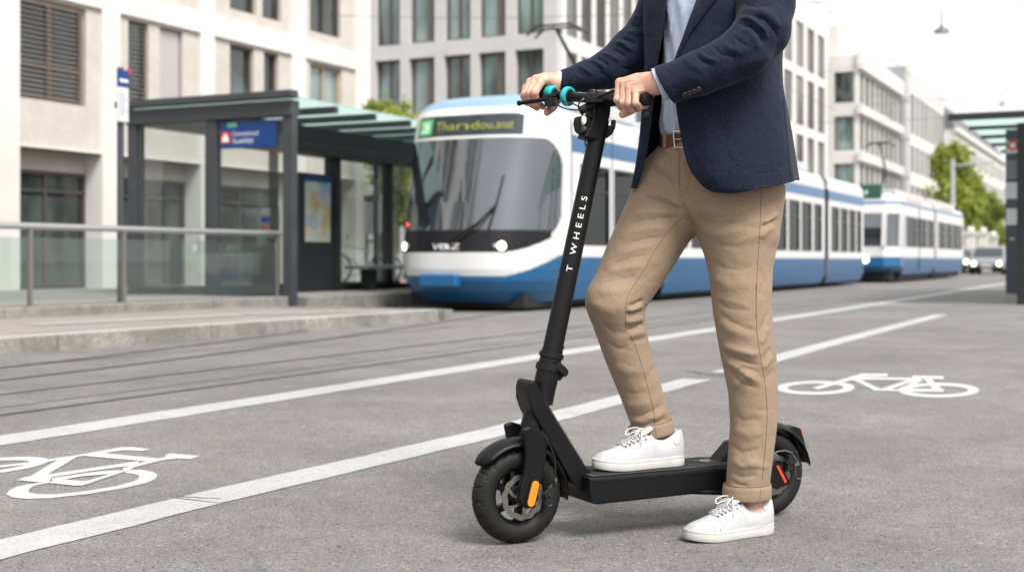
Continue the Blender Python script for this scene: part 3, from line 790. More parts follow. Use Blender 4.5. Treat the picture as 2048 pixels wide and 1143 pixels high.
def tram_cars(root, XT, half, segs, wins, zw, zstripe, zblue, zroof, zbot=0.14):
    """hollow cars: side walls with openings, panes, floor, seats and lit ceiling; wins[i]: openings along each car"""
    for (y0, y1), wn in zip(segs, wins):
        L = y1-y0; mr = MB()
        pr = [(-half, zroof-0.42), (-half+0.02, zroof-0.25), (-half+0.12, zroof-0.08), (-half+0.4, zroof), (half-0.4, zroof), (half-0.12, zroof-0.08), (half-0.02, zroof-0.25), (half, zroof-0.42)]
        mr.rings([[(XT+x, y, z) for x, z in pr] for y in (y0, y1)], False)
        c = mr.build('car_roof', m_trw, root, smooth=True)
        for sx in (1, -1):
            X = XT+sx*half; o, u, n = (X, y0, 0), (0, 1, 0), (sx, 0, 0); mw = MB(); mbl = MB(); ms = MB()
            wall_holes(mw, o, u, n, L, zblue, zroof-0.42, [(a, b, zw[0], zw[1]) for a, b in wn], 0.07); mw.build('side_wall', m_tw, c)
            mbl.rings([[(X-sx*q, y, z) for z, q in ((zbot, 0.10), (zbot+0.2, 0.03), (zblue, 0.0))] for y in (y0, y1)], False); mbl.build('skirt', m_tb, c, smooth=True)
            ms.add([(X+sx*0.003, y0, zstripe[0]), (X+sx*0.003, y1, zstripe[0]), (X+sx*0.003, y1, zstripe[1]), (X+sx*0.003, y0, zstripe[1])], [(0, 1, 2, 3)]); ms.build('stripe', m_tb, c)
        e = MB()
        for y in (y0, y1): e.add([(XT-half, y, zbot+0.2), (XT+half, y, zbot+0.2), (XT+half, y, zroof-0.42), (XT-half, y, zroof-0.42)], [(0, 1, 2, 3)])
        e.box(XT-half+0.08, XT+half-0.08, y0+0.01, y1-0.01, zbot+0.18, zbot+0.3)
        e.box(XT-half+0.08, XT+half-0.08, y0+0.01, y1-0.01, zroof-0.5, zroof-0.44)
        e.build('interior', m_inter, c)
        s = MB(); y = y0+0.7
        while y < y1-0.9:
            for xx in (-half+0.12, -half+0.58, half-0.56, half-1.02):
                s.box(XT+xx, XT+xx+0.42, y, y+0.42, 0.62, 0.78); s.box(XT+xx, XT+xx+0.42, y+0.4, y+0.48, 0.79, 1.42)
            y += 0.95
        s.build('seats', m_seat, c, bevel=0.03)
        l = MB()
        for xx in (-0.55, 0.47): l.box(XT+xx, XT+xx+0.09, y0+0.25, y1-0.25, zroof-0.535, zroof-0.505)
        l.build('ceiling_light', m_lampw, c)
        for a, b in wn:
            for sx in (1, -1):
                X = XT+sx*(half-0.025)
                f = MB(); f.add([(X, y0+a, zw[0]), (X, y0+b, zw[0]), (X, y0+b, zw[1]), (X, y0+a, zw[1])], [(0, 1, 2, 3)])
                w = f.build('window', m_tglass, root)
                r = MB(); X2 = XT+sx*(half+0.004); t = 0.045; X3 = X2-sx*0.05
                for yy0, yy1, q0, q1 in ((a, a+t, zw[0], zw[1]), (b-t, b, zw[0], zw[1]), (a+t, b-t, zw[0], zw[0]+t), (a+t, b-t, zw[1]-t, zw[1])):
                    r.box(min(X2, X3), max(X2, X3), y0+yy0, y0+yy1, q0, q1)
                if b-a > 0.7: r.box(min(X2, X3), max(X2, X3)-0.004, y0+a+t, y0+b-t, zw[1]-0.42, zw[1]-0.385)
                r.build('window_frame', m_blk, w)
        un = MB(); un.box(XT-half+0.2, XT+half-0.2, y0+0.1, y1-0.1, 0.06, zbot+0.17); un.build('undercarriage', m_under, root)
        for yy in (y0+1.0, y1-1.0):
            wmb = MB()
            for xx in (-0.62, 0.5): wmb.lathe([(0, 0), (0.3, 0), (0.3, 0.12), (0, 0.12)], (XT+xx, yy, 0.305), (1, 0, 0), 24)
            wmb.build('wheelset', m_under, root)
    for (a, b) in zip(segs[:-1], segs[1:]):
        y0, y1 = a[1], b[0]; bl = MB(); k = 6; rg = []
        for i in range(2*k+1):
            q = 0.05+(0.06 if i % 2 else 0.0); y = y0+(y1-y0)*i/(2*k)
            rg.append([(XT-half+q, y, 0.25), (XT+half-q, y, 0.25), (XT+half-q, y, zroof-0.3), (XT+half-q-0.25, y, zroof-0.1-q), (XT-half+q+0.25, y, zroof-0.1-q), (XT-half+q, y, zroof-0.3)])
        bl.rings(rg, True); bl.build('bellows', m_bell, root)

XT, HT = -9.12, 1.22
t1 = thing('tram', 'blue and white articulated tram with a lit number display, nearest the man', 'tram', (XT, 17.0, 0))
s0 = 18.15
segs = [(s0, 22.0), (22.45, 29.2), (29.65, 35.3), (35.75, 40.6)]
wins = [[(0.35, 1.55), (1.75, 2.85), (3.0, 3.65)],
        [(0.3, 1.25), (1.45, 2.8), (3.0, 4.3), (4.5, 5.8), (5.95, 6.5)],
        [(0.45, 1.55), (1.75, 2.85), (3.05, 4.15), (4.4, 5.3)],
        [(0.35, 1.35), (1.55, 2.5), (2.7, 3.6), (3.8, 4.5)]]
tram_cars(t1, XT, HT, segs, wins, (0.98, 2.24), (2.40, 2.66), 0.80, 3.12)
rb = MB(); rb.box(XT-0.95, XT+0.95, s0+0.5, 21.6, 3.1, 3.36); rb.box(XT-0.9, XT+0.9, 23.2, 28.6, 3.1, 3.36); rb.box(XT-0.9, XT+0.9, 30.2, 34.8, 3.1, 3.34)
rb.build('roof_equipment', m_trw, t1, bevel=0.06)

NZ = [(0.13, 0.42, 1.0), (0.30, 0.14, 1.1), (0.45, 0.04, 1.17), (0.62, 0.0, 1.2), (0.86, 0.0, HT), (1.05, 0.05, HT), (1.6, 0.20, HT), (2.2, 0.38, HT), (2.55, 0.48, HT), (2.9, 0.58, 1.2), (3.02, 0.66, 1.17), (3.14, 0.84, 1.1), (3.22, 1.05, 0.98), (3.25, 1.2, 0.8)]
def nzv(z, k):
    for a, b in zip(NZ[:-1], NZ[1:]):
        if z <= b[0]: t = (z-a[0])/(b[0]-a[0]); return a[k]+(b[k]-a[k])*t
    return NZ[-1][k]
YN = 16.45
def front_pt(th, z, off=0.0):
    c, s = math.cos(th), math.sin(th); e = 2/2.9
    h = nzv(z, 2); ny = YN+nzv(z, 1); q = s0-ny
    x = h*math.copysign(abs(s)**e, s); y = ny+q*(1-abs(c)**e)
    return (XT+x+off*s, y-off*c, z)
def rr(x, z, cx, cz, hx, hz, r):
    dx, dz = abs(x-cx)-hx+r, abs(z-cz)-hz+r
    return math.hypot(max(dx, 0), max(dz, 0))+min(max(dx, dz), 0)-r
NT, NZZ = 150, 230
ths = [-PI/2+PI*i/NT for i in range(NT+1)]; zz = [0.13+(3.25-0.13)*j/NZZ for j in range(NZZ+1)]
reg = {k: [] for k in ('front_shell', 'windscreen', 'lower_mask', 'skirt', 'destination_panel', 'roof_cap')}
for i in range(NT):
    for j in range(NZZ):
        th = (ths[i]+ths[i+1])/2; z = (zz[j]+zz[j+1])/2; a = th
        sw_ = max(0, (abs(a)-0.55)/0.9)
        zb = 0.52+0.30*min(1, sw_)**1.5
        zm = 0.86+0.30*min(1, sw_)**1.6
        ws = rr(a, z, 0, 1.79, 1.45, 0.76, 0.46)
        if z > 3.02: k = 'roof_cap'
        elif rr(a, z, 0, 2.745, 0.70, 0.165, 0.04) < 0: k = 'destination_panel'
        elif ws < 0 and z > 1.19: k = 'windscreen'
        elif (ws < 0 or (abs(a) < 1.3)) and zm < z <= 1.19: k = 'lower_mask'
        elif z < zb: k = 'skirt'
        else: k = 'front_shell'
        reg[k].append((i, j))
fm = {'front_shell': m_tw, 'windscreen': m_wind, 'lower_mask': m_blk, 'skirt': m_tb, 'destination_panel': m_disp, 'roof_cap': m_troof}
for k, cells in reg.items():
    mb = MB(); idx = {}; off = {'windscreen': -0.006, 'lower_mask': -0.004}.get(k, 0.0)
    for i, j in cells:
        f = []
        for di, dj in ((0, 0), (1, 0), (1, 1), (0, 1)):
            q = (i+di, j+dj)
            if q not in idx: idx[q] = len(mb.v); mb.v.append(front_pt(ths[q[0]], zz[q[1]], off))
            f.append(idx[q])
        mb.f.append(tuple(f)); mb.mi.append(0)
    reg[k] = mb.build(k, fm[k], t1, smooth=True, angle=60)
def on_front(mb, vs, fs, th0, z0, wid, off):
    """flat lettering wrapped on to the front: x -> along the curve from angle th0 over wid radians"""
    mx = max(p.x for p in vs)
    mb.add([front_pt(th0+p.x/mx*wid, z0+p.y, off) for p in vs], fs); return mb
vs, fs = text_mesh('Thandou.anst', 0.19); on_front(MB(), vs, fs, -0.27, 2.68, 0.80, 0.012).build('destination_text', m_led, reg['destination_panel'])
q = MB(); n_ = 8
q.rings([[front_pt(-0.62+0.28*i/n_, z, 0.008) for i in range(n_+1)] for z in (2.62, 2.87)], False); lf = q.build('line_number_field', m_green, reg['destination_panel'])
vs, fs = text_mesh('28', 0.235); on_front(MB(), vs, fs, -0.56, 2.66, 0.17, 0.014).build('line_number', m_ledw, lf)
vs, fs = text_mesh('VBZ', 0.12); on_front(MB(), vs, fs, -0.10, 0.905, 0.17, 0.012).build('operator_mark', m_wtxt, reg['lower_mask'])
def lens(th, z, r, m, name, par, off=0.02):
    o = Vector(front_pt(th, z, off)); ax = (o-Vector(front_pt(th, z, off-0.1))).normalized()
    mb = MB(); mb.lathe([(r, -0.03), (r, 0.0), (r*0.7, 0.02), (0, 0.028)], o, ax, 24); h = mb.build(name, m, par, smooth=True)
    mb = MB(); mb.lathe([(r, -0.02), (r*1.25, -0.02), (r*1.25, 0.006), (r, 0.006)], o, ax, 24); mb.build('lamp_rim', m_under, h)
for th in (-0.60, 0.55): lens(th, 0.955, 0.065, m_lamp, 'headlight', t1)
for th in (-0.52, 0.47): lens(th, 0.955, 0.035, m_trw, 'marker_light', t1, 0.012)
lens(-0.62, 1.28, 0.035, m_redglow, 'red_reflection', t1, 0.0)  # glowing disc stands in for a red reflection in the screen
wp = MB()
def fp(px, off=0.02):
    return front_pt(px[0], px[1], off)
wp.tube([fp((0.0, 1.03)), fp((0.22, 1.28)), fp((0.42, 1.55))], 0.017, 6); wp.tube([fp((0.02, 1.0), 0.045), fp((0.24, 1.25), 0.05), fp((0.42, 1.55), 0.05)], 0.012, 6)
wp.tube([fp((0.34, 1.10), 0.035), fp((0.42, 1.55), 0.035), fp((0.47, 1.98), 0.035)], 0.014, 6)
wp.build('wiper', m_under, t1)
cp = MB(); cp.box(XT-0.42, XT+0.20, YN-0.10, YN+0.25, 0.36, 0.55)
cp.build('coupler_cover', m_tb, t1, bevel=0.03)
un = MB(); un.box(XT-0.95, XT+0.95, YN+0.6, s0+0.1, 0.05, 0.4); un.build('undercarriage', m_under, t1)
# driver's cab behind the screen is dark: side cab pane on the curve is part of the screen; door post lines
for y in (s0+0.001, s0+1.66, s0+2.92):
    pl = MB(); pl.bar((XT+HT+0.004, y, 0.3), (XT+HT+0.004, y, 2.9), 0.012, 0.01); pl.build('door_joint', m_bell, t1)
# pantograph on the roof
def pantograph(root, XT, y, z0, z1, m):
    p = MB()
    p.tube([(XT-0.5, y, z0), (XT+0.5, y, z0)], 0.035, 6); p.tube([(XT, y, z0), (XT, y+0.75, z0+(z1-z0)*0.5), (XT, y-0.25, z1-0.08)], [0.045, 0.04, 0.03], 8)
    for d in (-0.16, 0.16): p.tube([(XT-0.5, y-0.25+d, z1-0.14), (XT-0.32, y-0.25+d, z1), (XT+0.32, y-0.25+d, z1), (XT+0.5, y-0.25+d, z1-0.14)], 0.02, 6)
    p.tube([(XT, y-0.45, z1-0.06), (XT, y-0.05, z1-0.06)], 0.025, 6); p.box(XT-0.5, XT+0.5, y-0.3, y+0.4, z0-0.06, z0+0.03)
    return p.build('pantograph', m, root)
m_panto = mat('pantograph grey', (0.03, 0.03, 0.034), 0.5, 0.4)
pantograph(t1, XT, 20.6, 3.35, 4.75, m_panto)

# ---- the older tram behind
X2, H2 = -8.6, 1.18; YF = 43.6
t2 = thing('tram', 'older white and blue tram with a flat front, following behind the nearer tram', 'tram', (X2, YF, 0))
tram_cars(t2, X2, H2, [(YF+1.35, 51.9), (52.25, 60.5)], [[(0.5, 2.6), (2.75, 4.9), (5.1, 6.7)], [(0.6, 2.4), (2.6, 4.4), (4.6, 6.4), (6.6, 7.7)]], (1.2, 2.25), (2.62, 2.70), 0.84, 2.98, 0.26)
mb = MB()
fx = [(-H2, YF+1.35), (-H2, YF+0.75), (-0.75, YF+0.05), (0.75, YF+0.05), (H2, YF+0.75), (H2, YF+1.35)]
def fr(z, back): return [(X2+x, min(y+back, YF+1.35), z) for x, y in fx]
mq = MB(); mq.rings([fr(0.86, 0.0), fr(1.2, 0.02)], False); mq.build('cab_apron', m_tw, t2); mb.rings([fr(2.3, 0.22), fr(2.62, 0.28), fr(2.85, 0.36), fr(2.95, 0.5)], False)
for i in (0, 1, 2, 4):   # posts between the cab panes
    pass
cab = mb.build('cab_front', m_tw, t2)
mb = MB(); mb.rings([[ (x*0.9+X2*0.1, y+0.1, z) if z < 0.5 else (x, y, z) for x, y, z in fr(0.36, 0.15)], fr(0.55, 0.0), fr(0.86, 0.0)], False); mb.build('cab_skirt', m_tb, t2)
mb = MB(); mb.rings([[(X2+x*0.97, y+0.05+0.012, 1.2) for x, y in fx], [(X2+x*0.97, min(y+0.26, YF+1.34), 2.3) for x, y in fx]], False); mb.build('windscreen', m_wind, t2)
mb = MB()
a0, a1 = fr(1.2, 0.02), fr(2.3, 0.22)
for i in range(6):
    mb = MB(); mb.bar(a0[i], a1[i], 0.14, 0.10, (0, 1, 0)); mb.build('cab_post', m_tw, cab)
mb = MB(); mb.rings([fr(2.621, 0.275), fr(2.70, 0.30)], False); mb.build('cab_stripe', m_tb, cab)
mb = MB(); mb.box(X2-1.0, X2+1.0, YF+0.75, YF+1.3, 2.94, 3.0); mb.box(X2-0.85, X2+0.85, YF+1.6, YF+7.5, 2.94, 3.16); mb.box(X2-0.85, X2+0.85, 53, 60, 2.94, 3.16); mb.build('roof_equipment', m_trw, t2)
mb = MB(); mb.box(X2-0.85, X2+0.62, YF+0.35, YF+0.6, 2.82, 3.26); rf = mb.build('roof_box', mat('dark green board', (0.03, 0.10, 0.07), 0.4), t2)
mb = MB(); put_text(mb, '14', 0.24, (X2-0.05, YF+0.345, 2.92), (1, 0, 0), (0, 0, 1)); mb.build('line_number', m_ledw, rf)
mb = MB(); mb.lathe([(0.13, 0), (0.13, 0.04), (0, 0.07)], (X2+0.15, YF+0.04, 0.78), (0, -1, 0), 20); mb.build('headlight', m_lamp, t2)
mb = MB(); mb.box(X2-0.9, X2+0.9, YF+0.5, YF+1.6, 0.08, 0.5); mb.lathe([(0, 0), (0.3, 0), (0.3, 0.1), (0, 0.1)], (X2+0.8, YF+1.5, 0.31), (1, 0, 0), 20); mb.build('undercarriage', m_under, t2)
for y in (YF+1.36,):
    mb = MB(); mb.bar((X2+H2+0.004, 48.2, 0.4), (X2+H2+0.004, 48.2, 2.6), 0.012, 0.03); mb.build('door_joint', m_bell, t2)
for ya_, yb_ in ((YF+2.2, YF+5.6), (53, 57.6)):
    mb = MB(); mb.box(X2+H2-0.3, X2+H2-0.02, ya_, yb_, 2.80, 3.06); mb.build('roof_board', mat('pale advert board', (0.6, 0.55, 0.52), 0.6, var=0.1, vscale=2), t2)
pantograph(t2, X2, 47.4, 3.2, 4.9, m_panto)

# ================================================================== shelter, railing, signs
m_post = mat('anthracite steel', (0.055, 0.06, 0.068), 0.42, 0.2, var=0.08, vscale=3, rvar=0.1)
m_post_d = mat('dark steel', (0.022, 0.024, 0.027), 0.5, 0.2)
m_sglass = glass('shelter glass', (0.955, 0.975, 0.965), 0.97, 0.0)
m_rglass = frosted('frosted green glass', (0.68, 0.78, 0.75), 0.8)
m_bluesign = mat('blue sign', (0.004, 0.042, 0.19), 0.4)
m_redsign = mat('red sign', (0.55, 0.03, 0.04), 0.35)
m_wsign = mat('white sign', (0.62, 0.63, 0.65), 0.4)
m_stain = mat('brushed stainless', (0.52, 0.52, 0.52), 0.3, 0.85)
m_postg = mat('grey rail post', (0.20, 0.19, 0.18), 0.5, 0.4)
sx0, sx1, sy0, sy1 = -13.75, -10.9, 15.1, 22.8
sh = thing('tram_shelter', 'dark steel and glass tram shelter with a blue sign, left of the near tram', 'shelter', (-12.3, sy0, Z2))
XM = -12.25
def post(x, y, w=0.13, z1=2.8, d=0.13, m=m_post, z0=Z2): 
    b = MB(); b.box(x-w/2, x+w/2, y-d/2, y+d/2, z0-0.01, z1); return b.build('post', m, sh, bevel=0.008)
post(sx1, sy0, 0.17, z0=Z1 - 0.0); post(sx0, sy0, 0.17); post(-12.25, sy0, 0.17)
for px in (670, 775): post(XM, onX(px, XM)[1], 0.15, 2.62, 0.15, m_post_d)
post(XM, 22.6, 0.15, 2.62, 0.15, m_post_d); post(XM, 16.55, 0.1, 2.62, 0.1, m_post_d)
b = MB(); b.box(sx0-0.1, sx1+0.09, sy0-0.1, sy0+0.1, 2.78, 3.0); b.box(sx0-0.1, sx0+0.1, sy0+0.1, sy1, 2.78, 3.0); b.build('fascia', m_post, sh, bevel=0.01)
b = MB(); b.box(XM-0.14, XM+0.14, sy0+0.11, sy1, 2.60, 2.90); b.box(XM-0.10, XM+0.3, sy0+0.12, sy1, 2.44, 2.597); b.build('roof_beam', m_post_d, sh, bevel=0.01)
b = MB(); b.box(sx0-0.22, sx1+0.16, sy0-0.2, sy0-0.02, 3.03, 3.13); b.box(sx0-0.22, sx0-0.05, sy0-0.019, sy1, 3.03, 3.13); b.build('roof_edge', m_post, sh, bevel=0.01)
y = sy0-0.02; k = 0
while y < sy1-0.1:
    b = MB(); y1 = min(y+1.06, sy1)
    b.hexa([(sx0-0.04, y+0.01, 3.02), (sx1+0.16, y+0.01, 3.02), (sx1+0.16, y1-0.05, 3.02), (sx0-0.04, y1-0.05, 3.02), (sx0-0.04, y+0.01, 3.045), (sx1+0.16, y+0.01, 3.045), (sx1+0.16, y1-0.05, 3.045), (sx0-0.04, y1-0.05, 3.045)])
    b.build('roof_pane', m_rglass, sh)
    b = MB(); b.box(sx0+0.1, sx1+0.10, y1-0.075, y1+0.025, 2.92, 3.018); b.build('roof_rib', m_post, sh)
    y = y1
for x0, x1 in ((sx0+0.16, -12.34), (-12.16, sx1-0.085)):
    b = MB(); b.box(x0, x1, sy0-0.01, sy0+0.01, Z2+0.12, 2.78); g_ = b.build('glass_pane', m_sglass, sh)
    b = MB(); b.box(x0-0.07, x1, sy0-0.03, sy0+0.03, Z2, Z2+0.12); b.box(x0-0.07, x0, sy0-0.035, sy0+0.035, Z2+0.12, 2.78); b.build('pane_frame', m_post, g_)
b = MB(); b.box(sx0-0.01, sx0+0.01, sy0+0.1, sy1, Z2+0.12, 2.78); b.build('glass_pane', m_sglass, sh)
b = MB()
for i in range(1, 5): b.box(sx0-0.04, sx0+0.04, sy0+i*1.7-0.03, sy0+i*1.7+0.03, Z2, 2.78)
b.box(sx0-0.03, sx0+0.03, sy0+0.1, sy1, Z2, Z2+0.1); b.build('mullion', m_post_d, sh)
# blue sign on the end pane
zt, zb = 2.74, 2.36
b = MB(); b.box(-12.09, -11.12, sy0-0.045, sy0-0.018, zb, zt); sg = b.build('stop_name_sign', m_bluesign, sh)
b = MB(); b.box(-12.085, -11.915, sy0-0.052, sy0-0.046, 2.435, 2.60); lg = b.build('logo', m_redsign, sg)
b = MB(); b.prism([(-12.06, sy0-0.056, 2.455), (-11.94, sy0-0.056, 2.455), (-11.94, sy0-0.056, 2.51), (-12.0, sy0-0.056, 2.585), (-12.06, sy0-0.056, 2.51)], (0, 0.003, 0)); b.build('logo_mark', m_wtxt, lg)
b = MB(); b.box(-11.97, -11.80, sy0-0.052, sy0-0.046, 2.66, 2.73); b.build('green_label', mat('green label', (0.12, 0.38, 0.22), 0.5), sg)
b = MB(); put_text(b, 'Centralstrand', 0.10, (-11.88, sy0-0.047, 2.535), (1, 0, 0), (0, 0, 1), width=0.46); put_text(b, 'Stadelhfpl', 0.10, (-11.88, sy0-0.047, 2.43), (1, 0, 0), (0, 0, 1), width=0.37); b.build('sign_text', m_wtxt, sg)
# map case and dark lower panel in the middle wall
yM0, yM1 = onX(594, XM)[1]+0.02, onX(664, XM)[1]
b = MB(); b.box(XM-0.05, XM+0.05, yM0, yM1, Z2, 2.16); mc = b.build('map_case', m_post_d, sh, bevel=0.01)
m_map = bpy.data.materials.new('network map'); m_map.use_nodes = True
n_, l_ = m_map.node_tree.nodes, m_map.node_tree.links; b_ = n_['Principled BSDF']; tc = n_.new('ShaderNodeTexCoord'); vo = n_.new('ShaderNodeTexVoronoi'); vo.inputs['Scale'].default_value = 7
no = n_.new('ShaderNodeTexNoise'); no.inputs['Scale'].default_value = 2.2; cr = n_.new('ShaderNodeValToRGB')
for p, c in ((0.36, (0.30, 0.50, 0.58)), (0.46, (0.50, 0.55, 0.52)), (0.56, (0.55, 0.56, 0.48)), (0.68, (0.55, 0.45, 0.16))):
    e = cr.color_ramp.elements.new(p); e.color = (*c, 1)
mx = n_.new('ShaderNodeMix'); mx.data_type = 'RGBA'; mx.blend_type = 'MULTIPLY'; mx.inputs[0].default_value = 0.25
l_.new(tc.outputs['Object'], vo.inputs['Vector']); l_.new(tc.outputs['Object'], no.inputs['Vector']); l_.new(no.outputs['Fac'], cr.inputs[0]); l_.new(cr.outputs[0], mx.inputs[6]); l_.new(vo.outputs['Color'], mx.inputs[7]); l_.new(mx.outputs[2], b_.inputs['Base Color']); b_.inputs['Roughness'].default_value = 0.2
b = MB(); b.box(XM+0.052, XM+0.06, yM0+0.12, yM1-0.14, 1.05, 2.02); mp2 = b.build('map', m_map, mc)
b = MB(); b.box(XM+0.052, XM+0.062, yM0+0.12, yM1-0.14, 2.022, 2.10); b.build('map_header', m_bluesign, mc)
b = MB(); random.seed(3)
for i in range(14):
    y_ = random.uniform(yM0+0.2, yM1-0.3); z_ = random.uniform(1.1, 1.9)
    b.bar((XM+0.062, y_, z_), (XM+0.062, min(yM1-0.16, max(yM0+0.14, y_+random.uniform(-0.5, 0.5))), min(2.0, max(1.07, z_+random.uniform(-0.35, 0.35)))), 0.012, 0.003, (1, 0, 0))
b.build('map_lines', mat('map line', (0.35, 0.4, 0.5), 0.4), mp2)
for ya, yb_ in ((yM1+0.1, onX(775, XM)[1]-0.08), (onX(775, XM)[1]+0.08, 22.5)):
    b = MB(); b.box(XM-0.01, XM+0.01, ya, yb_, Z2+0.12, 2.44); g_ = b.build('glass_pane', m_sglass, sh)
    b = MB(); b.box(XM-0.03, XM+0.03, ya, yb_, Z2, Z2+0.1); b.build('pane_frame', m_post_d, g_)
bench = thing('bench', 'pale slab bench fixed along the middle wall inside the tram shelter', 'bench', (XM+0.35, 20, Z2))
b = MB(); b.box(XM+0.1, XM+0.55, yM1+0.2, 22.3, 0.60, 0.66); b.build('seat', m_stain, bench, bevel=0.01)
for yy in (yM1+0.6, 20.4, 22.0):
    b = MB(); b.box(XM+0.2, XM+0.45, yy-0.04, yy+0.04, Z2, 0.6); b.build('leg', m_post_d, bench)

# box added to imitate a reflection in the shelter glass, and the bin inside
dK, xK = onY(541, 18.2)
tk = thing('reflection_box', 'blue, white and orange box standing in for a reflection in the shelter glass', 'machine', (xK, 18.2, Z2))
b = MB(); b.box(xK-0.05, xK+0.05, 18.18, 18.28, Z2-0.01, zat(462, dK)); b.build('stand', m_post_d, tk)
b = MB(); b.box(xK-0.16, xK+0.12, 18.15, 18.31, zat(462, dK), zat(416, dK)); bx_ = b.build('case', m_wsign, tk, bevel=0.015)
b = MB(); b.box(xK-0.163, xK+0.123, 18.146, 18.149, zat(446, dK), zat(432, dK)); b.build('blue_band', mat('bright blue', (0.01, 0.07, 0.42), 0.4), bx_)
b = MB(); b.box(xK-0.15, xK+0.11, 18.146, 18.149, zat(459, dK), zat(449, dK)); b.build('orange_band', mat('orange band', (0.6, 0.16, 0.03), 0.5), bx_)
dB_, xB_ = onY(528, 19.2)
bn = thing('litter_bin', 'dark cylindrical litter bin under the blue and white box, seen through the end pane', 'bin', (xB_, 19.2, Z2))
b = MB(); b.lathe([(0, 0), (0.2, 0), (0.21, 0.05), (0.21, 0.72), (0.19, 0.74)], (xB_, 19.2, Z2-0.005), (0, 0, 1), 24); b.build('drum', m_post_d, bn, smooth=True)
b = MB(); b.lathe([(0.215, 0.72), (0.22, 0.78), (0.12, 0.82), (0.12, 0.79)], (xB_, 19.2, Z2), (0, 0, 1), 24); b.build('lid', m_post, bn, smooth=True)
# glass railing along the raised walk
rl = thing('railing', 'glass panel railing with a round stainless handrail along the raised stop platform', 'railing', (-11.1, 10, Z2))
ye = onX(556, -11.1)[1]
b = MB(); b.tube([(-11.1, -8, 1.125), (-11.1, ye+0.05, 1.125)], 0.038, 16); b.build('handrail', m_stain, rl, smooth=True)
ps = [ye]
while ps[-1] > -6: ps.append(ps[-1]-2.62)
p60, p245 = onX(60, -11.1)[1], onX(247, -11.1)[1]
ps = [ye, p245, p60]+[p60-2.4*i for i in range(1, 6)]
for y in ps:
    b = MB(); b.box(-11.125, -11.075, y-0.022, y+0.022, Z2-0.005, 1.10); b.build('post', m_postg, rl, bevel=0.004)
m_rlg = glass('railing glass', (0.86, 0.92, 0.90), 0.94, 0.0)
for a, c in zip(ps[1:], ps[:-1]):
    b = MB(); b.box(-11.106, -11.094, a+0.05, c-0.05, Z2+0.05, 1.0); b.build('glass_panel', m_rlg, rl)

# stop flag pole
sp_ = thing('stop_sign', 'slim steel pole with a blue and white timetable board beside the railing', 'sign', (-11.45, onX(240, -11.45)[1], Z2))
dS, yS = onX(241, -11.45); zT = zat(142, dS)
b = MB(); b.tube([(-11.45, yS, Z2-0.01), (-11.45, yS, zT+0.04)], 0.042, 14); b.build('pole', m_post, sp_, smooth=True)
b = MB(); b.box(-11.40, -11.375, yS-0.12, yS+0.065, zat(245, dS), zat(176, dS)); bd = b.build('timetable_board', m_wsign, sp_, bevel=0.006)
b = MB(); b.box(-11.40, -11.37, yS-0.12, yS+0.065, zat(175.5, dS), zT); bb = b.build('stop_board', m_bluesign, sp_, bevel=0.006)
b = MB(); b.lathe([(0.04, 0), (0.04, 0.012), (0, 0.012)], (-11.40, yS+0.085, zT-0.0), (1, 0, 0), 20); b.build('red_disc', m_redsign, bb)
b = MB(); b.box(-11.369, -11.367, yS-0.10, yS+0.045, zat(166, dS), zat(160, dS)); b.build('stop_name', m_wtxt, bb)
b = MB()
for i in range(7): b.box(-11.373, -11.371, yS-0.10, yS-0.02+0.03*(i % 3), zat(190+i*7, dS), zat(188.6+i*7, dS))
b.build('timetable_lines', mat('grey print', (0.25, 0.26, 0.3), 0.6), bd)

# notice board and parked bicycle behind the shelter
dN, xN = onY(748, 24.5)
nb_ = thing('notice_board', 'grey notice board on two feet, seen through the shelter beside the bicycle', 'board', (xN, 24.5, Z2))
b = MB(); b.box(xN-0.24, xN+0.2, 24.46, 24.54, zat(468, dN), zat(390, dN)); b.build('panel', mat('grey notice', (0.2, 0.21, 0.225), 0.6), nb_)
b = MB(); b.box(xN-0.24, xN+0.2, 24.45, 24.455, zat(402, dN), zat(390, dN)); b.build('header', m_post_d, nb_)
for s_ in (-0.2, 0.16):
    b = MB(); b.box(xN+s_-0.02, xN+s_+0.02, 24.47, 24.53, Z2-0.01, zat(468, dN)); b.build('leg', m_post_d, nb_)

m_tyre_b = mat('bicycle tyre', (0.02, 0.02, 0.02), 0.8); m_chrome = mat('chrome', (0.6, 0.6, 0.6), 0.2, 1.0); m_bike = mat('white bicycle frame', (0.7, 0.7, 0.69), 0.3)
bk = thing('bicycle', 'white city bicycle parked behind the tram shelter', 'bicycle', (-14.8, 23.0, Z2), local=True)
bk.rotation_euler = (0, 0, R_(200))
def bwheel(x):
    b = MB(); b.lathe([(0.335+0.018*math.cos(a), 0.018*math.sin(a)) for a in [2*PI*i/8 for i in range(9)]], (x, 0, 0.335), (0, 1, 0), 36); wh = b.build('wheel', m_tyre_b, bk, smooth=True)
    b = MB(); b.lathe([(0.318, -0.012), (0.318, 0.012), (0.305, 0.0), (0.318, -0.012)], (x, 0, 0.335), (0, 1, 0), 36)
    for i in range(14): a = 2*PI*i/14; b.tube([(x, 0.02*(-1)**i, 0.335), (x+0.31*math.cos(a), 0, 0.335+0.31*math.sin(a))], 0.0025, 4)
    b.build('rim', m_chrome, wh)
bwheel(-0.52); bwheel(0.55)
b = MB(); T = lambda *p, r=0.016: b.tube([(x, 0, z) for x, z in p], r, 8)
T((-0.52, 0.335), (-0.05, 0.29)); T((-0.05, 0.29), (0.34, 0.66), r=0.02); T((-0.05, 0.29), (-0.2, 0.86)); T((-0.15, 0.70), (0.32, 0.84)); T((-0.52, 0.335), (-0.16, 0.70)); T((0.30, 0.92), (0.36, 0.62), (0.44, 0.5), (0.55, 0.335)); b.build('frame', m_bike, bk, smooth=True)
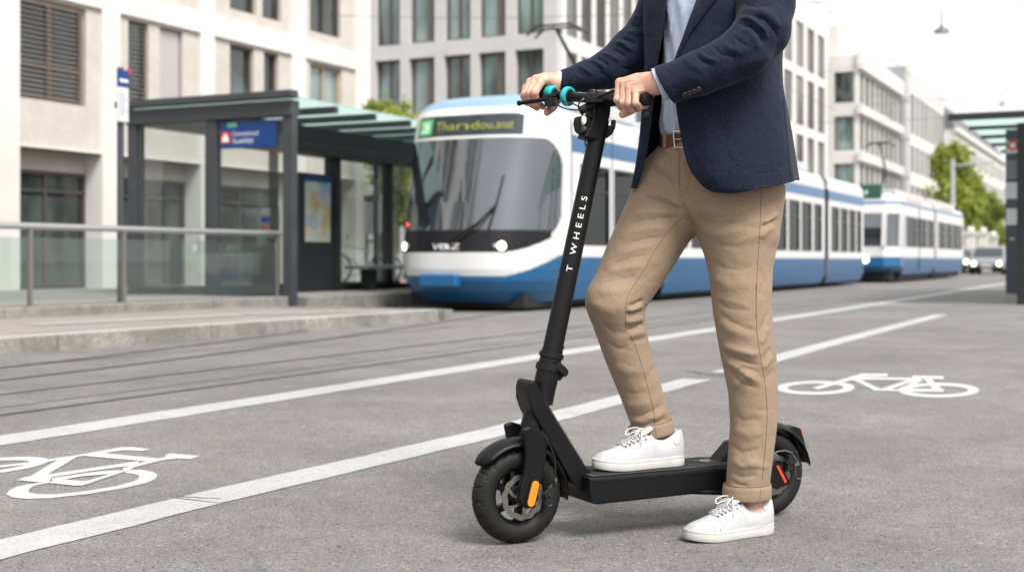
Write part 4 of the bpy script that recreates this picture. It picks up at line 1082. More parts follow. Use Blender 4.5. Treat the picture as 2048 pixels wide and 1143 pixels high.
b = MB(); b.tube([(0.22, -0.28, 1.0), (0.28, -0.1, 1.03), (0.29, 0, 1.02), (0.28, 0.1, 1.03), (0.22, 0.28, 1.0)], 0.012, 8); b.tube([(0.29, 0, 1.02), (0.30, 0, 0.9)], 0.013, 8); b.build('handlebar', m_chrome, bk, smooth=True)
b = MB(); b.rings([[(-0.36, 0.09*c_, 0.9+0.02*s_) for c_, s_ in ((1, 0), (0, 1), (-1, 0), (0, -1))], [(-0.2, 0.07*c_, 0.905+0.03*s_) for c_, s_ in ((1, 0), (0, 1), (-1, 0), (0, -1))], [(-0.06, 0.02*c_, 0.9+0.015*s_) for c_, s_ in ((1, 0), (0, 1), (-1, 0), (0, -1))]], True, True, True); b.build('saddle', m_tyre_b, bk, bevel=0.01)
b = MB(); b.tube([(-0.05, 0.03, 0.29), (0.08, 0.07, 0.2)], 0.01, 6); b.tube([(-0.05, -0.03, 0.29), (-0.18, -0.07, 0.38)], 0.01, 6); b.box(0.04, 0.13, 0.06, 0.16, 0.19, 0.21); b.box(-0.23, -0.14, -0.16, -0.06, 0.37, 0.39); b.lathe([(0.09, 0.0), (0.09, 0.004), (0.07, 0.004), (0.07, 0)], (-0.05, 0.03, 0.29), (0, 1, 0), 24); b.build('crank', m_chrome, bk)
b = MB(); b.lathe([(0.36, -0.03), (0.365, 0), (0.36, 0.03)], (-0.52, 0, 0.335), (0, 1, 0), 20, (R_(0), R_(180)), ref=(1, 0, 0.4)); b.build('mudguard', m_bike, bk)

# ---- right: information pylon and the shelter roof over the opposite stop
dP, yP = onX(2025, -2.25)
py_ = thing('information_pylon', 'dark slab information pylon with route disc and timetables, at the right edge', 'pylon', (-2.25, yP, 0))
m_pyl = mat('dark blue grey pylon', (0.045, 0.055, 0.075), 0.35, 0.2, var=0.05, vscale=3)
def PX(px): return onY(px, yP)[1]
x0, x1 = PX(2011), PX(2040)
b = MB(); b.box(x0, x1, yP, yP+0.14, 0.14, zat(252, dP)); pb = b.build('slab', m_pyl, py_, bevel=0.008)
b = MB(); b.box(x0-0.003, x1+0.003, yP-0.003, yP+0.143, 0.0, 0.14); b.build('foot', mat('concrete foot', (0.32, 0.31, 0.3), 0.8), py_)
yq = yP-0.005; xm = (x0+x1)/2
b = MB(); b.box(x0+0.02, x1-0.02, yq, yP-0.001, zat(306, dP), zat(281, dP)); d_ = b.build('route_panel', m_wsign, py_)
b = MB(); b.lathe([(0.05, 0), (0.1, 0), (0.1, 0.004), (0.05, 0.004)], (xm, yq-0.001, zat(291, dP)), (0, -1, 0), 28); b.build('red_ring', m_redsign, d_)
b = MB(); put_text(b, 'BK', 0.07, (xm-0.05, yq-0.001, zat(480, dP)), (1, 0, 0), (0, 0, 1)); b.build('operator_mark', m_wtxt, pb)
for t0, t1_ in ((365, 397), (417, 449)):
    b = MB(); b.box(x0+0.015, x1-0.015, yq, yP-0.001, zat(t1_, dP), zat(t0, dP)); tp = b.build('timetable', m_wsign, py_)
    b = MB()
    for i in range(5): b.box(x0+0.04, x1-0.05-0.03*(i % 2), yq-0.002, yq-0.0005, zat(t0+5+i*5.5, dP), zat(t0+3.8+i*5.5, dP))
    b.build('print', mat('grey print', (0.25, 0.26, 0.3), 0.6), tp)
b = MB()
for i in range(6): b.box(x0+0.02, x1-0.02, yq, yP-0.001, zat(325+i*6.2, dP), zat(322.5+i*6.2, dP))
b.build('stop_list', mat('pale grey print', (0.3, 0.31, 0.34), 0.6), py_)
s2 = thing('tram_shelter', 'flat glass roofed shelter with ribbed canopy over the pylon, cut by the right edge', 'shelter', (-1.8, 22.6, 0))
b = MB(); b.box(-3.0, 4.0, 22.5, 22.62, 3.06, 3.17); b.build('roof_edge', m_post_d, s2, bevel=0.008)
for i in range(6):
    y = 22.62+i*1.85
    b = MB(); b.box(-2.9, 4.0, y+0.01, y+1.84, 3.13, 3.15); b.build('roof_pane', m_rglass, s2)
    b = MB(); b.box(-2.9, 4.0, y+1.74, y+1.86, 3.07, 3.128); b.build('roof_rib', m_post_d, s2)
xq = onY(2046, 23.6)[1]
for xx, yy in ((xq, 23.6), (xq+0.3, 31.5), (3.5, 23.6), (3.5, 31.5)):
    b = MB(); b.box(xx-0.09, xx+0.09, yy-0.09, yy+0.09, 0, 3.068); b.build('post', m_post_d, s2, bevel=0.008)

# ---- vehicles down the street
m_carw = mat('silver white car paint', (0.20, 0.21, 0.23), 0.25, 0.1, coat=0.6)
m_card = mat('dark blue car paint', (0.03, 0.04, 0.07), 0.25, 0.2, coat=0.6)
m_cargl = mat('car glass', (0.03, 0.035, 0.04), 0.05, coat=0.4)
def car(name, label, loc, rz, body, L, W, H, van=False, lamps=True, grp=None):
    c = thing(name, label, 'van' if van else 'car', loc, grp, local=True); c.rotation_euler = (0, 0, rz)
    # side outline, nose towards +x
    if van: pr = [(-L/2, 0.35), (-L/2, H*0.9), (-L/2+0.15, H), (L*0.10, H), (L*0.20, H*0.97), (L*0.36, H*0.60), (L*0.47, H*0.50), (L/2, H*0.42), (L/2, 0.30)]
    else: pr = [(-L/2, 0.35), (-L/2, H*0.60), (-L/2+0.2, H*0.66), (-L*0.36, H*0.95), (-L*0.2, H), (L*0.02, H), (L*0.20, H*0.68), (L*0.46, H*0.55), (L/2, H*0.45), (L/2, 0.30)]
    def inset(z): return 0 if z < H*0.6 else (z-H*0.6)/(H*0.4)*W*0.10
    b = MB(); b.rings([[(x, -W/2+inset(z), z) for x, z in pr], [(x, W/2-inset(z), z) for x, z in pr]], True, True, True); bd = b.build('body', body, c, bevel=0.05, seg=3)
    b = MB(); k = 0.36 if van else 0.20; k2 = 0.205 if van else 0.03
    zA, zB = (H*0.62, H*0.93) if van else (H*0.70, H*0.95)
    xa, xb_ = (L*0.352, L*0.212) if van else (L*0.195, L*0.045)
    b.add([(xa+0.02, -W/2+0.12, zA), (xa+0.02, W/2-0.12, zA), (xb_+0.03, W/2-0.2, zB), (xb_+0.03, -W/2+0.2, zB)], [(0, 1, 2, 3)]); b.build('windscreen', m_cargl, c)
    for s_ in (1, -1):
        b = MB(); x0_, x1_ = (-L*0.1, L*0.2) if van else (-L*0.3, L*0.03)
        b.add([(x0_, s_*(W/2-inset(zA)+0.006), zA), (x1_+0.25, s_*(W/2-inset(zA)+0.006), zA), (x1_, s_*(W/2-inset(zB)+0.006), zB), (x0_+0.1, s_*(W/2-inset(zB)+0.006), zB)], [(0, 1, 2, 3)]); b.build('side_window', m_cargl, c)
        for xx in (-L*0.3, L*0.31):
            b = MB(); b.lathe([(0.0, -0.1), (0.31, -0.1), (0.33, -0.05), (0.33, 0.05), (0.31, 0.1), (0, 0.1)], (xx, s_*(W/2-0.1), 0.33), (0, 1, 0), 24); wh = b.build('wheel', m_under, c)
            b = MB(); b.lathe([(0.2, 0.0), (0.0, 0.02)], (xx, s_*(W/2+0.005), 0.33), (0, s_, 0), 16); b.build('rim', m_trw, wh)
        b = MB(); b.lathe([(0.135, 0), (0.12, 0.05), (0, 0.07)], (L/2-0.05, s_*(W/2-0.24), H*0.38 if van else 0.64), (1, 0, 0), 18); b.build('headlight', m_lamp if lamps else m_trw, c)
        b = MB(); b.box(L*0.2, L*0.25, s_*(W/2)-0.0 if s_ > 0 else -W/2-0.18, W/2+0.18 if s_ > 0 else -W/2, H*0.60, H*0.68); b.build('mirror', m_under, c, bevel=0.02)
    b = MB(); b.box(L/2-0.02, L/2+0.03, -W/2+0.1, W/2-0.1, 0.30, H*0.30 if van else 0.5); gr = b.build('bumper', m_under, c, bevel=0.01)
    b = MB(); b.box(L/2+0.031, L/2+0.036, -0.26, 0.26, 0.42, 0.53); b.build('number_plate', m_wsign, gr)
    return c
c0 = P(1973, 549, 67)
car('van', 'silver white van with both headlights lit, driving towards us down the street', (c0.x, c0.y+2.2, 0), R_(-90), m_carw, 4.6, 1.72, 1.48, True)
car('car', 'dark car parked in front of the far pale building, left of the van', (-10.6, 82, 0), R_(-90), m_card, 4.2, 1.7, 1.5, lamps=False)
c1 = P(2006, 545, 78)
car('car', 'dark car half hidden behind the pylon, right of the van', (c1.x+0.2, c1.y+2, 0), R_(-90), m_card, 4.3, 1.7, 1.45, lamps=False)
c2 = P(1917, 545, 74)
car('car', 'white car close behind the older tram, only its corner showing', (c2.x-0.2, c2.y+2, 0), R_(-90), m_carw, 4.2, 1.7, 1.4, lamps=True)

# ---- poles, lamps and overhead wires
m_pole = mat('galvanised pole', (0.42, 0.44, 0.44), 0.5, 0.3)
m_wire = mat('overhead wire', (0.10, 0.10, 0.11), 0.6)
dW, yW = onX(1905, -11.0)
lp = thing('catenary_pole', 'pale green grey pole in front of the bright street tree', 'pole', (-11.0, yW, 0))
b = MB(); b.tube([(-11.0, yW, 0), (-11.0, yW, 7.0)], [0.19, 0.13], 14); b.build('shaft', m_pole, lp, smooth=True)
b = MB(); b.tube([(-11.0, yW, 6.6), (-8.5, yW, 6.75)], 0.05, 8); b.build('arm', m_pole, lp)
dL = 42; c = P(1883, 64, dL)
la = thing('street_lamp', 'large dark dome lamp hanging from the span wires above the street', 'lamp', c)
def dome(root, c, r):
    b = MB(); b.lathe([(r, -0.10*r), (r*0.98, 0.05*r), (r*0.8, 0.30*r), (r*0.45, 0.48*r), (r*0.25, 0.52*r), (r*0.2, 0.85*r), (0, 0.85*r)], c, (0, 0, 1), 28); b.build('shade', mat('lamp grey', (0.11, 0.12, 0.13), 0.4, 0.3), root, smooth=True)
    b = MB(); b.lathe([(r*0.9, -0.08*r), (0, -0.2*r)], c, (0, 0, 1), 24); b.build('diffuser', mat('lamp diffuser', (0.5, 0.5, 0.5), 0.4), root)
dome(la, c, 0.25)
c_ = P(2004, 210, 96); lb = thing('street_lamp', 'small far dome lamp hanging above the shelter roof at the right', 'lamp', c_); dome(lb, c_, 0.26)
def span(label, a, b_, r=0.007, sag=0.25, name='span_wire', g='overhead wires'):
    a, b_ = Vector(a), Vector(b_); m = MB(); pts = [a.lerp(b_, i/24)-Vector((0, 0, sag*4*(i/24)*(1-i/24))) for i in range(25)]
    m.tube(pts, r, 5); return tag(m.build(name, m_wire), label, 'wire', g)
span('span wire carrying the large dome lamp across the street', (XB, c.y+4, c.z+1.5), (16, c.y-8, c.z+2.4), sag=0.9)
b = MB(); b.tube([c+Vector((0, 0, 0.2)), c+Vector((0, 0, 0.72))], 0.02, 6); b.build('hanger', m_wire, la)
b = MB(); b.tube([c_+Vector((0, 0, 0.2)), c_+Vector((0, 0, 0.9))], 0.02, 6); b.build('hanger', m_wire, lb)
span('far span wire above the small dome lamp', (XC, 97, 12.8), (16, 95, 13.0), 0.012, 1.2)
span('span wire just over the roof of the right shelter', (XC, 84, 10.6), (16, 60, 10.2), 0.010, 0.7)
span('span wire sloping down from the upper right towards the banded building', (XB, 60, 8.8), (16, 42, 11.2), 0.008, 0.7)
span('contact wire above the near tram track', (-8.75, -10, 5.35), (-8.6, 130, 5.35), 0.006, 0.0, 'contact_wire')
span('contact wire above the road track', (-5.35, -10, 5.35), (-5.35, 130, 5.35), 0.006, 0.0, 'contact_wire')
span('short cross wire behind the pantograph of the near tram', (-17.6, 26, 6.6), (-5.0, 26.5, 6.0), 0.007, 0.2)
span('short cross wire over the older tram', (-20.6, 52, 6.9), (-5.0, 52.5, 6.3), 0.008, 0.3)
# stone posts by the trees
for i, (px, top, d) in enumerate(((1941, 462, 88), (1966, 463, 96), (1986, 470, 104))):
    a = P(px, 525, d); zt_ = zat(top, d)
    lbl = ['white stone gate post nearest the rear of the older tram', 'middle white stone gate post behind the van', 'white stone gate post furthest along, just left of the pylon'][i]
    g_ = thing('gate_post', lbl, 'post', (a.x, a.y, 0), 'white gate posts under the trees')
    b = MB(); b.box(a.x-0.32, a.x+0.32, a.y-0.32, a.y+0.32, 0, zt_-0.25); b.build('shaft', m_white, g_, bevel=0.02)
    b = MB(); b.box(a.x-0.4, a.x+0.4, a.y-0.4, a.y+0.4, zt_-0.25, zt_-0.05); b.lathe([(0.22, 0), (0.3, 0.12), (0.2, 0.32), (0, 0.38)], (a.x, a.y, zt_-0.05), (0, 0, 1), 16); b.build('cap', m_white, g_)
b = MB(); b.box(-17.2, -16.9, 70, 150, 0, 1.5); tag(b.build('garden_wall', m_insert), 'low beige garden wall running behind the older tram and the gate posts', 'wall')

# ================================================================== trees
def leaf_mat(name, c1, c2):
    m = bpy.data.materials.new(name); m.use_nodes = True; n, l = m.node_tree.nodes, m.node_tree.links; b = n['Principled BSDF']
    tc = n.new('ShaderNodeTexCoord'); t = n.new('ShaderNodeTexNoise'); t.inputs['Scale'].default_value = 1.1; t.inputs['Detail'].default_value = 5; l.new(tc.outputs['Object'], t.inputs['Vector'])
    cr = n.new('ShaderNodeValToRGB'); cr.color_ramp.elements[0].position = 0.35; cr.color_ramp.elements[1].position = 0.65; cr.color_ramp.elements[0].color = (*c1, 1); cr.color_ramp.elements[1].color = (*c2, 1)
    l.new(t.outputs['Fac'], cr.inputs[0]); l.new(cr.outputs[0], b.inputs['Base Color']); b.inputs['Roughness'].default_value = 0.6
    tr = n.new('ShaderNodeBsdfTranslucent'); l.new(cr.outputs[0], tr.inputs[0]); mx = n.new('ShaderNodeMixShader'); mx.inputs[0].default_value = 0.45
    l.new(b.outputs[0], mx.inputs[1]); l.new(tr.outputs[0], mx.inputs[2]); l.new(mx.outputs[0], n['Material Output'].inputs[0]); return m
m_leaf1 = leaf_mat('fresh leaves', (0.17, 0.22, 0.03), (0.42, 0.48, 0.09)); m_leaf2 = leaf_mat('deep green leaves', (0.11, 0.16, 0.025), (0.32, 0.39, 0.08))
m_bark = mat('bark', (0.09, 0.075, 0.06), 0.9, var=0.2, vscale=8, bump=0.6, bscale=30, bdist=0.02)
def tree(label, x, y, z0, crowns, trunk, lm, n, size, seed, clear=1.8):
    rg = np.random.RandomState(seed); rd = random.Random(seed)
    t = thing('tree', label, 'tree', (x, y, z0), 'street trees')
    b = MB(); top = max(c[2] for c in crowns); b.tube([(x, y, z0-0.05), (x+0.05, y, z0+clear*0.6), (x-0.05, y+0.05, z0+clear), (x, y, top)], [trunk*1.3, trunk, trunk*0.85, trunk*0.25], 10); 
    for cx, cy, cz, r in crowns:
        k = 3
        for _ in range(k):
            e = Vector((cx, cy, cz))+Vector([rd.uniform(-0.6, 0.6)*r for _ in range(3)]); s0_ = Vector((x, y, z0+clear+rd.uniform(0, max(0.3, cz-z0-clear)*0.7)))
            b.tube([s0_, s0_.lerp(e, 0.5)+Vector((0, 0, r*0.12)), e], [trunk*0.4, trunk*0.25, trunk*0.08], 6)
    b.build('trunk', m_bark, t, smooth=True)
    V = []; F = []; tot = sum(c[3]**2 for c in crowns)
    for cx, cy, cz, r in crowns:
        m = int(n*r*r/tot); nc = max(10, int(22*r)); cl = rg.normal(size=(nc, 3)); cl /= np.linalg.norm(cl, axis=1)[:, None]; cl = cl*(rg.uniform(0.35, 1.0, (nc, 1)))*r*np.array([1, 1, 0.85])
        which = rg.randint(0, nc, m); p = cl[which]+rg.normal(size=(m, 3))*r*0.17+np.array([cx, cy, cz])
        d = rg.normal(size=(m, 3)); d /= np.linalg.norm(d, axis=1)[:, None]; e = np.cross(d, rg.normal(size=(m, 3))); e /= np.linalg.norm(e, axis=1)[:, None]
        s_ = size*rg.uniform(0.6, 1.3, (m, 1)); q = np.stack([p-d*s_, p-e*s_*0.55, p+d*s_, p+e*s_*0.55], 1)
        o = len(V)*1; base = sum(len(v_) for v_ in V); V.append(q.reshape(-1, 3)); F.append(np.arange(m*4).reshape(-1, 4)+base)
    raw_mesh('crown', np.concatenate(V), np.concatenate(F), lm, t, smooth=False)
    return t
def PT(px, py, d): v = P(px, py, d); return (v.x, v.y, v.z)
a = P(1918, 525, 99)
def cr_(lst, d): return [(*PT(px, py, d+dd), r) for px, py, dd, r in lst]
tree('tall bright green street tree right behind the older tram', a.x, a.y, 0.1, cr_([(1908, 335, 0, 1.6), (1925, 365, 1.5, 1.7), (1900, 395, -1, 1.7), (1930, 410, 0, 1.6), (1905, 445, 0, 1.6), (1925, 455, 1, 1.4), (1945, 385, 1, 1.0), (1893, 350, 1, 1.2), (1895, 310, 1, 1.1), (1918, 310, 1, 0.9)], 99), 0.2, m_leaf1, 15000, 0.17, 1)
a = P(1968, 525, 118)
tree('lower darker green street tree, above the van', a.x, a.y, 0.1, cr_([(1957, 425, 0, 1.7), (1980, 435, 1, 1.5), (1962, 400, 1, 1.3), (1992, 420, 0, 1.1), (1945, 440, 0, 1.3), (1975, 455, 0, 1.2)], 118), 0.2, m_leaf2, 9000, 0.18, 2)
a = P(1948, 525, 170)
tree('distant green tree filling the gap before the pale building', a.x, a.y, 0.1, cr_([(1940, 430, 0, 3.2), (1925, 460, 2, 3.0), (1960, 460, 0, 2.6), (1990, 470, 0, 2.4)], 170), 0.25, m_leaf1, 9000, 0.24, 5)
dT = 31; a = P(785, 560, dT)
tree('young yellow green tree behind the glass tram shelter', a.x, a.y, Z2, cr_([(762, 225, 0, 0.42), (800, 235, 0.4, 0.5), (785, 270, 0, 0.6), (770, 300, 0, 0.55), (800, 320, -0.3, 0.5), (765, 350, 0.2, 0.42), (790, 365, 0, 0.4), (820, 255, 0, 0.4)], dT), 0.06, m_leaf1, 6000, 0.07, 3)
dT = 36; a = P(812, 560, dT)
tree('slim tree between the shelter and the tram front, further back', a.x, a.y, Z2, cr_([(805, 390, 0, 0.7), (800, 350, 0, 0.7), (815, 420, 0.2, 0.6), (790, 400, 0.3, 0.55), (830, 340, 0, 0.7)], dT), 0.07, m_leaf2, 4500, 0.08, 4)
# ================================================================== the electric scooter
SO = G(1033, 1084); SRr = G(1530, 1031.5)
sf = (SO-SRr); WB = sf.length; sf.normalize(); sl = Vector((-sf.y, sf.x, 0)); up = Vector((0, 0, 1))
if sl.y > 0: sl = -sl                                  # towards the camera: the scooter's left side
EYE = Vector((0, 0, CH))
def sp(px, py, lat):
    """the point of the upright plane lat metres left of the scooter's middle that is seen at (px, py)"""
    d = P(px, py, 1.0)-EYE
    return EYE+d*(((SO+sl*lat-EYE).dot(sl))/d.dot(sl))
def sl3(x, y, z): return SO+sf*x+sl*y+up*z
m_sb = mat('scooter black satin', (0.0055, 0.0057, 0.0065), 0.40, spec=0.22, bump=0.06, bscale=900, bdist=0.0005, var=0.10, vscale=9, rvar=0.06)
m_sb2 = mat('black plastic', (0.0065, 0.0065, 0.007), 0.5, spec=0.25, bump=0.1, bscale=700, bdist=0.0006)
m_tyre = mat('tyre rubber', (0.009, 0.009, 0.009), 0.62, spec=0.3, bump=0.15, bscale=400, bdist=0.0006, var=0.25, vscale=25)
m_mat = mat('deck rubber', (0.045, 0.045, 0.048), 0.7)
m_steel = mat('disc steel', (0.27, 0.25, 0.235), 0.32, 0.9, var=0.1, vscale=30)
m_dark = mat('dark metal', (0.03, 0.03, 0.032), 0.4, 0.6)
m_orange = mat('orange reflector', (0.80, 0.22, 0.008), 0.25, coat=0.3, bump=0.3, bscale=600, bdist=0.0008)
m_redr = mat('red reflector', (0.62, 0.06, 0.015), 0.3, coat=0.3)
m_teal = mat('turquoise foam', (0.012, 0.42, 0.44), 0.7, bump=0.25, bscale=500, bdist=0.001, var=0.06, vscale=40)
m_grip = mat('rubber grip', (0.007, 0.007, 0.0075), 0.7, spec=0.25, bump=0.5, bscale=350, bdist=0.0012)
m_cable = mat('cable', (0.012, 0.012, 0.012), 0.4)
m_badge = mat('white badge', (0.62, 0.62, 0.62), 0.4)
m_lens = mat('headlamp lens', (0.60, 0.63, 0.60), 0.12, coat=0.5, var=0.25, vscale=45)
m_inner = mat('reflector grey', (0.03, 0.03, 0.03), 0.4, bump=0.8, bscale=300, bdist=0.002)

sc = thing('electric_scooter', 'matt black electric scooter with turquoise bar rings, ridden by the man in the blazer', 'scooter', SO)

def wheel(c, near, name='wheel'):
    R, T = 0.1275, 0.031
    NS, NP = 252, 30; rg = []
    for i in range(NS+1):
        a = 2*PI*i/NS; row = []
        for j in range(NP):
            q = -2.35+4.7*j/(NP-1)                      # round the tyre's section, outer crown at 0
            r = R-T+T*math.cos(q)*(1.0 if abs(q) < 1.2 else 1.0); y = T*math.sin(q)*1.02
            if abs(q) < 1.15:
                ph = (i/NS*20+0.55*abs(q)+0.16*math.sin(6*abs(q))) % 1.0
                g = 0.0
                if abs(q) > 0.14 and ph < 0.13: g = 0.0034
                if 0.78 < abs(q) < 0.88 and (i/NS*20 % 1) < 0.62: g = 0.0028
                if abs(q) < 0.07: g = 0.002
                r -= g*math.cos(q); y -= math.copysign(g*abs(math.sin(q)), q)
            if 1.62 < abs(q) < 1.78: r += 0.0012
            row.append(c+sf*(r*math.cos(a))+up*(r*math.sin(a))+sl*y)
        rg.append(row)
    root = MB().rings(rg, False).build(name, m_tyre, sc, smooth=True, angle=50)
    b = MB()
    b.lathe([(0.083, -0.022), (0.083, 0.022), (0.078, 0.024), (0.070, 0.020), (0.067, 0.012), (0.067, -0.012), (0.070, -0.020), (0.078, -0.024), (0.083, -0.022)], c, sl, 64)
    b.lathe([(0, 0.036), (0.012, 0.036), (0.014, 0.03), (0.03, 0.028), (0.031, 0.02), (0.031, -0.02), (0.02, -0.03), (0, -0.03)], c, sl, 32)
    for k in range(6):
        a = 2*PI*k/6+0.25; d = sf*math.cos(a)+up*math.sin(a); d2 = sf*math.cos(a+0.25)+up*math.sin(a+0.25)
        b.bar(c+d*0.026, c+d2*0.071, 0.018, 0.02, sl)
    b.build('rim', m_sb, root, bevel=0.002)
    yd = 0.038*near; b = MB(); b.cur = 0
    n = 96; o = []; q = []
    for h in (yd-0.001, yd+0.001):
        o.append([c+sl*h+(sf*math.cos(2*PI*i/n)+up*math.sin(2*PI*i/n))*(0.060+0.0016*math.sin(12*2*PI*i/n)) for i in range(n)])
        q.append([c+sl*h+(sf*math.cos(2*PI*i/n)+up*math.sin(2*PI*i/n))*(0.0455+0.0012*math.sin(12*2*PI*i/n)) for i in range(n)])
    b.rings([o[0], o[1], q[1], q[0], o[0]], True)
    for k in range(6):
        a = 2*PI*k/6; e = [sf*math.cos(a+t)+up*math.sin(a+t) for t in (0, 0.28, 0.5)]
        p = [c+sl*yd+e[0]*0.019, c+sl*yd+e[1]*0.033, c+sl*yd+e[2]*0.047]
        for u_, v_ in zip(p[:-1], p[1:]): b.bar(u_, v_, 0.0075, 0.0022, sl)
    b.lathe([(0.013, 0.0012), (0.022, 0.0012), (0.022, -0.0012), (0.013, -0.0012), (0.013, 0.0012)], c+sl*yd, sl, 32)
    ds = b.build('brake_disc', m_steel, root)
    b = MB(); side = 1 if near > 0 else -1
    for k in range(36):
        for r, w_ in ((0.0505, 0.0), (0.0555, 0.5)):
            a = 2*PI*(k+w_)/36; p = c+sl*(yd+0.0013*side)+(sf*math.cos(a)+up*math.sin(a))*r
            b.lathe([(0.0013, 0.0), (0, 0.00012*side)], p, sl, 6)
    b.build('disc_hole', m_dark, ds)['kind'] = 'stuff'
    b = MB()
    for k in range(6):
        a = 2*PI*k/6; b.lathe([(0.0026, 0), (0.0026, 0.002), (0, 0.002)], c+sl*(yd+0.001)+(sf*math.cos(a)+up*math.sin(a))*0.0175, sl, 8)
    b.build('disc_bolt', m_steel, ds)['kind'] = 'stuff'
    return root
FW = SO+up*0.1275; RW = SO-sf*WB+up*0.1275
wheel(FW, 1, 'front_wheel'); wheel(RW, 1, 'rear_wheel')

# fork: crown, two legs, their orange reflector
leg = [(1046, 858), (1060, 852), (1078, 857), (1090, 868), (1095, 890), (1094, 915), (1088, 945), (1080, 975), (1075, 1000), (1068, 1014), (1056, 1018), (1045, 1012), (1039, 1000), (1043, 974), (1050, 938), (1052, 905), (1050, 880)]
pl = [sp(x, y, 0.062) for x, y in leg]
b = MB(); b.prism(pl, -sl*0.018); fk = b.build('fork', m_sb, sc, bevel=0.006, seg=3)
b = MB(); b.prism([p-sl*0.106 for p in pl], -sl*0.018); b.build('fork_leg', m_sb, fk, bevel=0.006, seg=3)
A_ = sp(1062, 857, 0.0); AX = (sp(1203, 215, 0)-sp(1078, 800, 0)).normalized()       # steering axis
cc_ = sp(1066, 876, 0.0); rg = []
for i in range(17):
    ph = -PI/2+PI*i/16; q = []
    for k in range(32):
        an = 2*PI*k/32; e = 0.72; f_ = lambda v: math.copysign(abs(v)**e, v)
        q.append(cc_+sf*(0.036*f_(math.cos(ph))*f_(math.cos(an)))+sl*(0.052*f_(math.cos(ph))*f_(math.sin(an)))+up*(0.030*f_(math.sin(ph))-0.004))
    rg.append(q)
b = MB(); b.rings(rg, True); b.build('crown', m_sb, fk, smooth=True, angle=80)
r0, r1 = sp(1070.5, 969, 0.066), sp(1062, 1004, 0.066)
def capsule(b, a, c, r, th, n=14):
    t = (c-a).normalized(); s = sl.cross(t).normalized(); pts = []
    for k in range(n+1): an = PI*k/n; pts.append(a-t*math.sin(an)*r+s*math.cos(an)*r)
    for k in range(n+1): an = PI*k/n; pts.append(c+t*math.sin(an)*r-s*math.cos(an)*r)
    return b.prism(pts, sl*th)
b = MB(); capsule(b, r0-sl*0.004, r1-sl*0.004, 0.0145, 0.005); rh = b.build('reflector_housing', m_sb2, fk, bevel=0.0015)
b = MB(); capsule(b, r0, r1, 0.0108, 0.003); b.build('fork_reflector', m_orange, rh, bevel=0.001)
b = MB(); b.lathe([(0.0075, 0), (0.0075, 0.006), (0, 0.006)], FW+sl*0.046, sl, 6); b.build('axle_nut', m_steel, fk)
# front mudguard: two curved shells on the wheel's circle
def guard(a0, a1, r, w, c, name, par, th=0.003, tip=0.0, n=36):
    rg = []
    for i in range(n+1):
        t = i/n; a = R_(a0+(a1-a0)*t); d = sf*math.cos(a)+up*math.sin(a); row = []
        ww = w*(1-tip*(max(0, 1-t*5))**2)
        for j in range(13):
            q = -1+2*j/12; row.append(c+d*(r-0.018*abs(q)**2.4)+sl*(ww*q))
        rg.append(row)
    return MB().rings(rg, False).build(name, m_sb, par, smooth=True, solid=th, off=0)
guard(38, 100, 0.152, 0.043, FW, 'front_mudguard', sc, 0.004, 0.75)
guard(118, 188, 0.149, 0.036, FW, 'mudguard_flap', fk, 0.004)

# neck and deck: outline of the frame swept across
neck = [(1057, 776), (1060, 763), (1067, 759), (1076, 768), (1087, 791), (1112, 836), (1140, 881), (1170, 928), (1190, 949), (1194, 1002), (1180, 1000), (1143, 962), (1115, 912), (1086, 862), (1064, 820), (1057, 799)]
L_ = 0.040
b = MB(); b.prism([sp(x, y, L_) for x, y in neck], -sl*2*L_); nk = b.build('frame_neck', m_sb, sc, bevel=0.013, seg=5)
groove = [(1092, 812), (1160, 930)]
b = MB()                                              # ribbed rubber strip on the neck's upper face
pa, pb = sp(1089, 797, L_), sp(1170, 928, L_); tdir = (pb-pa).normalized(); nrm = sl.cross(tdir); nrm = nrm if nrm.dot(up) > 0 else -nrm
for k in range(34):
    p = pa+tdir*(k*(pb-pa).length/34); b.bar(p-sl*0.072+nrm*0.001, p-sl*0.008+nrm*0.001, 0.0035, 0.005, nrm)
b.build('rubber_ribs', m_mat, nk)
fa_, fb_ = sp(1058.5, 782, L_), sp(1063, 802, L_)
b = MB(); b.add([fa_-sl*0.018+sf*0.0015, fa_-sl*0.062+sf*0.0015, fb_-sl*0.062+sf*0.0015, fb_-sl*0.018+sf*0.0015], [(0, 1, 2, 3)]); b.build('neck_reflector', m_inner, nk)
ZD = 0.171; xd0 = (sp(1186, 948, 0.085)-SO).dot(sf); xd1 = -WB+0.135
dk = [(xd0+0.01, ZD-0.008), (xd0+0.012, ZD), (xd1, ZD), (xd1-0.01, ZD-0.008), (xd1-0.005, 0.112), (xd1+0.03, 0.104), (xd0-0.015, 0.098), (xd0+0.006, 0.104)]
b = MB(); b.prism([sl3(x, 0.085, z) for x, z in dk], -sl*0.17); dkb = b.build('deck', m_sb, sc, bevel=0.007, seg=4)
b = MB(); b.prism([sl3(x, 0.0865, z) for x, z in [(xd0+0.0, ZD-0.012), (xd1, ZD-0.012), (xd1, ZD-0.006), (xd0, ZD-0.006)]], -sl*0.004); b.build('deck_rim', m_sb2, dkb, bevel=0.001)
b = MB(); b.prism([sl3(xd0-0.002, y, ZD+0.001) for y in (-0.074, 0.074)]+[sl3(xd1+0.015, y, ZD+0.001) for y in (0.074, -0.074)], up*0.003); mt = b.build('deck_mat', m_mat, dkb, bevel=0.001)
b = MB(); x = xd0-0.01
while x > xd1+0.03:
    b.bar(sl3(x+0.012, -0.072, ZD+0.0046), sl3(x-0.012, 0.072, ZD+0.0046), 0.0045, 0.002); x -= 0.0095
rb_ = b.build('mat_ribs', m_mat, mt)
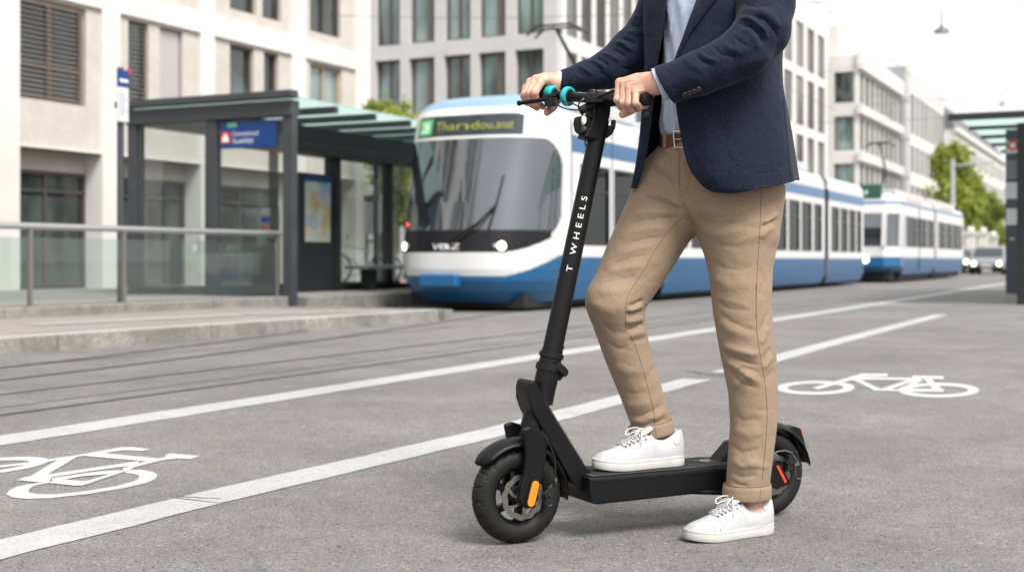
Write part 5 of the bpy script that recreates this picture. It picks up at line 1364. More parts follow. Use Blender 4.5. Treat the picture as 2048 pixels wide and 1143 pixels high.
for x in (-0.60, -0.475):
    b = MB(); b.prism([sl3(x+0.045, -0.03, ZD+0.0057), sl3(x+0.02, 0.035, ZD+0.0057), sl3(x-0.05, 0.035, ZD+0.0057), sl3(x-0.025, -0.03, ZD+0.0057)], up*0.0008); b.build('mat_patch', m_sb2, mt)
    b = MB(); b.lathe([(0, 0.0), (0.014, 0.0), (0.014, -0.0006)], sl3(x, 0.0, ZD+0.0072), up, 20); bg_ = b.build('mat_badge', m_badge, mt)
    b = MB(); b.lathe([(0.004, 0.0), (0.008, 0.0)], sl3(x, 0.0, ZD+0.0076), up, 16); b.build('badge_mark', m_dark, bg_)
# rear bracket, red reflector, mudguard and tail light
br = [(1452, 940), (1556, 926), (1563, 930), (1583, 966), (1560, 976), (1452, 976)]
b = MB(); b.prism([sp(x, y, 0.06) for x, y in br], -sl*0.012); bkt = b.build('rear_bracket', m_sb, sc, bevel=0.003)
b = MB(); b.prism([sp(x, y, 0.06)-sl*0.11 for x, y in br], -sl*0.012); b.build('bracket_plate', m_sb, bkt, bevel=0.003)
b = MB(); b.prism([sp(x, y, 0.063) for x, y in ((1553, 932), (1558, 930), (1574, 962), (1570, 966))], -sl*0.004); b.build('side_reflector', m_redr, bkt, bevel=0.001)
b = MB(); b.lathe([(0.009, 0), (0.009, 0.006), (0, 0.006)], sp(1452, 955, 0.086), sl, 14); b.build('charge_port_cap', m_sb2, dkb)
b = MB(); k0, k1 = sl3(xd1+0.17, 0.075, 0.108), sl3(xd1+0.02, 0.095, 0.095); b.tube([k0, k1], 0.007, 8); b.build('kick_stand', m_sb2, sc)
rg_ = guard(22, 172, 0.150, 0.041, RW, 'rear_mudguard', sc, 0.005)
rg_.name = 'rear_mudguard'
b = MB(); b.prism([sl3(xd1+0.05, 0.03, ZD), sl3(xd1-0.01, 0.03, ZD+0.055), sl3(xd1-0.04, 0.03, ZD+0.06), sl3(xd1-0.03, 0.03, ZD)], -sl*0.06); b.build('mudguard_stay', m_sb2, rg_, bevel=0.004)
tl = [(1569, 861), (1588, 851), (1602, 856), (1617, 906), (1598, 897), (1588, 872)]
b = MB(); b.prism([sp(x, y, 0.03) for x, y in tl], -sl*0.06); tb = b.build('tail_light_housing', m_sb2, rg_, bevel=0.003)
b = MB(); b.prism([sp(x, y, 0.025) for x, y in ((1599, 855), (1603, 857), (1607, 868), (1604, 869))], -sl*0.05); b.build('tail_light', m_redr, tb)
# brake calipers and their cables
def caliper(c, px, py, lat):
    p = sp(px, py, lat); b = MB()
    b.lathe([(0.011, -0.02), (0.013, -0.014), (0.013, 0.004), (0.009, 0.008), (0.005, 0.009), (0.005, 0.013), (0, 0.013)], p, sl, 20)
    b.bar(p+up*0.022-sf*0.004, p-up*0.018+sf*0.002, 0.020, 0.018, sl); b.bar(p+up*0.02, p+up*0.034-sf*0.02, 0.007, 0.008, sl)
    b.lathe([(0.006, 0), (0.006, 0.01), (0, 0.01)], p+up*0.03-sf*0.018, sl, 10); b.lathe([(0.004, 0), (0.004, 0.012), (0, 0.012)], p-up*0.02+sf*0.012, sl, 10)
    o = b.build('brake_caliper', m_dark, sc, bevel=0.0015)
    return o
c1_ = caliper(FW, 1097, 990, 0.052); c2_ = caliper(RW, 1578, 925, 0.052)
b = MB(); b.tube([sp(x, y, 0.06) for x, y in ((1083, 860), (1098, 885), (1108, 910), (1111, 940), (1111, 962))], 0.0022, 8); b.tube([sp(x, y, 0.06) for x, y in ((1111, 962), (1109, 990), (1106, 1003), (1097, 1008), (1090, 1018), (1087, 1030))], 0.0011, 6); b.build('brake_cable', m_cable, c1_, smooth=True)
b = MB(); b.bar(sp(1111, 955, 0.061), sp(1111, 962, 0.061), 0.006, 0.006, sl); b.bar(sp(1104, 1008, 0.061), sp(1097, 1010, 0.061), 0.003, 0.003, sl); b.tube([sp(1104, 970, 0.06), sp(1090, 985, 0.06)], 0.0009, 5); b.build('cable_end', m_steel, c1_)
b = MB(); b.tube([sp(x, y, 0.062) for x, y in ((1545, 908), (1555, 902), (1570, 900), (1583, 904), (1592, 918), (1597, 925))], 0.002, 8); b.build('brake_cable', m_steel, c2_, smooth=True)
b = MB(); b.tube([sp(x, y, 0.062) for x, y in ((1592, 925), (1591, 948), (1594, 957), (1603, 955))], 0.0012, 6); b.bar(sp(1588, 928, 0.064), sp(1597, 926, 0.064), 0.008, 0.008, sl); b.build('cable_end', m_steel, c2_)

# steering column: head tube, clamp rings with latch, stem
S0, S1 = sp(1086, 790, 0), sp(1205, 222, 0)
stem_len = (S1-S0).length; sa = (S1-S0)/stem_len
def on_axis(py):                                      # the point of the steering axis at row py
    t = (py-790)/(222-790); return S0.lerp(S1, t)
b = MB(); b.tube([sp(1064, 858, 0), sp(1078, 800, 0)], [0.0335, 0.031], 28); b.build('head_tube', m_sb, sc, smooth=True, angle=50)
b = MB(); b.tube([sp(1083, 806, 0), on_axis(770)], [0.0305, 0.0305], 28); b.tube([on_axis(775), on_axis(763)], 0.0285, 28); b.tube([on_axis(769.5), on_axis(742), on_axis(712), on_axis(700)], [0.0315, 0.0315, 0.029, 0.029], 28); b.build('column', m_sb, sc, smooth=True, angle=40)
b = MB(); b.tube([on_axis(706), on_axis(240)], [0.0272, 0.0240], 40); stem = b.build('stem', m_sb, sc, smooth=True, angle=50)
for ya, yb2, r in ((742, 729, 0.0355), (716, 707, 0.0335)):
    b = MB(); b.tube([on_axis(ya), on_axis(yb2)], r, 32); cl_ = b.build('clamp_ring', m_sb2, sc, smooth=True, angle=40)
b = MB(); c_ = on_axis(740)
lat0 = 0.012
b.bar(sp(1108, 728, 0.02), sp(1124, 741, 0.02), 0.022, 0.035, sl); b.lathe([(0.0125, -0.022), (0.0125, 0.022), (0, 0.022)], sp(1122, 743, 0.0), sl, 20); b.bar(sp(1112, 757, 0.0), sp(1121, 745, 0.0), 0.016, 0.03, sl)
lt = b.build('latch', m_sb2, sc, bevel=0.003)
b = MB(); b.tube([sp(1116, 727, 0.01), sp(1118, 706, 0.012), sp(1126, 692, 0.012)], [0.007, 0.006, 0.005], 10); b.tube([sp(1112, 727, 0.02), sp(1115, 708, 0.02), sp(1121, 695, 0.02)], [0.005, 0.005, 0.004], 10); b.build('latch_lever', m_sb2, lt, smooth=True)
def wrap(px, py, r, lift=0.0006):                     # a point seen at (px,py) laid on to the round stem
    o = EYE; d = (P(px, py, 1.0)-EYE).normalized(); a0 = S0; w0 = o-a0
    dd = d-sa*d.dot(sa); ww = w0-sa*w0.dot(sa); A2 = dd.dot(dd); B2 = 2*dd.dot(ww); C2 = ww.dot(ww)-(r+lift)**2; D2 = B2*B2-4*A2*C2
    if D2 < 0: return None
    t = (-B2-math.sqrt(D2))/(2*A2); return o+d*t
b = MB(); rows_ = [[wrap(x+dx, y, 0.0355, 0.0008) for x, dx in ((1068, 0), (1071, 0), (1074, 0), (1077, 0), (1080, 0))] for y, dx in ((741, 0), (730, 3))]
if all(p is not None for r in rows_ for p in r):
    b.rings(rows_, False); lb_ = b.build('white_label', m_badge, sc)
    b = MB(); p_ = wrap(1073.5, 736, 0.0355, 0.0012); b.lathe([(0.0042, 0), (0.0018, 0)], p_, (EYE-p_), 14); b.build('label_mark', m_dark, lb_)
# lettering up the stem, laid round the tube
vs, fs = text_mesh('T WHEELS', 0.023, 1.7, fine=0.004)
mxl = max(p.x for p in vs); b = MB()
tA, tB = (548-790)/(222-790), (398-790)/(222-790); pts_ = []
camdir = (EYE-on_axis(470)); camdir = (camdir-sa*camdir.dot(sa)).normalized(); side_ = sa.cross(camdir)
for p in vs:
    t = tA+(tB-tA)*p.x/mxl; r = 0.0272+(0.0240-0.0272)*(790-706)/(790-222)*0+(-0.0032)*((790-706)/568*-1+t)/( (706-240)/568)+0.0008
    an = (p.y-0.008)/r
    # letters read upwards: their top points to the left of the stem as seen
    pts_.append(S0.lerp(S1, t)+(camdir*math.cos(an)+(-side_ if side_.dot(Vector((RX, RY, 0))) > 0 else side_)*math.sin(an))*r)
b.add(pts_, fs); b.build('stem_lettering', m_wtxt, stem)
b = MB(); b.lathe([(0.0028, 0), (0, 0.0006)], wrap(1172, 291, 0.0245, 0.0004), EYE-on_axis(291), 12); b.build('stem_bolt', m_dark, stem)
# top clamp, head lamp, bag hook
T0, T1 = on_axis(262), sp(1209, 200, 0)
hd = [(1168, 275), (1185, 238), (1186, 212), (1190, 203), (1218, 203), (1224, 214), (1222, 232), (1208, 268), (1203, 286)]
b = MB(); b.prism([sp(x, y, 0.024) for x, y in hd], -sl*0.048); top = b.build('stem_head', m_sb, sc, bevel=0.010, seg=4)
b = MB(); b.prism([sp(x, y, 0.02) for x, y in ((1161, 232), (1178, 229), (1188, 240), (1180, 262), (1170, 268), (1162, 262), (1159, 245))], -sl*0.04); hl = b.build('headlight', m_sb2, sc, bevel=0.006, seg=3)
hc = sp(1166.5, 240.5, 0.021); hn = (sf*0.72+sl*0.55+up*0.05).normalized()
def oval(b, c, n, w_, h_, k=28, dome=0.003):
    s = up.cross(n).normalized(); t = n.cross(s); ring = [c+s*math.cos(2*PI*i/k)*w_+t*math.sin(2*PI*i/k)*h_ for i in range(k)]
    ring2 = [c+n*dome+s*math.cos(2*PI*i/k)*w_*0.6+t*math.sin(2*PI*i/k)*h_*0.6 for i in range(k)]; ring0 = [p-n*0.012 for p in ring]
    return b.rings([ring0, ring, ring2], True, True, True)
b = MB(); oval(b, hc, hn, 0.0092, 0.0128); b.build('headlight_lens', m_lens, hl, smooth=True, angle=40)
b = MB(); oval(b, hc-up*0.024+hn*0.001, hn, 0.0080, 0.0085); b.build('lower_lens', m_inner, hl, smooth=True, angle=40)
b = MB(); oval(b, hc-hn*0.0005, hn, 0.0108, 0.0145, dome=0.0004); b.build('lens_ring', m_dark, hl)
hk = [(1208, 278), (1216, 276), (1226, 268), (1232, 255), (1233, 240), (1227, 239), (1226, 251), (1218, 250), (1212, 258)]
b = MB(); b.prism([sp(x, y, 0.008) for x, y in hk], -sl*0.016); b.build('bag_hook', m_sb2, sc, bevel=0.003)

# handlebar with grips, rings, levers and cables
DC = (sp(1203, 203, 0)-EYE).dot(Vector((FX, FY, 0)))
def bp(px):                                           # bar axis: leans a little, near end to the right
    t = (px-1203)/(1299-1203) if px > 1203 else (1203-px)/(1203-1066)
    return P(px, 199.5+(197.5-199.5)*t, DC-0.17*t) if px > 1203 else P(px, 199.5+(186-199.5)*t, DC+0.17*t)
b = MB(); b.tube([bp(1066), bp(1120), bp(1170)], 0.0125, 20); b.tube([bp(1120), bp(1203), bp(1230)], [0.0135, 0.0135, 0.0125], 24); hb = b.build('handlebar', m_sb, sc, smooth=True)
b = MB(); b.tube([bp(1182), bp(1222)], 0.021, 24); b.build('bar_clamp', m_sb2, hb, bevel=0.003)
def grip(a, c, r):
    d = (c-a).normalized(); b = MB(); b.tube([a, a+d*0.004, c-d*0.006, c-d*0.002, c], [r*0.9, r, r, r*0.96, r*0.8], 24); return b.build('grip', m_grip, sc, smooth=True, angle=50)
grip(bp(1222), P(1297, 197.5, DC-0.175), 0.0185); grip(bp(1112), P(1058, 186, DC+0.18), 0.0175)
bd_ = (bp(1120)-bp(1066)).normalized()
def band(px, wd, r, dy=0):
    c = bp(px)+up*dy; b = MB(); b.lathe([(r*0.72, -wd/2), (r*0.94, -wd/2), (r, -wd/2+0.003), (r, wd/2-0.003), (r*0.94, wd/2), (r*0.72, wd/2), (r*0.70, 0), (r*0.72, -wd/2)], c, bd_, 36); o = b.build('turquoise_ring', m_teal, sc, smooth=True, angle=50)
    b = MB(); b.lathe([(0.012, 0), (r*0.72, 0)], c-bd_*wd*0.2, bd_, 28); b.lathe([(0.012, wd*0.3), (r*0.72, wd*0.3)], c, bd_, 28); b.build('ring_core', m_dark, o)
band(1103, 0.026, 0.0215, 0.004); band(1136, 0.016, 0.0275, 0.0)
# far brake lever
D1 = DC+0.07
b = MB(); b.tube([P(1097, 197.5, D1), P(1070, 202, D1+0.015), P(1050, 205, D1+0.03), P(1039, 206.5, D1+0.035)], [0.0062, 0.0058, 0.0056, 0.006], 12); b.tube([P(1041, 206, D1+0.034), P(1035.5, 207, D1+0.037)], 0.0075, 12); lv = b.build('brake_lever', m_sb, sc, smooth=True, angle=50)
b = MB(); b.hexa([P(1084, 198, D1+0.01), P(1112, 194, D1), P(1112, 194, D1+0.03), P(1084, 198, D1+0.04), P(1084, 190+0, D1+0.01), P(1112, 186, D1), P(1112, 186, D1+0.03), P(1084, 190, D1+0.04)]); b.hexa([P(1091, 214, D1), P(1110, 213, D1-0.01), P(1110, 213, D1+0.02), P(1091, 214, D1+0.03), P(1086, 197, D1), P(1116, 195, D1-0.01), P(1116, 195, D1+0.02), P(1086, 197, D1+0.03)])
b.build('lever_mount', m_sb2, lv, bevel=0.003)
b = MB(); b.lathe([(0.0035, 0), (0.0035, 0.008), (0, 0.008)], P(1110, 203, D1-0.012), Vector((RX, RY, 0))*0.3-Vector((FX, FY, 0)), 10); b.build('adjuster', m_steel, lv)
# near brake lever
D2 = DC-0.07
b = MB(); b.tube([P(1186, 199, D2+0.02), P(1205, 196, D2), P(1222, 198, D2-0.02), P(1232, 205, D2-0.035)], [0.008, 0.0075, 0.0065, 0.006], 12); b.tube([P(1231, 204, D2-0.036), P(1236, 207.5, D2-0.042)], 0.0085, 14); lv2 = b.build('brake_lever', m_sb, sc, smooth=True, angle=50)
b = MB(); b.hexa([P(1170, 206, D2+0.02), P(1204, 205, D2-0.01), P(1204, 205, D2+0.03), P(1170, 206, D2+0.05), P(1174, 193, D2+0.02), P(1212, 191, D2-0.01), P(1212, 191, D2+0.03), P(1174, 193, D2+0.05)]); b.bar(P(1196, 193, D2), P(1230, 181, D2-0.01), 0.012, 0.007); b.build('lever_mount', m_sb2, lv2, bevel=0.0035)
b = MB(); b.lathe([(0.003, 0), (0.003, 0.006), (0, 0.006)], P(1168, 198.5, D2+0.01), Vector((RX, RY, 0))*-0.4-Vector((FX, FY, 0)), 10); b.build('adjuster', m_steel, lv2)
# cables sweeping from the levers into the stem
for pts in ([(1110, 201, D1-0.02), (1130, 203, D1-0.045), (1155, 212, DC-0.03), (1180, 230, DC-0.04), (1192, 244, DC-0.035)],
            [(1112, 206, D1-0.01), (1122, 214, D1-0.02), (1140, 219, DC), (1160, 220, DC-0.03), (1172, 219, DC-0.03), (1186, 224, DC-0.03)],
            [(1166, 199, D2+0.02), (1159, 205, D2+0.02), (1157, 216, DC-0.03), (1163, 228, DC-0.03), (1170, 232, DC-0.02)],
            [(1168, 262, DC-0.03), (1169.5, 278, DC-0.03), (1171, 292, DC-0.028)],
            [(1174, 186, DC-0.03), (1180, 181, DC-0.035), (1190, 181, DC-0.035), (1197, 186, DC-0.03), (1199, 194, DC-0.035)]):
    cc = catmull(pts, 24); b = MB(); b.tube([P(*p) for p in cc], 0.0021, 8); b.build('brake_cable', m_cable, sc, smooth=True)
b = MB(); b.tube([P(1160, 222, DC-0.035), P(1190, 206, DC-0.03)], 0.012, 10); b.build('display_unit', m_sb2, hb, bevel=0.003)
# ================================================================== the man
def cloth(name, col, rough, fleck, fscale, var2, bump, bscale, sheen=0.0, bdist=0.0008, crump=0.0, cscale=22):
    m = mat(name, col, rough, var=fleck, vscale=fscale, var2=var2, v2scale=7.0, bump=bump, bscale=bscale, bdist=bdist, spec=0.2, crump=crump, cscale=cscale)
    m.node_tree.nodes['Principled BSDF'].inputs['Sheen Weight'].default_value = sheen
    m.node_tree.nodes['Principled BSDF'].inputs['Sheen Roughness'].default_value = 0.5
    return m
m_blz = cloth('navy wool', (0.0075, 0.0118, 0.027), 0.85, 0.6, 240, 0.10, 0.6, 300, 0.05, crump=0.006, cscale=16)
m_chi = cloth('khaki cotton', (0.275, 0.2, 0.138), 0.85, 0.10, 280, 0.06, 0.35, 320, 0.06, crump=0.0045, cscale=18)
m_shirt = cloth('pale blue cotton', (0.46, 0.52, 0.66), 0.8, 0.03, 400, 0.03, 0.15, 500, crump=0.008, cscale=16)
m_stitch = mat('khaki seam', (0.15, 0.10, 0.06), 0.9)
m_nseam = mat('navy seam', (0.006, 0.008, 0.014), 0.9)
m_belt = mat('brown leather', (0.12, 0.04, 0.016), 0.4, var=0.2, vscale=60, bump=0.2, bscale=300)
m_buck = mat('silver buckle', (0.62, 0.6, 0.56), 0.3, 0.6)
m_shoe = mat('white leather', (0.45, 0.45, 0.457), 0.45, var=0.02, vscale=30, bump=0.12, bscale=260, bdist=0.0006)
m_sole = mat('off white rubber', (0.50, 0.49, 0.46), 0.6, var=0.08, vscale=25)
m_lace = mat('white lace', (0.62, 0.62, 0.63), 0.85, bump=0.3, bscale=900)
m_eyelet = mat('eyelet', (0.03, 0.03, 0.035), 0.4)
m_sstitch = mat('shoe stitch', (0.36, 0.36, 0.37), 0.8)
m_butn = mat('horn button', (0.035, 0.028, 0.024), 0.35)
m_hair = mat('brown hair', (0.05, 0.03, 0.018), 0.7, var=0.3, vscale=60)
m_skin = bpy.data.materials.new('skin'); m_skin.use_nodes = True
n_, l_ = m_skin.node_tree.nodes, m_skin.node_tree.links; b_ = n_['Principled BSDF']
tc = n_.new('ShaderNodeTexCoord'); t_ = n_.new('ShaderNodeTexNoise'); t_.inputs['Scale'].default_value = 38; t_.inputs['Detail'].default_value = 4; l_.new(tc.outputs['Object'], t_.inputs['Vector'])
cr = n_.new('ShaderNodeValToRGB'); cr.color_ramp.elements[0].position = 0.35; cr.color_ramp.elements[1].position = 0.68; cr.color_ramp.elements[0].color = (0.54, 0.285, 0.20, 1); cr.color_ramp.elements[1].color = (0.62, 0.39, 0.30, 1)
l_.new(t_.outputs['Fac'], cr.inputs[0]); l_.new(cr.outputs[0], b_.inputs['Base Color']); b_.inputs['Roughness'].default_value = 0.5
b_.inputs['Subsurface Weight'].default_value = 0.12; b_.inputs['Subsurface Radius'].default_value = (0.008, 0.003, 0.0015); b_.inputs['Subsurface Scale'].default_value = 0.5
t2_ = n_.new('ShaderNodeTexNoise'); t2_.inputs['Scale'].default_value = 420; l_.new(tc.outputs['Object'], t2_.inputs['Vector']); bp_ = n_.new('ShaderNodeBump'); bp_.inputs['Strength'].default_value = 0.25; bp_.inputs['Distance'].default_value = 0.0008; l_.new(t2_.outputs['Fac'], bp_.inputs['Height']); l_.new(bp_.outputs[0], b_.inputs['Normal'])

man = thing('person', 'man in navy blazer and khaki chinos, one white sneaker on the scooter deck', 'person', G(1440, 1065))
NDS = lambda L: [vn(*q) for q in L]

# ---------------- skin: hands, wrists, ankles, neck and head grown as one body
def sdf_mesh(groups_fn, lo, hi, h, it=1):
    X, Y, Z = grid_of(lo, hi, h); f = groups_fn(X, Y, Z); V, F = nets(f, lo, h)
    return vw(relax(V, F, it)), F
near = dict(
    wrist=[(1385, 150, 3.40, 26), (1345, 160, 3.40, 24), (1314, 166, 3.405, 22.5)],
    meta=[[(1308, 160, 3.41, 17), (1275, 158, 3.445, 12), (1240, 166, 3.468, 9.2)], [(1308, 164, 3.41, 18), (1278, 164, 3.43, 13), (1249.5, 170, 3.45, 9.6)],
          [(1310, 168, 3.405, 18), (1284, 172, 3.42, 13), (1260, 177, 3.43, 9.2)], [(1312, 172, 3.40, 17), (1291, 180, 3.41, 12), (1271, 185, 3.41, 8.2)]],
    fing=[[(1240, 166, 3.468, 9.0), (1235, 199, 3.448, 7.9), (1242, 214, 3.465, 7.2), (1255, 217, 3.49, 6.4)],
          [(1249.5, 170, 3.45, 9.2), (1246.5, 205, 3.43, 8.0), (1254, 219, 3.45, 7.2), (1267, 219, 3.475, 6.4)],
          [(1260, 177, 3.43, 8.7), (1258, 207, 3.41, 7.6), (1265, 219, 3.43, 6.9), (1277, 218, 3.455, 6.1)],
          [(1271, 185, 3.41, 7.8), (1271, 206, 3.39, 6.8), (1280, 214, 3.41, 6.1), (1292, 212, 3.435, 5.5)]],
    thumb=[(1305, 176, 3.43, 13), (1290, 203, 3.48, 9.5), (1262, 221, 3.48, 8.4), (1245, 229, 3.455, 7.6)],
    palm=[(1300, 178, 3.43, 15), (1275, 188, 3.475, 10)])
far = dict(
    wrist=[(1180, 152, 3.73, 17), (1145, 160, 3.72, 19), (1114, 167, 3.715, 20)],
    meta=[[(1112, 166, 3.71, 15), (1098, 160, 3.70, 12), (1084, 161, 3.69, 9)], [(1110, 164, 3.715, 16), (1090, 157, 3.71, 12), (1072, 159.5, 3.70, 9)],
          [(1108, 165, 3.72, 15), (1084, 160, 3.72, 11.5), (1061, 165, 3.71, 8.6)], [(1106, 170, 3.725, 14), (1078, 168, 3.73, 11), (1053, 175, 3.72, 7.8)]],
    fing=[[(1084, 161, 3.69, 8.8), (1069, 186, 3.655, 8.0), (1073, 206, 3.67, 7), (1086, 214, 3.70, 6.3)],
          [(1072, 159.5, 3.70, 8.8), (1058.5, 187, 3.668, 7.8), (1061, 207, 3.68, 7), (1074, 216, 3.71, 6.3)],
          [(1061, 165, 3.71, 8.4), (1051, 189, 3.68, 7.2), (1054, 205, 3.69, 6.5), (1066, 212, 3.715, 6)],
          [(1053, 175, 3.72, 7.5), (1047, 192, 3.695, 6.4), (1050, 203, 3.70, 5.8), (1060, 208, 3.72, 5.4)]],
    thumb=[(1110, 176, 3.71, 12), (1114, 199, 3.705, 9.8), (1105, 215, 3.69, 8.6), (1094, 225, 3.68, 7.2)],
    palm=[(1108, 178, 3.725, 14), (1085, 186, 3.735, 10)])
BV, BF = [], []
def add_body(V, F):
    o = sum(len(v) for v in BV); BV.append(V); BF.append(F+o)
def hand(hd):
    allg = [hd['wrist'], hd['thumb'], hd['palm']]+hd['meta']+hd['fing']
    nd = [NDS(g) for g in allg]; lo, hi = bounds(nd, 0.008)
    def fn(X, Y, Z):
        f = chain(X, Y, Z, NDS(hd['wrist']))
        for g in hd['meta']: f = smin(f, chain(X, Y, Z, NDS(g)), 0.009)
        f = smin(f, chain(X, Y, Z, NDS(hd['palm'])), 0.012)
        f = smin(f, chain(X, Y, Z, NDS(hd['thumb'])), 0.008)
        fg = None
        for g in hd['fing']:
            c = NDS(g); q = chain(X, Y, Z, c)
            for p in (c[0], c[1], c[2]):                # knuckles are a little wider than the bones between
                q = smin(q, np.sqrt((X-p[0])**2+(Y-p[1])**2+(Z-p[2])**2)-p[3]*1.06, 0.003)
            fg = q if fg is None else smin(fg, q, 0.0016)
        return smin(f, fg, 0.0045)
    V, F = sdf_mesh(fn, lo, hi, 0.0016, 1); N = vnormals(V, F)
    st = []
    for g in hd['meta']: st.append(([(g[1][0], g[1][1]), (g[2][0], g[2][1])], 2.2, 0.0011))       # tendons
    for g in hd['fing']:
        (x0, y0, _, r0), (x1, y1, _, r1) = g[0], g[1]; dx, dy = x1-x0, y1-y0; l = math.hypot(dx, dy); px, py = -dy/l, dx/l
        for t in (0.86, 0.95, 1.04): st.append(([(x0+dx*t-px*r1*0.7, y0+dy*t-py*r1*0.7), (x0+dx*t+px*r1*0.7, y0+dy*t+py*r1*0.7)], 0.9, -0.0005))
        st.append(([(x0+dx*0.1, y0+dy*0.1), (x0+dx*0.75, y0+dy*0.75)], 3.0, 0.0003))
    for a, b in zip(hd['fing'][:-1], hd['fing'][1:]):
        st.append(([((a[0][0]+b[0][0])/2, (a[0][1]+b[0][1])/2), ((a[1][0]+b[1][0])/2, (a[1][1]+b[1][1])/2+4)], 1.6, -0.0014))
        st.append(([((a[0][0]+b[0][0])/2+6, (a[0][1]+b[0][1])/2-4), ((a[0][0]+b[0][0])/2, (a[0][1]+b[0][1])/2)], 2.4, -0.0010))
    V = folds(V, N, st); add_body(V, F)
hand(near); hand(far)
# trunk and limbs under the clothes, neck and head
limbs = [[(1345, -60, 3.78, 40), (1300, 60, 3.79, 34), (1205, 145, 3.745, 22), (1150, 160, 3.72, 17)],
         [(1530, -60, 3.50, 42), (1525, 70, 3.40, 36), (1440, 130, 3.385, 30), (1360, 158, 3.40, 25)],
         [(1352, 375, 3.72, 60), (1235, 598, 3.61, 44), (1302, 840, 3.665, 24)],
         [(1480, 400, 3.60, 62), (1486, 620, 3.57, 44), (1503, 960, 3.57, 24)]]
torso = [[(1428, 300, 3.66, 72), (1432, 120, 3.66, 74), (1433, -30, 3.66, 68)], [(1350, -62, 3.77, 44), (1435, -78, 3.66, 40), (1525, -62, 3.52, 44)], [(1435, -88, 3.66, 38), (1428, -170, 3.62, 42)]]
head = [[(1425, -235, 3.61, 62), (1415, -255, 3.60, 66)], [(1400, -190, 3.58, 45), (1388, -172, 3.565, 30)], [(1352, -222, 3.545, 8), (1347, -205, 3.54, 11)], [(1455, -225, 3.52, 9), (1453, -210, 3.52, 10)]]
allg = [NDS(g) for g in limbs+torso+head]; lo, hi = bounds(allg, 0.02)
def fn(X, Y, Z):
    f = None
    for g in limbs+torso+head:
        q = chain(X, Y, Z, NDS(g)); f = q if f is None else smin(f, q, 0.02)
    return f
V, F = sdf_mesh(fn, lo, hi, 0.012, 1); add_body(V, F)
for g in ([(1318, 838, 3.665, 22), (1324, 872, 3.665, 23), (1322, 900, 3.665, 30), (1270, 918, 3.64, 24)], [(1503, 950, 3.572, 24), (1505, 1000, 3.572, 24), (1503, 1022, 3.572, 30), (1450, 1050, 3.545, 24)]):
    nd = NDS(g); lo, hi = bounds([nd], 0.01)
    V, F = sdf_mesh(lambda X, Y, Z: chain(X, Y, Z, nd), lo, hi, 0.004, 2); add_body(V, F)
body = raw_mesh('body', np.concatenate(BV), np.concatenate(BF), m_skin, man)
hv = NDS([(1430, -252, 3.62, 70), (1418, -272, 3.61, 68)]); hb_ = NDS([(1455, -225, 3.63, 60)]); lo, hi = bounds([hv, hb_], 0.02)
def fn(X, Y, Z):
    f = smin(chain(X, Y, Z, hv), chain(X, Y, Z, hb_), 0.03); cut = vn(1370, -255, 3.56, 60)
    return np.maximum(f, -(np.sqrt((X-cut[0])**2+(Y-cut[1])**2+(Z-cut[2]+0.03)**2)-cut[3]))
V, F = sdf_mesh(fn, lo, hi, 0.008, 1); raw_mesh('hair', V, F, m_hair, man)

# ---------------- trousers
farleg = [(1352, 372, 3.71, 79), (1318, 440, 3.68, 72), (1275, 520, 3.645, 66), (1233, 598, 3.615, 57), (1238, 645, 3.625, 50), (1253, 700, 3.635, 45.5), (1281, 780, 3.655, 41), (1300, 838, 3.665, 38), (1304, 862, 3.665, 37)]
nearleg = [(1477, 390, 3.62, 91), (1478, 465, 3.60, 79), (1481, 540, 3.585, 62), (1484, 620, 3.575, 56), (1496, 700, 3.57, 54), (1506, 780, 3.57, 47.5), (1507, 850, 3.57, 44.5), (1500, 920, 3.57, 42.5), (1494, 985, 3.57, 40.5)]
pelvis = [(1426, 285, 3.66, 95), (1424, 320, 3.66, 103), (1425, 370, 3.66, 98)]
gl = [NDS(g) for g in (farleg, nearleg, pelvis)]; lo, hi = bounds(gl, 0.02)
zw_ = zat(287, 3.66)
def fn(X, Y, Z):
    a, b, c = [chain(X, Y, Z, g, 1.06) if k == 2 else chain(X, Y, Z, g) for k, g in enumerate(gl)]
    f = np.minimum(smin(a, c, 0.05), smin(b, c, 0.05)); cr_ = smin(a, b, 0.018)
    f = smin(f, cr_, 0.01)
    def kneecap(f, p, k):
        q = vn(*p); return smin(f, np.sqrt((X-q[0])**2+(Y-q[1])**2+(Z-q[2])**2)-q[3], k)
    f = kneecap(f, (1224, 606, 3.60, 48), 0.03)
    x_m = (1385-CX)/FPX*3.62
    f = np.where(X < x_m, np.maximum(f, zat(866, 3.665)-Z), np.maximum(f, zat(988, 3.57)-Z))
    return np.maximum(f, Z-zw_)
X, Y, Z = grid_of(lo, hi, 0.004); f = fn(X, Y, Z); V, F = nets(f, lo, 0.004); V = vw(relax(V, F, 3)); N = vnormals(V, F)
Q2 = lambda L: [(1150+x/2.857, 250+y/2.857) for x, y in L]
Q3 = lambda L: [(1150+x/2.857, 560+y/2.857) for x, y in L]
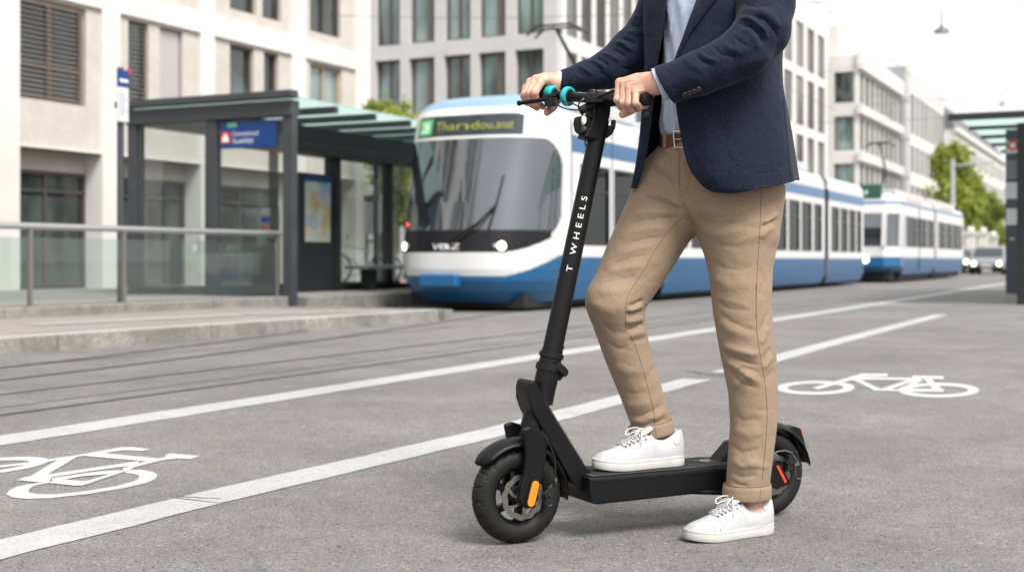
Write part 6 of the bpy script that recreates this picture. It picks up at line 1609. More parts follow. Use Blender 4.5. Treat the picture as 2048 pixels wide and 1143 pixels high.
st = [(Q2(p), w_, a/1000) for p, w_, a in [
    ([(620, 492), (540, 455), (440, 420), (370, 395)], 6, -6), ([(610, 470), (540, 425), (450, 385)], 7, 5), ([(610, 505), (520, 500), (420, 498), (320, 520)], 6, 5), ([(600, 530), (480, 535), (370, 545), (290, 580)], 6, -5),
    ([(560, 590), (440, 590), (330, 610), (250, 650)], 7, 4), ([(520, 640), (420, 645), (320, 665), (240, 715)], 6, -4.5), ([(470, 690), (360, 700), (240, 750)], 6, 3.5), ([(430, 740), (330, 755), (210, 800)], 6, -4), ([(400, 800), (300, 815), (180, 850)], 7, 3), ([(370, 860), (260, 880), (150, 905)], 6, -3),
    ([(330, 930), (240, 945), (110, 950)], 8, 2.5), ([(470, 130), (520, 180), (550, 230)], 6, -4), ([(420, 240), (500, 290), (580, 370)], 8, -5), ([(400, 300), (470, 340), (560, 410)], 8, 4), ([(450, 200), (510, 250), (580, 300)], 7, 3),
    ([(600, 130), (596, 280), (600, 410)], 3.5, -4), ([(655, 260), (648, 340), (625, 400), (603, 418)], 3, -2.5), ([(620, 150), (618, 280), (615, 380)], 5, 3), ([(605, 425), (625, 470), (650, 540), (700, 620)], 6, -7), ([(640, 430), (660, 490), (700, 560)], 7, 4),
    ([(640, 470), (760, 500), (900, 490), (1040, 470)], 9, 3.5), ([(660, 520), (780, 560), (900, 560), (1030, 540)], 9, -3.5), ([(700, 600), (820, 620), (960, 600)], 9, 3), ([(1160, 500), (1110, 545), (1070, 560)], 5, 5), ([(1150, 540), (1100, 560), (1060, 590)], 5, -6), ([(1140, 570), (1090, 610), (1065, 660)], 6, 4),
    ([(760, 760), (850, 820), (960, 830), (1030, 800)], 11, -3), ([(770, 860), (880, 920), (1000, 900)], 11, 3), ([(790, 1000), (880, 1050), (1000, 1060)], 10, -3), ([(1060, 800), (1080, 900), (1050, 1000)], 7, -3),
    ([(700, 420), (830, 400), (980, 380), (1050, 375)], 9, 3), ([(1065, 360), (1058, 400)], 3, -3)]]
st += [(Q3(p), w_, a/1000) for p, w_, a in [
    ([(395, 108), (350, 135), (300, 150)], 5, -8), ([(390, 140), (340, 165), (295, 175)], 4.5, 6), ([(385, 175), (330, 190), (285, 190)], 4.5, -8), ([(395, 215), (340, 230), (280, 240)], 6, 5), ([(400, 245), (340, 275), (290, 285)], 5, -6), ([(410, 290), (350, 310), (300, 320)], 6, 4), ([(420, 330), (350, 345), (290, 350)], 6, -3.5),
    ([(110, 180), (170, 260), (220, 300)], 8, -3), ([(90, 120), (160, 170), (240, 190)], 9, 2.5), ([(160, 340), (240, 390), (330, 400)], 9, -2.5), ([(210, 480), (290, 520), (390, 520)], 9, 2.5), ([(470, 480), (420, 540), (390, 600)], 8, -3), ([(240, 620), (320, 650), (420, 640)], 9, -2.5), ([(260, 700), (340, 720), (440, 700)], 8, 3),
    ([(285, 770), (370, 775), (450, 745), (510, 700)], 6, -4.5), ([(300, 800), (380, 805), (470, 780), (525, 740)], 6, 4), ([(320, 830), (400, 830), (480, 812), (530, 775)], 4.5, -5),
    ([(815, 395), (900, 440), (980, 470), (1060, 490)], 6, -7), ([(820, 365), (920, 400), (1010, 420), (1060, 420)], 7, 5), ([(840, 440), (910, 490), (990, 545), (1060, 590)], 6, 5), ([(850, 480), (890, 530), (960, 590), (1050, 620)], 6, -5), ([(900, 520), (980, 500), (1060, 530)], 6, -3.5), ([(890, 620), (960, 560), (1040, 520)], 6, 3),
    ([(800, 170), (880, 230), (960, 270), (1040, 290)], 9, -3.5), ([(800, 230), (890, 290), (1030, 330)], 9, 3), ([(1105, 180), (1075, 260), (1050, 300)], 5, -4), ([(1100, 260), (1080, 330), (1055, 370)], 5, 4), ([(1125, 380), (1090, 430), (1070, 470)], 5, -5), ([(1130, 430), (1095, 480), (1075, 510)], 5, 4), ([(1135, 500), (1100, 560), (1085, 600)], 6, -3),
    ([(890, 760), (960, 800), (1070, 790)], 10, -3), ([(890, 840), (980, 880), (1080, 850)], 10, 3), ([(885, 940), (960, 985), (1070, 960)], 9, -3.5), ([(880, 1020), (960, 1060), (1060, 1040)], 8, 3.5), ([(890, 1100), (960, 1125), (1050, 1110)], 7, -4), ([(885, 1140), (930, 1165), (1000, 1180)], 5, -5), ([(1060, 900), (1075, 1000), (1055, 1100)], 5, -2.5)]]
rs = np.random.RandomState(4)
for k in range(46):
    leg_ = farleg if k % 2 else nearleg; t = rs.uniform(0.5, len(leg_)-1.6); i = int(t); a, b2 = leg_[i], leg_[i+1]; ft = t-i
    x, y, r = a[0]+(b2[0]-a[0])*ft, a[1]+(b2[1]-a[1])*ft, a[3]+(b2[3]-a[3])*ft; an = rs.uniform(-0.45, 0.35); L = r*rs.uniform(0.4, 0.9); ox = rs.uniform(-0.5, 0.5)*r
    st.append(([(x+ox-L*math.cos(an), y-L*math.sin(an)), (x+ox, y+rs.uniform(-3, 3)), (x+ox+L*math.cos(an), y+L*math.sin(an))], rs.uniform(4, 8), rs.uniform(-1.5, 1.5)/1000))
V = folds(V, N, st, 1.1)
trs = raw_mesh('trousers', V, F, m_chi, man); bvt = bvh_of(V, F)
b = MB()
seam(b, bvt, Q2([(632, 512), (560, 580), (480, 680), (380, 850), (310, 960), (290, 1040)]), 0.0009, 60); seam(b, bvt, Q3([(287, 150), (289, 230), (292, 280)]), 0.0008, 20)
seam(b, bvt, Q2([(1064, 405), (1058, 560), (1050, 700), (1040, 850), (1036, 1000), (1033, 1100)]), 0.0009, 70)
seam(b, bvt, Q3([(1033, 20), (1036, 160), (1040, 300), (1060, 440), (1082, 560), (1095, 690), (1097, 800), (1088, 950), (1070, 1140)]), 0.0010, 90)
seam(b, bvt, Q3([(318, 310), (345, 380), (375, 470), (402, 560), (428, 660), (448, 740), (456, 830)]), 0.0009, 60)
seam(b, bvt, Q2([(600, 140), (596, 280), (600, 410)]), 0.0007, 30); seam(b, bvt, Q2([(660, 262), (652, 330), (630, 395), (605, 416)]), 0.0007, 30)
b.build('seam', m_stitch, trs)['kind'] = 'stuff'
def cuff(c0, c1, r0, r1, name='turn_up', tilt=0.0, th=0.0045, wob=0.0, seed=0):
    a, c = Vector(P(*c0)), Vector(P(*c1)); ax = (c-a).normalized(); s = Vector((RX, RY, 0)); s = (s-ax*s.dot(ax)).normalized(); t = ax.cross(s); k0, k1 = c0[2]/FPX, c1[2]/FPX
    rd = random.Random(seed); ph = [rd.uniform(0, 6.28) for _ in range(4)]
    def ring(f, r, sh=0.0):
        out = []
        for i in range(64):
            an = 2*PI*i/64; w_ = 1+wob*(math.sin(2*an+ph[0]+f)+0.6*math.sin(3*an+ph[1]-f)+0.4*math.sin(5*an+ph[2]))
            out.append(a.lerp(c, f)+ax*(tilt*math.cos(an)+sh)+(s*math.cos(an)+t*math.sin(an))*r*w_)
        return out
    rr0, rr1 = r0*k0, r1*k1; L = [(-0.0, rr0-th), (0.0, rr0+0.0005), (0.06, rr0+0.0035), (0.3, rr0+0.0042), (0.6, (rr0+rr1)/2+0.0038), (0.93, rr1+0.0036), (1.0, rr1+0.0018), (1.0, rr1-th*0.8), (0.8, rr1-th), (0.3, rr1-th*1.3)]
    b = MB(); b.rings([ring(f, r) for f, r in L], True); o = b.build(name, m_chi, trs, smooth=True, angle=60)
    b = MB(); q = ring(0.0, rr0+0.0012); b.tube(q+[q[0]], 0.0016, 5); b.build('turn_up_edge_shade', m_stitch, o)  # dark ring paints the shading along the turn-up's top edge
    return o
cf1 = cuff((1301, 845, 3.665), (1306, 871, 3.665), 41.5, 42, tilt=0.0, wob=0.012, seed=1)
cf2 = cuff((1494, 966, 3.57), (1493, 996, 3.57), 45, 46, tilt=-0.004, wob=0.012, seed=2)
for o_, L_ in ((cf1, [Q3([(456, 840), (462, 865), (464, 890)])]), (cf2, [[(1521, 978), (1520.5, 988), (1519, 998)]])):
    bv_ = BVHTree.FromObject(o_, bpy.context.evaluated_depsgraph_get()) if False else bvh_of([v.co for v in o_.data.vertices], [tuple(p.vertices) for p in o_.data.polygons])
    b = MB()
    for q in L_: seam(b, bv_, q, 0.0009, 14)
    if b.v: b.build('turn_up_seam', m_stitch, o_)

# ---------------- shirt and belt
OFF = 0.09
rows_s = [(-92, 1432, 3.57, 46, 0.07), (-70, 1432, 3.57, 74, 0.10), (0, 1430, 3.575, 100, 0.128), (60, 1428, 3.57, 101, 0.128), (120, 1428, 3.565, 102, 0.128), (180, 1427, 3.56, 101, 0.126), (225, 1425, 3.56, 102, 0.128), (262, 1425, 3.56, 102, 0.127), (275, 1425, 3.56, 97, 0.120), (305, 1425, 3.56, 92, 0.114)]
cs_ = catmull(rows_s, 90); rg = []
for py, cx, d, rx, ry in cs_:
    d += OFF; z = zat(py, d); c = P(cx, py, d); row = []
    for i in range(120):
        an = 2*PI*i/120; cr1, sr1 = math.cos(an), math.sin(an); k = 0.0022*math.sin(cx*0.3+an*9+py*0.02)+0.002*math.sin(an*17-py*0.05)
        if py > 190: k += 0.003*math.sin(an*23+py*0.05)*min(1, (py-190)/40)*max(0, 1-max(0, py-246)/20)
        row.append(c+Vector((RX, RY, 0))*((rx*d/FPX+k)*cr1)+Vector((FX, FY, 0))*((ry+k)*sr1))
    rg.append(row)
sb = MB(); sb.rings(rg, True); 
shirt = sb.build('shirt', m_shirt, man, smooth=True, angle=70); bvs = bvh_of(sb.v, sb.f)
b = MB(); seam(b, bvs, [(1371, -20), (1359, 60), (1350, 130), (1347, 200), (1352, 262)], 0.0011, 60, 0.0002); seam(b, bvs, [(1350, -20), (1341, 60), (1335, 130), (1333, 200), (1338, 262)], 0.0007, 60, 0.0001); b.build('placket', m_shirt, shirt)
def ringband(cx, d, rx, ry, y0, y1, th, name, m, par, n=96):
    d += OFF; b = MB(); rg = []
    for yy, q in ((y0, 0), (y0+1, th), (y1-1, th), (y1, 0), (y1, -0.002), (y0, -0.002)):
        c = P(cx, yy, d); rg.append([c+Vector((RX, RY, 0))*((rx*d/FPX+q)*math.cos(2*PI*i/n))+Vector((FX, FY, 0))*((ry+q)*math.sin(2*PI*i/n)) for i in range(n)])
    rg.append(rg[0]); b.rings(rg, True); return b.build(name, m, par, smooth=True, angle=40), b
wb, wbm = ringband(1425, 3.57, 101, 0.131, 271, 312, 0.003, 'waistband', m_chi, trs)
belt, bm_ = ringband(1425, 3.57, 103.5, 0.135, 273.5, 299.5, 0.003, 'belt', m_belt, man)
bvb = bvh_of(bm_.v, bm_.f)
def patch(bv, quad, th, lift, name, m, par, nx=10, ny=10, bev=0.0):
    """a small piece of cloth or metal laid on a surface"""
    P0 = []
    for j in range(ny+1):
        r = []
        for i in range(nx+1):
            s, t = i/nx, j/ny; x = (quad[0][0]*(1-s)+quad[1][0]*s)*(1-t)+(quad[3][0]*(1-s)+quad[2][0]*s)*t; y = (quad[0][1]*(1-s)+quad[1][1]*s)*(1-t)+(quad[3][1]*(1-s)+quad[2][1]*s)*t
            q, n = on_surface(bv, x, y, lift)
            if q is None: return None
            r.append(q)
        P0.append(r)
    b = MB(); b.rings(P0, False); return b.build(name, m, par, smooth=True, solid=th, off=0)
for q in ([(1353, 263), (1357, 263), (1358, 296), (1354, 296)], [(1354, 263), (1374, 265), (1374, 268), (1354, 266)], [(1355, 293), (1374, 294), (1374, 297), (1355, 296)]):
    pass
b = MB(); pts_ = []
for x, y in ((1350, 263.5), (1370, 264), (1372, 295), (1353, 295), (1350, 263.5)):
    q, n = on_surface(bvb, x, min(max(y, 270), 288), 0.0035); pts_.append(q+n*0.003+Vector((0, 0, -(y-min(max(y, 270), 288))*0.00141)))
b.tube(pts_, 0.0028, 8); b.tube([pts_[0].lerp(pts_[3], 0.5), pts_[1].lerp(pts_[2], 0.45)], 0.0016, 6); b.build('buckle', m_buck, belt, smooth=True)
for x in (1332,):
    q0, _ = on_surface(bvb, x, 272, 0.004); q1, _ = on_surface(bvb, x-0.5, 287, 0.004)
    if q0 and q1: b = MB(); b.bar(q0+Vector((0, 0, 0.008)), q1-Vector((0, 0, 0.012)), 0.010, 0.0025, (FX, FY, 0)); b.build('belt_loop', m_chi, trs, bevel=0.001)

# ---------------- blazer
def brow(py, pts): return [(x, py, d) if len(q) == 2 else q for q in pts for x, d in [(q[0], q[-1])]]
BR = [
 [(1420, -88, 3.46), (1450, -92, 3.43), (1500, -86, 3.43), (1545, -70, 3.46), (1560, -66, 3.56), (1530, -84, 3.68), (1450, -98, 3.73), (1370, -92, 3.73), (1338, -78, 3.68), (1330, -72, 3.62), (1352, -76, 3.56)],
 [(1410, -45, 3.43), (1442, -45, 3.39), (1495, -42, 3.385), (1550, -38, 3.43), (1572, -36, 3.55), (1540, -42, 3.69), (1450, -48, 3.755), (1362, -46, 3.755), (1318, -42, 3.69), (1303, -40, 3.61), (1340, -42, 3.52)],
 [(1395, 0, 3.40), (1430, 0, 3.36), (1490, 0, 3.36), (1550, 0, 3.42), (1576, 0, 3.54), (1545, 0, 3.68), (1450, 0, 3.76), (1360, 0, 3.76), (1310, 0, 3.70), (1291, 0, 3.60), (1333, 0, 3.50)],
 [(1368, 70, 3.39), (1420, 70, 3.36), (1490, 70, 3.36), (1545, 70, 3.42), (1566, 70, 3.53), (1540, 70, 3.66), (1450, 70, 3.74), (1365, 70, 3.74), (1312, 70, 3.68), (1291, 70, 3.59), (1325, 70, 3.50)],
 [(1346, 140, 3.40), (1400, 140, 3.355), (1470, 140, 3.36), (1535, 140, 3.42), (1562, 140, 3.52), (1535, 140, 3.65), (1450, 140, 3.72), (1370, 140, 3.72), (1316, 140, 3.66), (1292, 140, 3.57), (1313, 140, 3.52)],
 [(1353, 210, 3.40), (1410, 210, 3.35), (1480, 210, 3.35), (1545, 210, 3.40), (1570, 210, 3.50), (1540, 210, 3.64), (1450, 210, 3.71), (1370, 210, 3.72), (1312, 210, 3.66), (1287, 210, 3.56), (1306, 210, 3.52)],
 [(1364, 280, 3.385), (1420, 280, 3.345), (1490, 280, 3.345), (1556, 280, 3.39), (1577, 280, 3.48), (1548, 280, 3.63), (1450, 280, 3.71), (1365, 280, 3.72), (1304, 280, 3.66), (1281, 280, 3.56), (1298, 280, 3.525)],
 [(1378, 332, 3.38), (1432, 338, 3.34), (1500, 336, 3.34), (1564, 332, 3.385), (1582, 330, 3.46), (1552, 326, 3.62), (1450, 320, 3.70), (1360, 321, 3.71), (1297, 324, 3.66), (1274, 330, 3.56), (1288, 330, 3.53)],
 [(1398, 362, 3.375), (1445, 366, 3.34), (1510, 362, 3.34), (1568, 354, 3.385), (1585, 350, 3.455), (1554, 342, 3.615), (1450, 340, 3.695), (1358, 342, 3.705), (1293, 345, 3.66), (1269, 356, 3.565), (1281, 356, 3.535)],
 [(1414, 376, 3.372), (1456, 380, 3.342), (1515, 374, 3.34), (1570, 365, 3.385), (1587, 359, 3.452), (1555, 350, 3.61), (1450, 348, 3.69), (1356, 350, 3.70), (1290, 356, 3.66), (1266, 371, 3.57), (1276, 370, 3.543)],
 [(1431, 382.5, 3.37), (1470, 383.5, 3.345), (1520, 376.5, 3.34), (1572, 366.5, 3.385), (1588, 360.5, 3.45), (1555, 351.5, 3.61), (1450, 350, 3.69), (1355, 352, 3.70), (1289, 359, 3.66), (1265, 376, 3.57), (1275, 374, 3.545)]]
NB, NR = 170, 190
cols_ = [catmull(r, NB) for r in BR]; A_ = np.array(cols_)                              # rows x NB x 3
full = np.stack([catmull(A_[:, j, :], NR) for j in range(NB)], 1); full[:, :, 2] += OFF
r_ = (full[:, :, 0]-CX)/FPX*full[:, :, 2]; d_ = full[:, :, 2]
VB = np.stack([r_*RX+d_*FX, r_*RY+d_*FY, CH-(full[:, :, 1]-HZ)/FPX*d_], 2).reshape(-1, 3)
I = np.arange(NR*NB).reshape(NR, NB); FB = np.stack([I[:-1, :-1], I[:-1, 1:], I[1:, 1:], I[1:, :-1]], -1).reshape(-1, 4)
N = vnormals(VB, FB)
if (N[I[60, 60]] @ np.array([FX, FY, 0])) > 0: FB = FB[:, ::-1]; N = -N
Q1 = lambda L: [(1200+x/2.857, y/2.857) for x, y in L]
pocket = Q1([(690, 570), (700, 700), (712, 830), (728, 905), (760, 950), (820, 970), (900, 966), (980, 952), (1035, 936)])
st = [(pocket, 1.8, -0.0022), (Q1([(688, 570), (780, 548), (880, 532), (985, 520)]), 1.8, -0.0022), (Q1([(985, 520), (1005, 660), (1022, 800), (1036, 934)]), 2.0, -0.0016),
      (Q1([(920, 400), (915, 460), (918, 520)]), 3, -0.003), (Q1([(700, 60), (690, 200), (680, 320)]), 6, -0.003),
      (Q1([(720, 520), (840, 470), (920, 420)]), 9, -0.005), (Q1([(560, 640), (640, 800), (660, 950)]), 16, 0.003), (Q1([(470, 520), (560, 560), (680, 540)]), 10, -0.003),
      (Q1([(1060, 380), (1040, 480), (1055, 600)]), 6, -0.004), (Q1([(840, 1010), (920, 990), (1050, 978)]), 2, -0.0016), (Q1([(975, 955), (978, 1000), (985, 1040)]), 2, -0.0016), (Q1([(470, 680), (520, 880), (600, 1010)]), 14, -0.002), (Q1([(760, 600), (800, 750), (850, 900)]), 22, 0.002),
      (Q1([(560, 60), (600, 200), (560, 300)]), 18, 0.003), (Q1([(480, 300), (560, 180), (620, 60)]), 14, -0.003)]
VB = folds(VB, N, st)
bz = raw_mesh('blazer', VB, FB, m_blz, man); md = bz.modifiers.new('cloth', 'SOLIDIFY'); md.thickness = 0.0045; md.offset = 1.0; md.use_rim = True
bvz = bvh_of(VB+vnormals(VB, FB)*0.0045, FB)
# vent flap behind, a second layer that shows past the near skirt
vf = [[(1562, 190, 3.55), (1569, 190, 3.58)], [(1566, 240, 3.53), (1580, 240, 3.60)], [(1570, 300, 3.52), (1590, 300, 3.62)], [(1573, 361, 3.52), (1599.5, 360, 3.64)]]
b = MB(); b.rings([[P(x, y, d+OFF) for x, y, d in catmull(r, 8)] for r in [catmull([q[0] for q in vf], 14), ]] if False else [[P(*(np.array(catmull([q[0] for q in vf], 16)[i])*(1-s)+np.array(catmull([q[1] for q in vf], 16)[i])*s+np.array([0, 0, OFF]))) for s in (0, 0.5, 1)] for i in range(16)], False)
b.build('vent_flap', m_blz, bz, smooth=True, solid=0.004)
# near lapel rolls back from the front edge
lp_ = [[(1418, -70), (1470, -72)], [(1408, -40), (1458, -30)], [(1396, 0), (1430, 4)], [(1382, 35), (1404, 38)], [(1368, 70), (1380, 72)], [(1356, 104), (1361, 105)], [(1348, 132), (1349, 133)]]
c0_, c1_2 = catmull([q[0] for q in lp_], 40), catmull([q[1] for q in lp_], 40); rows_l = []
for a, c in zip(c0_, c1_2):
    row = []
    for s in np.linspace(0, 1, 9):
        x, y = a*(1-s)+c*s; q, nn = on_surface(bvz, max(x, a[0]+2.5), y, 0.0035+0.006*math.sin(PI*s)*0.6)
        row.append(q)
    if all(q is not None for q in row): rows_l.append(row)
if len(rows_l) > 3: b = MB(); b.rings(rows_l, False); b.build('lapel', m_blz, bz, smooth=True, solid=0.003, off=0)
b = MB(); seam(b, bvz, pocket, 0.0014, 60); seam(b, bvz, Q1([(688, 570), (780, 548), (880, 532), (985, 520)]), 0.0013, 40); seam(b, bvz, Q1([(985, 520), (1005, 660), (1022, 800), (1036, 934)]), 0.0006, 40)
seam(b, bvz, Q1([(916, 410), (918, 520)]), 0.0012, 20); seam(b, bvz, [(1566, 196), (1570, 240), (1576, 300), (1582, 357)], 0.0022, 40); seam(b, bvz, Q1([(468, 626), (523, 626)]), 0.0014, 12); seam(b, bvz, Q1([(840, 1010), (920, 990), (1050, 978)]), 0.0006, 24)
b.build('pocket_seam', m_nseam, bz)['kind'] = 'stuff'
# sleeves
def sleeve(nodes, cutn, h, strokes, name, sym=1.0):
    nd = NDS(nodes); lo, hi = bounds([nd], 0.02); e, p = np.array(nd[-1][:3]), np.array(nd[-2][:3]); ax = (e-p)/np.linalg.norm(e-p)+np.array(cutn); ax /= np.linalg.norm(ax)
    ext = [nd[-1], tuple(e+(e-p)/np.linalg.norm(e-p)*0.06)+(nd[-1][3],)]
    inner = [(*nd[-2][:3], nd[-2][3]-0.004), (*nd[-1][:3], nd[-1][3]-0.0045), (*ext[1][:3], nd[-1][3]-0.0045)]
    def fn(X, Y, Z):
        f = smin(chain(X, Y, Z, nd), chain(X, Y, Z, ext), 0.01)
        for n_a in nd[2:-2]: f = smin(f, np.sqrt((X-n_a[0])**2+(Y-n_a[1])**2+(Z-n_a[2])**2)-n_a[3]*0.99, 0.02)
        pl_ = (X-e[0])*ax[0]+(Y-e[1])*ax[1]+(Z-e[2])*ax[2]
        f = np.maximum(f, pl_)
        q = np.maximum(chain(X, Y, Z, inner), -(pl_+0.03)); return np.maximum(f, -q)
    X, Y, Z = grid_of(lo, hi, h); V, F = nets(fn(X, Y, Z), lo, h); V = vw(relax(V, F, 2)); N = vnormals(V, F)
    V = folds(V, N, strokes, 1.35)
    return raw_mesh(name, V, F, m_blz, bz), bvh_of(V, F)
R6 = lambda L: [(1100+x/7.145, y/7.145) for x, y in L]
stn = [(Q1(p), w_, a/1000) for p, w_, a in [
    ([(790, 105), (860, 112), (930, 165), (965, 235)], 5, 7), ([(800, 140), (860, 150), (915, 200), (940, 260)], 5, -7), ([(800, 175), (850, 180), (890, 230), (905, 290)], 6, 5), ([(860, 90), (940, 110), (1000, 175), (1020, 230)], 5, -6), ([(900, 70), (980, 100), (1035, 170)], 7, 5),
    ([(760, 200), (800, 240), (860, 270)], 6, -4), ([(700, 240), (740, 280), (830, 310)], 7, 4), ([(640, 265), (690, 310), (780, 330)], 6, -4), ([(560, 292), (600, 330), (680, 355)], 5, 4), ([(540, 305), (580, 350), (650, 375)], 5, -4), ([(470, 320), (520, 370), (600, 410)], 7, 2.5), ([(800, 20), (900, 40), (1000, 20)], 8, -4), ([(800, 60), (880, 60), (1000, 70)], 8, 3), ([(1070, 150), (1030, 220), (1000, 300)], 8, -4), ([(1000, 300), (900, 350), (780, 400)], 10, 3), ([(700, 450), (800, 420), (920, 360)], 8, -3)]]
NS_ = [(1530, -95, 3.53, 58), (1532, -40, 3.48, 57), (1531, 10, 3.43, 56), (1524, 62, 3.385, 54), (1488, 104, 3.365, 50), (1442, 128, 3.37, 44), (1400, 146, 3.38, 42.5), (1362, 159, 3.39, 41), (1329, 171, 3.40, 40)]
sn, bvn = sleeve(NS_, (0.0, 0.1, -0.18), 0.0035, stn, 'sleeve')
stf = [(R6(p), w_, a/1000) for p, w_, a in [
    ([(560, 865), (660, 900), (790, 980)], 3, 5), ([(640, 820), (740, 860), (860, 950)], 3.5, -5), ([(740, 760), (860, 800), (1000, 890)], 4, 5.5), ([(840, 680), (960, 730), (1100, 830)], 4, -6), ([(930, 600), (1060, 640), (1180, 740)], 4, 7), ([(1000, 540), (1120, 570), (1260, 640)], 4, -7), ([(1090, 450), (1200, 470), (1330, 500)], 5, 6), ([(1150, 350), (1250, 370), (1340, 380)], 5, -5), ([(1180, 230), (1280, 250), (1350, 240)], 5, 4),
    ([(400, 935), (500, 1000), (620, 1080)], 3, 4), ([(330, 960), (420, 1040), (500, 1120)], 3, -3), ([(700, 1020), (820, 1100), (900, 1180)], 5, -3), ([(1000, 960), (1150, 1000), (1280, 960)], 7, -4)]]
FS_ = [(1345, -90, 3.78, 56), (1333, -15, 3.79, 49), (1305, 58, 3.79, 45), (1262, 106, 3.77, 44), (1214, 140, 3.745, 36), (1172, 153, 3.73, 28.5), (1140, 160, 3.72, 25), (1119, 165, 3.718, 23)]
sfar, bvf = sleeve(FS_, (-0.1, -0.05, 0.35), 0.0035, stf, 'sleeve')
b = MB(); seam(b, bvf, R6([(480, 1120), (640, 1050), (800, 970), (950, 890), (1060, 850)]), 0.0007, 30); b.build('sleeve_seam', m_nseam, sfar)
for x, y in Q1([(483, 539), (510, 530), (537, 520), (563, 509)]):
    q, nn = on_surface(bvn, x, y, 0.0003)
    if q is None: continue
    b = MB(); b.lathe([(0.0074, 0), (0.0079, 0.0018), (0.0070, 0.0032), (0.0052, 0.0024), (0.0034, 0.0021), (0, 0.0021)], q, nn, 20)
    bt = b.build('button', m_butn, sn, smooth=True, angle=50)
    b = MB(); s_ = nn.orthogonal().normalized(); t_2 = nn.cross(s_)
    for k in range(4): b.lathe([(0.0007, 0), (0, 0.0001)], q+nn*0.0020+(s_*math.cos(PI/4+k*PI/2)+t_2*math.sin(PI/4+k*PI/2))*0.0014, nn, 6)
    b.build('button_holes', m_eyelet, bt)
q, nn = on_surface(bvz, 1294, 230, 0.0005)
if q is not None: b = MB(); b.lathe([(0.008, 0), (0.0085, 0.002), (0.006, 0.003), (0, 0.0022)], q, nn, 20); b.build('button', m_butn, bz, smooth=True)
q, nn = on_surface(bvz, 1366, 220, 0.0)
# shirt cuffs
def scuff(c0, c1, r0, r1, tilt, th=0.002, flat=1.0):
    a, c = P(*c0), P(*c1); ax = (c-a).normalized(); s = Vector((FX, FY, 0)); s = (s-ax*s.dot(ax)).normalized(); t = ax.cross(s); k = c0[2]/FPX; b = MB(); rg = []
    if t.z < 0: t = -t
    for f_, r in ((0, r0), (1, r1), (1.0, r1-th/k), (0.2, r0-th/k)):
        rg.append([a.lerp(c, f_)+ax*(tilt*math.sin(2*PI*i/48)*(1 if f_ > 0.5 else 0))+(s*math.cos(2*PI*i/48)*flat+t*math.sin(2*PI*i/48))*r*k for i in range(48)])
    b.rings(rg, True); return b.build('shirt_cuff', m_shirt, shirt, smooth=True, angle=50)
scuff((1362, 158, 3.395), (1315, 170, 3.405), 34, 34, 0.006)
scuff((1150, 160, 3.722), (1112.5, 167, 3.717), 22.5, 21.5, -0.006)

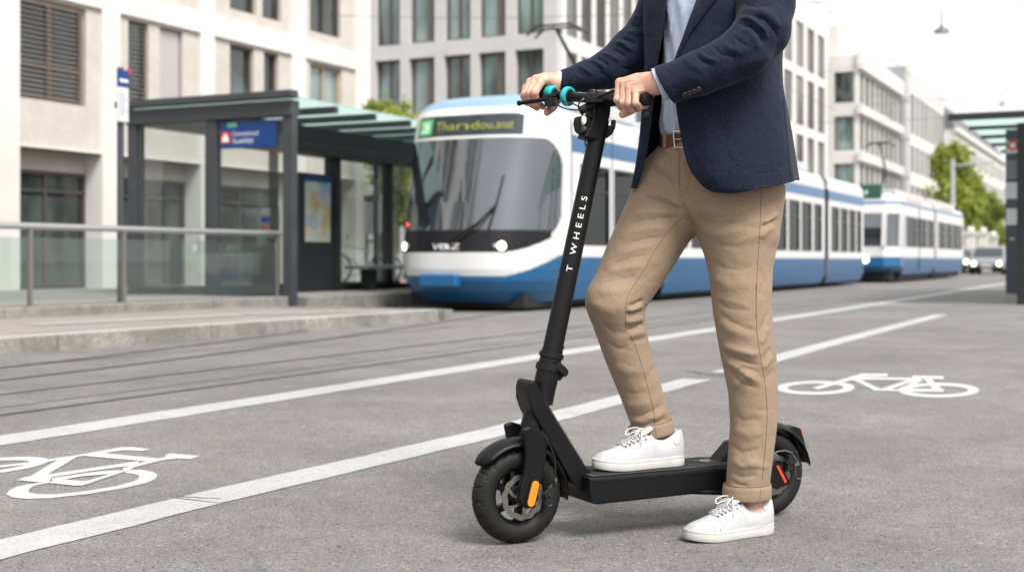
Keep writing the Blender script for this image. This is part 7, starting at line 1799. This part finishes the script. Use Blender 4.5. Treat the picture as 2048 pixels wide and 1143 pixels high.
# ---------------- shoes
def shoe(o, fwd, side, label):
    """o: heel end on the ground, fwd: towards the toe, side: the wearer's outer side (towards us)"""
    L = 0.285; o = Vector(o); Wp = lambda x, y, z: o+fwd*x+side*y+up*z
    oc = [(0.0, 0.0), (0.004, 0.018), (0.016, 0.031), (0.04, 0.0365), (0.09, 0.0365), (0.13, 0.0395), (0.17, 0.046), (0.205, 0.0485), (0.235, 0.044), (0.26, 0.034), (0.276, 0.020), (0.284, 0.006), (0.285, 0.0)]
    ic = [(0.285, 0.0), (0.2845, -0.008), (0.279, -0.022), (0.265, -0.036), (0.24, -0.0445), (0.205, -0.0465), (0.17, -0.042), (0.13, -0.034), (0.09, -0.0325), (0.04, -0.0345), (0.016, -0.030), (0.004, -0.018), (0.0, 0.0)]
    outl = [tuple(p) for p in catmull(oc, 50)]+[tuple(p) for p in catmull(ic, 50)][1:-1]
    def spring(x): return 0.007*max(0, (x-0.20)/0.085)**2
    b = MB(); cx_ = 0.145; rg = []
    for z, g, s_ in ((0.0005, 0.965, 0), (0.003, 0.992, 0), (0.010, 1.0, 0), (0.0195, 1.0, 0), (0.0205, 0.992, 0), (0.0215, 1.0, 0), (0.026, 0.998, 0), (0.028, 0.975, 0)):
        rg.append([Wp(cx_+(x-cx_)*(1-(1-g)*0.4), y*g, z*(1+0.14*max(0, 1-x/0.1)*(z > 0.005))+spring(x)) for x, y in outl])
    b.rings(rg, True, True, True); sh_ = thing_part = b.build('shoe', m_sole, man, smooth=True, angle=38)
    sh_['label'] = label
    def halfw(x):
        yo = np.interp(x, [p[0] for p in catmull(oc, 60)], [p[1] for p in catmull(oc, 60)]); q = catmull(ic, 60)[::-1]; yi = np.interp(x, [p[0] for p in q], [p[1] for p in q]); return yo, yi
    Hs = [(0.004, 0.088), (0.012, 0.101), (0.028, 0.099), (0.05, 0.085), (0.075, 0.075), (0.10, 0.080), (0.118, 0.095), (0.135, 0.0955), (0.15, 0.089), (0.175, 0.0765), (0.20, 0.065), (0.225, 0.0565), (0.25, 0.0505), (0.266, 0.044), (0.277, 0.034), (0.282, 0.026)]
    xs = np.concatenate([np.linspace(0.004, 0.1175, 34), np.linspace(0.120, 0.282, 40)]); hx, hz = [h[0] for h in Hs], [h[1] for h in Hs]
    Hc = catmull(Hs, 120); rows = []
    for x in xs:
        H = float(np.interp(x, Hc[:, 0], Hc[:, 1])); yo, yi = halfw(x); yo *= 0.955; yi *= 0.955; z0 = 0.022+spring(x); row = []
        op = x < 0.119; fl = min(1, max(0, (x-0.12)/0.05))
        for k in range(41):
            v = -1+2*k/40; side_y = yo if v > 0 else -yi; a = abs(v)
            if op:
                if a > 0.42:                     # outer wall up to the collar
                    t = (1-a)/0.58; bulge = math.sin(PI*t)*0.0035
                    topw = 0.56 if x > 0.02 else 0.5; w_ = side_y*(1-(1-topw)*t**1.7)+bulge; z = z0+(H-z0)*(1-(1-t)**1.25)
                elif a > 0.36: t = (0.42-a)/0.06; topw = 0.56 if x > 0.02 else 0.5; w_ = side_y*(topw-0.10*t); z = H+0.0015*math.sin(PI*t)-0.003*t
                else: t = a/0.36; w_ = side_y*0.45*t; z = H-0.003-0.045*(1-t**4)*min(1, (0.119-x)/0.02)*min(1, x/0.012)
            else:
                n_e = 2.6-0.5*fl; an = (1-a)*PI/2; w_ = side_y*abs(math.cos(an))**(2/n_e); z = z0+(H-z0)*abs(math.sin(an))**(2/(2.0+0.3*fl))
                if x < 0.20 and a < 0.5: z -= 0.0015*math.cos(a*PI)
            row.append(Wp(x, math.copysign(w_, v) if v else 0, z))
        rows.append(row)
    b = MB(); b.rings(rows, False)
    b.add([Wp(0.004, y, z) for y, z in ()], []) if False else None
    up_ = b.build('upper', m_shoe, sh_, smooth=True, angle=75, sub=1)
    b2 = MB(); b2.rings(rows[:1]+[[rows[0][k].lerp(Wp(0.0035, 0, 0.05), 0.9) for k in range(41)]], False); b2.build('heel_counter', m_shoe, sh_, smooth=True)
    # tongue and laces
    def top(x, y):
        H = float(np.interp(x, Hc[:, 0], Hc[:, 1])); yo, yi = halfw(x); s_ = (yo if y > 0 else -yi)*0.955; z0 = 0.022
        c_ = min(1, abs(y)/s_); n_e = 2.5; an = math.acos(min(1, c_**(n_e/2))); return z0+(H-z0)*abs(math.sin(an))**(2/2.1)
    b = MB(); tr_ = []
    for x, dz, w_ in ((0.150, 0.001, 0.020), (0.136, 0.003, 0.022), (0.124, 0.008, 0.023), (0.113, 0.014, 0.022), (0.107, 0.016, 0.018)):
        tr_.append([Wp(x, w_*s_, top(0.128 if x < 0.128 else x, w_*s_*0.6)+dz-0.004*s_*s_) for s_ in np.linspace(-1, 1, 9)])
    b.rings(tr_, False); b.build('tongue', m_shoe, sh_, smooth=True, solid=0.005, off=0)
    lc = MB(); ey = MB(); xs_ = [0.136, 0.148, 0.160, 0.172, 0.184, 0.196]
    for i, x in enumerate(xs_):
        w_ = 0.0235-0.0008*i; row = []
        for s_ in np.linspace(-1, 1, 11): row.append(Wp(x+0.0035*s_*(1 if i % 2 else -1), w_*s_, top(x, w_*s_)+0.0030+0.0012*(1-s_*s_)))
        lc.tube(row, 0.0017, 7)
        if i:
            for sg in (1, -1): lc.tube([Wp(x, sg*w_, top(x, sg*w_)+0.002), Wp(x-0.007, sg*w_*0.25, top(x-0.007, 0.006)+0.004), Wp(xs_[i-1], -sg*w_*0.95, top(xs_[i-1], sg*w_)+0.0025)], 0.0015, 6)
        for sg in (1, -1): ey.lathe([(0.0026, 0), (0.0026, 0.0012), (0.0, 0.0014)], Wp(x, sg*(w_+0.003), top(x, sg*(w_+0.003))+0.0006), side*sg*0.75+up*0.7, 10)
    k_ = Wp(0.132, 0.0, 0.103)
    for sg, rr_ in ((1, 1.0), (-1, 0.8)):
        lp = [k_, k_+fwd*0.010+side*sg*0.016+up*0.007*rr_, k_+fwd*0.032+side*sg*0.026-up*0.001, k_+fwd*0.038+side*sg*0.022-up*0.014, k_+fwd*0.020+side*sg*0.012-up*0.007, k_]
        lc.tube([tuple(p) for p in catmull([tuple(p) for p in lp], 24)], 0.0017, 7)
        le = [k_, k_+fwd*0.014+side*sg*0.020-up*0.004, k_+fwd*0.022+side*sg*0.034-up*0.020, k_+fwd*0.024+side*sg*0.040-up*0.036]
        lc.tube([tuple(p) for p in catmull([tuple(p) for p in le], 16)], 0.0016, 7)
    lc.tube([k_-side*0.006, k_+side*0.006], 0.0042, 8)
    lc.build('laces', m_lace, sh_, smooth=True); ey.build('eyelets', m_eyelet, sh_)
    mk = MB(); pt = lambda x, y, z: Wp(x, y, z)
    bv = bvh_of([tuple(v) for v in b2.v], b2.f)
    bmv = BVHTree.FromPolygons([tuple(v) for r in rows for v in r], [(i*41+j, i*41+j+1, (i+1)*41+j+1, (i+1)*41+j) for i in range(len(rows)-1) for j in range(40)])
    return sh_, bmv
shd = (-0.883, -0.469)
fw1 = Vector((RX, RY, 0))*shd[0]+Vector((FX, FY, 0))*shd[1]; sd1 = Vector((RX, RY, 0))*0.469-Vector((FX, FY, 0))*0.883
s1, bv1 = shoe(G(1541.5, 1063)+Vector((0, 0, 0.001)), fw1, sd1, 'sneaker standing on the asphalt')
hp = sp(1364, 929, 0.022); hp = Vector((hp.x, hp.y, 0)); s2_, bv2 = shoe(hp+Vector((0, 0, ZD+0.0062)), sf, sl, 'sneaker resting on the scooter deck')
Q8 = lambda L: [(1140+x/3.5385, 820+y/3.5385) for x, y in L]
for s_, bv, LL in ((s1, bv1, [[(1238, 665), (1180, 720), (1110, 790), (1068, 825), (1066, 850), (1085, 882)], [(1020, 800), (1015, 825), (1034, 880)], [(1360, 665), (1368, 700), (1392, 705)], [(815, 865), (900, 880), (1035, 885), (1200, 865), (1330, 825), (1410, 795)]]),
                   (s2_, bv2, [[(560, 205), (480, 245), (410, 290), (366, 320), (360, 370)], [(318, 290), (303, 320), (303, 372)], [(733, 212), (745, 240), (776, 234)], [(130, 345), (220, 370), (400, 378), (600, 355), (780, 335)]])):
    b = MB()
    for k, q in enumerate(LL): seam(b, bv, Q8(q), 0.0007, 40, 0.0010)
    if b.v: b.build('stitching', m_sstitch, s_)['kind'] = 'stuff'
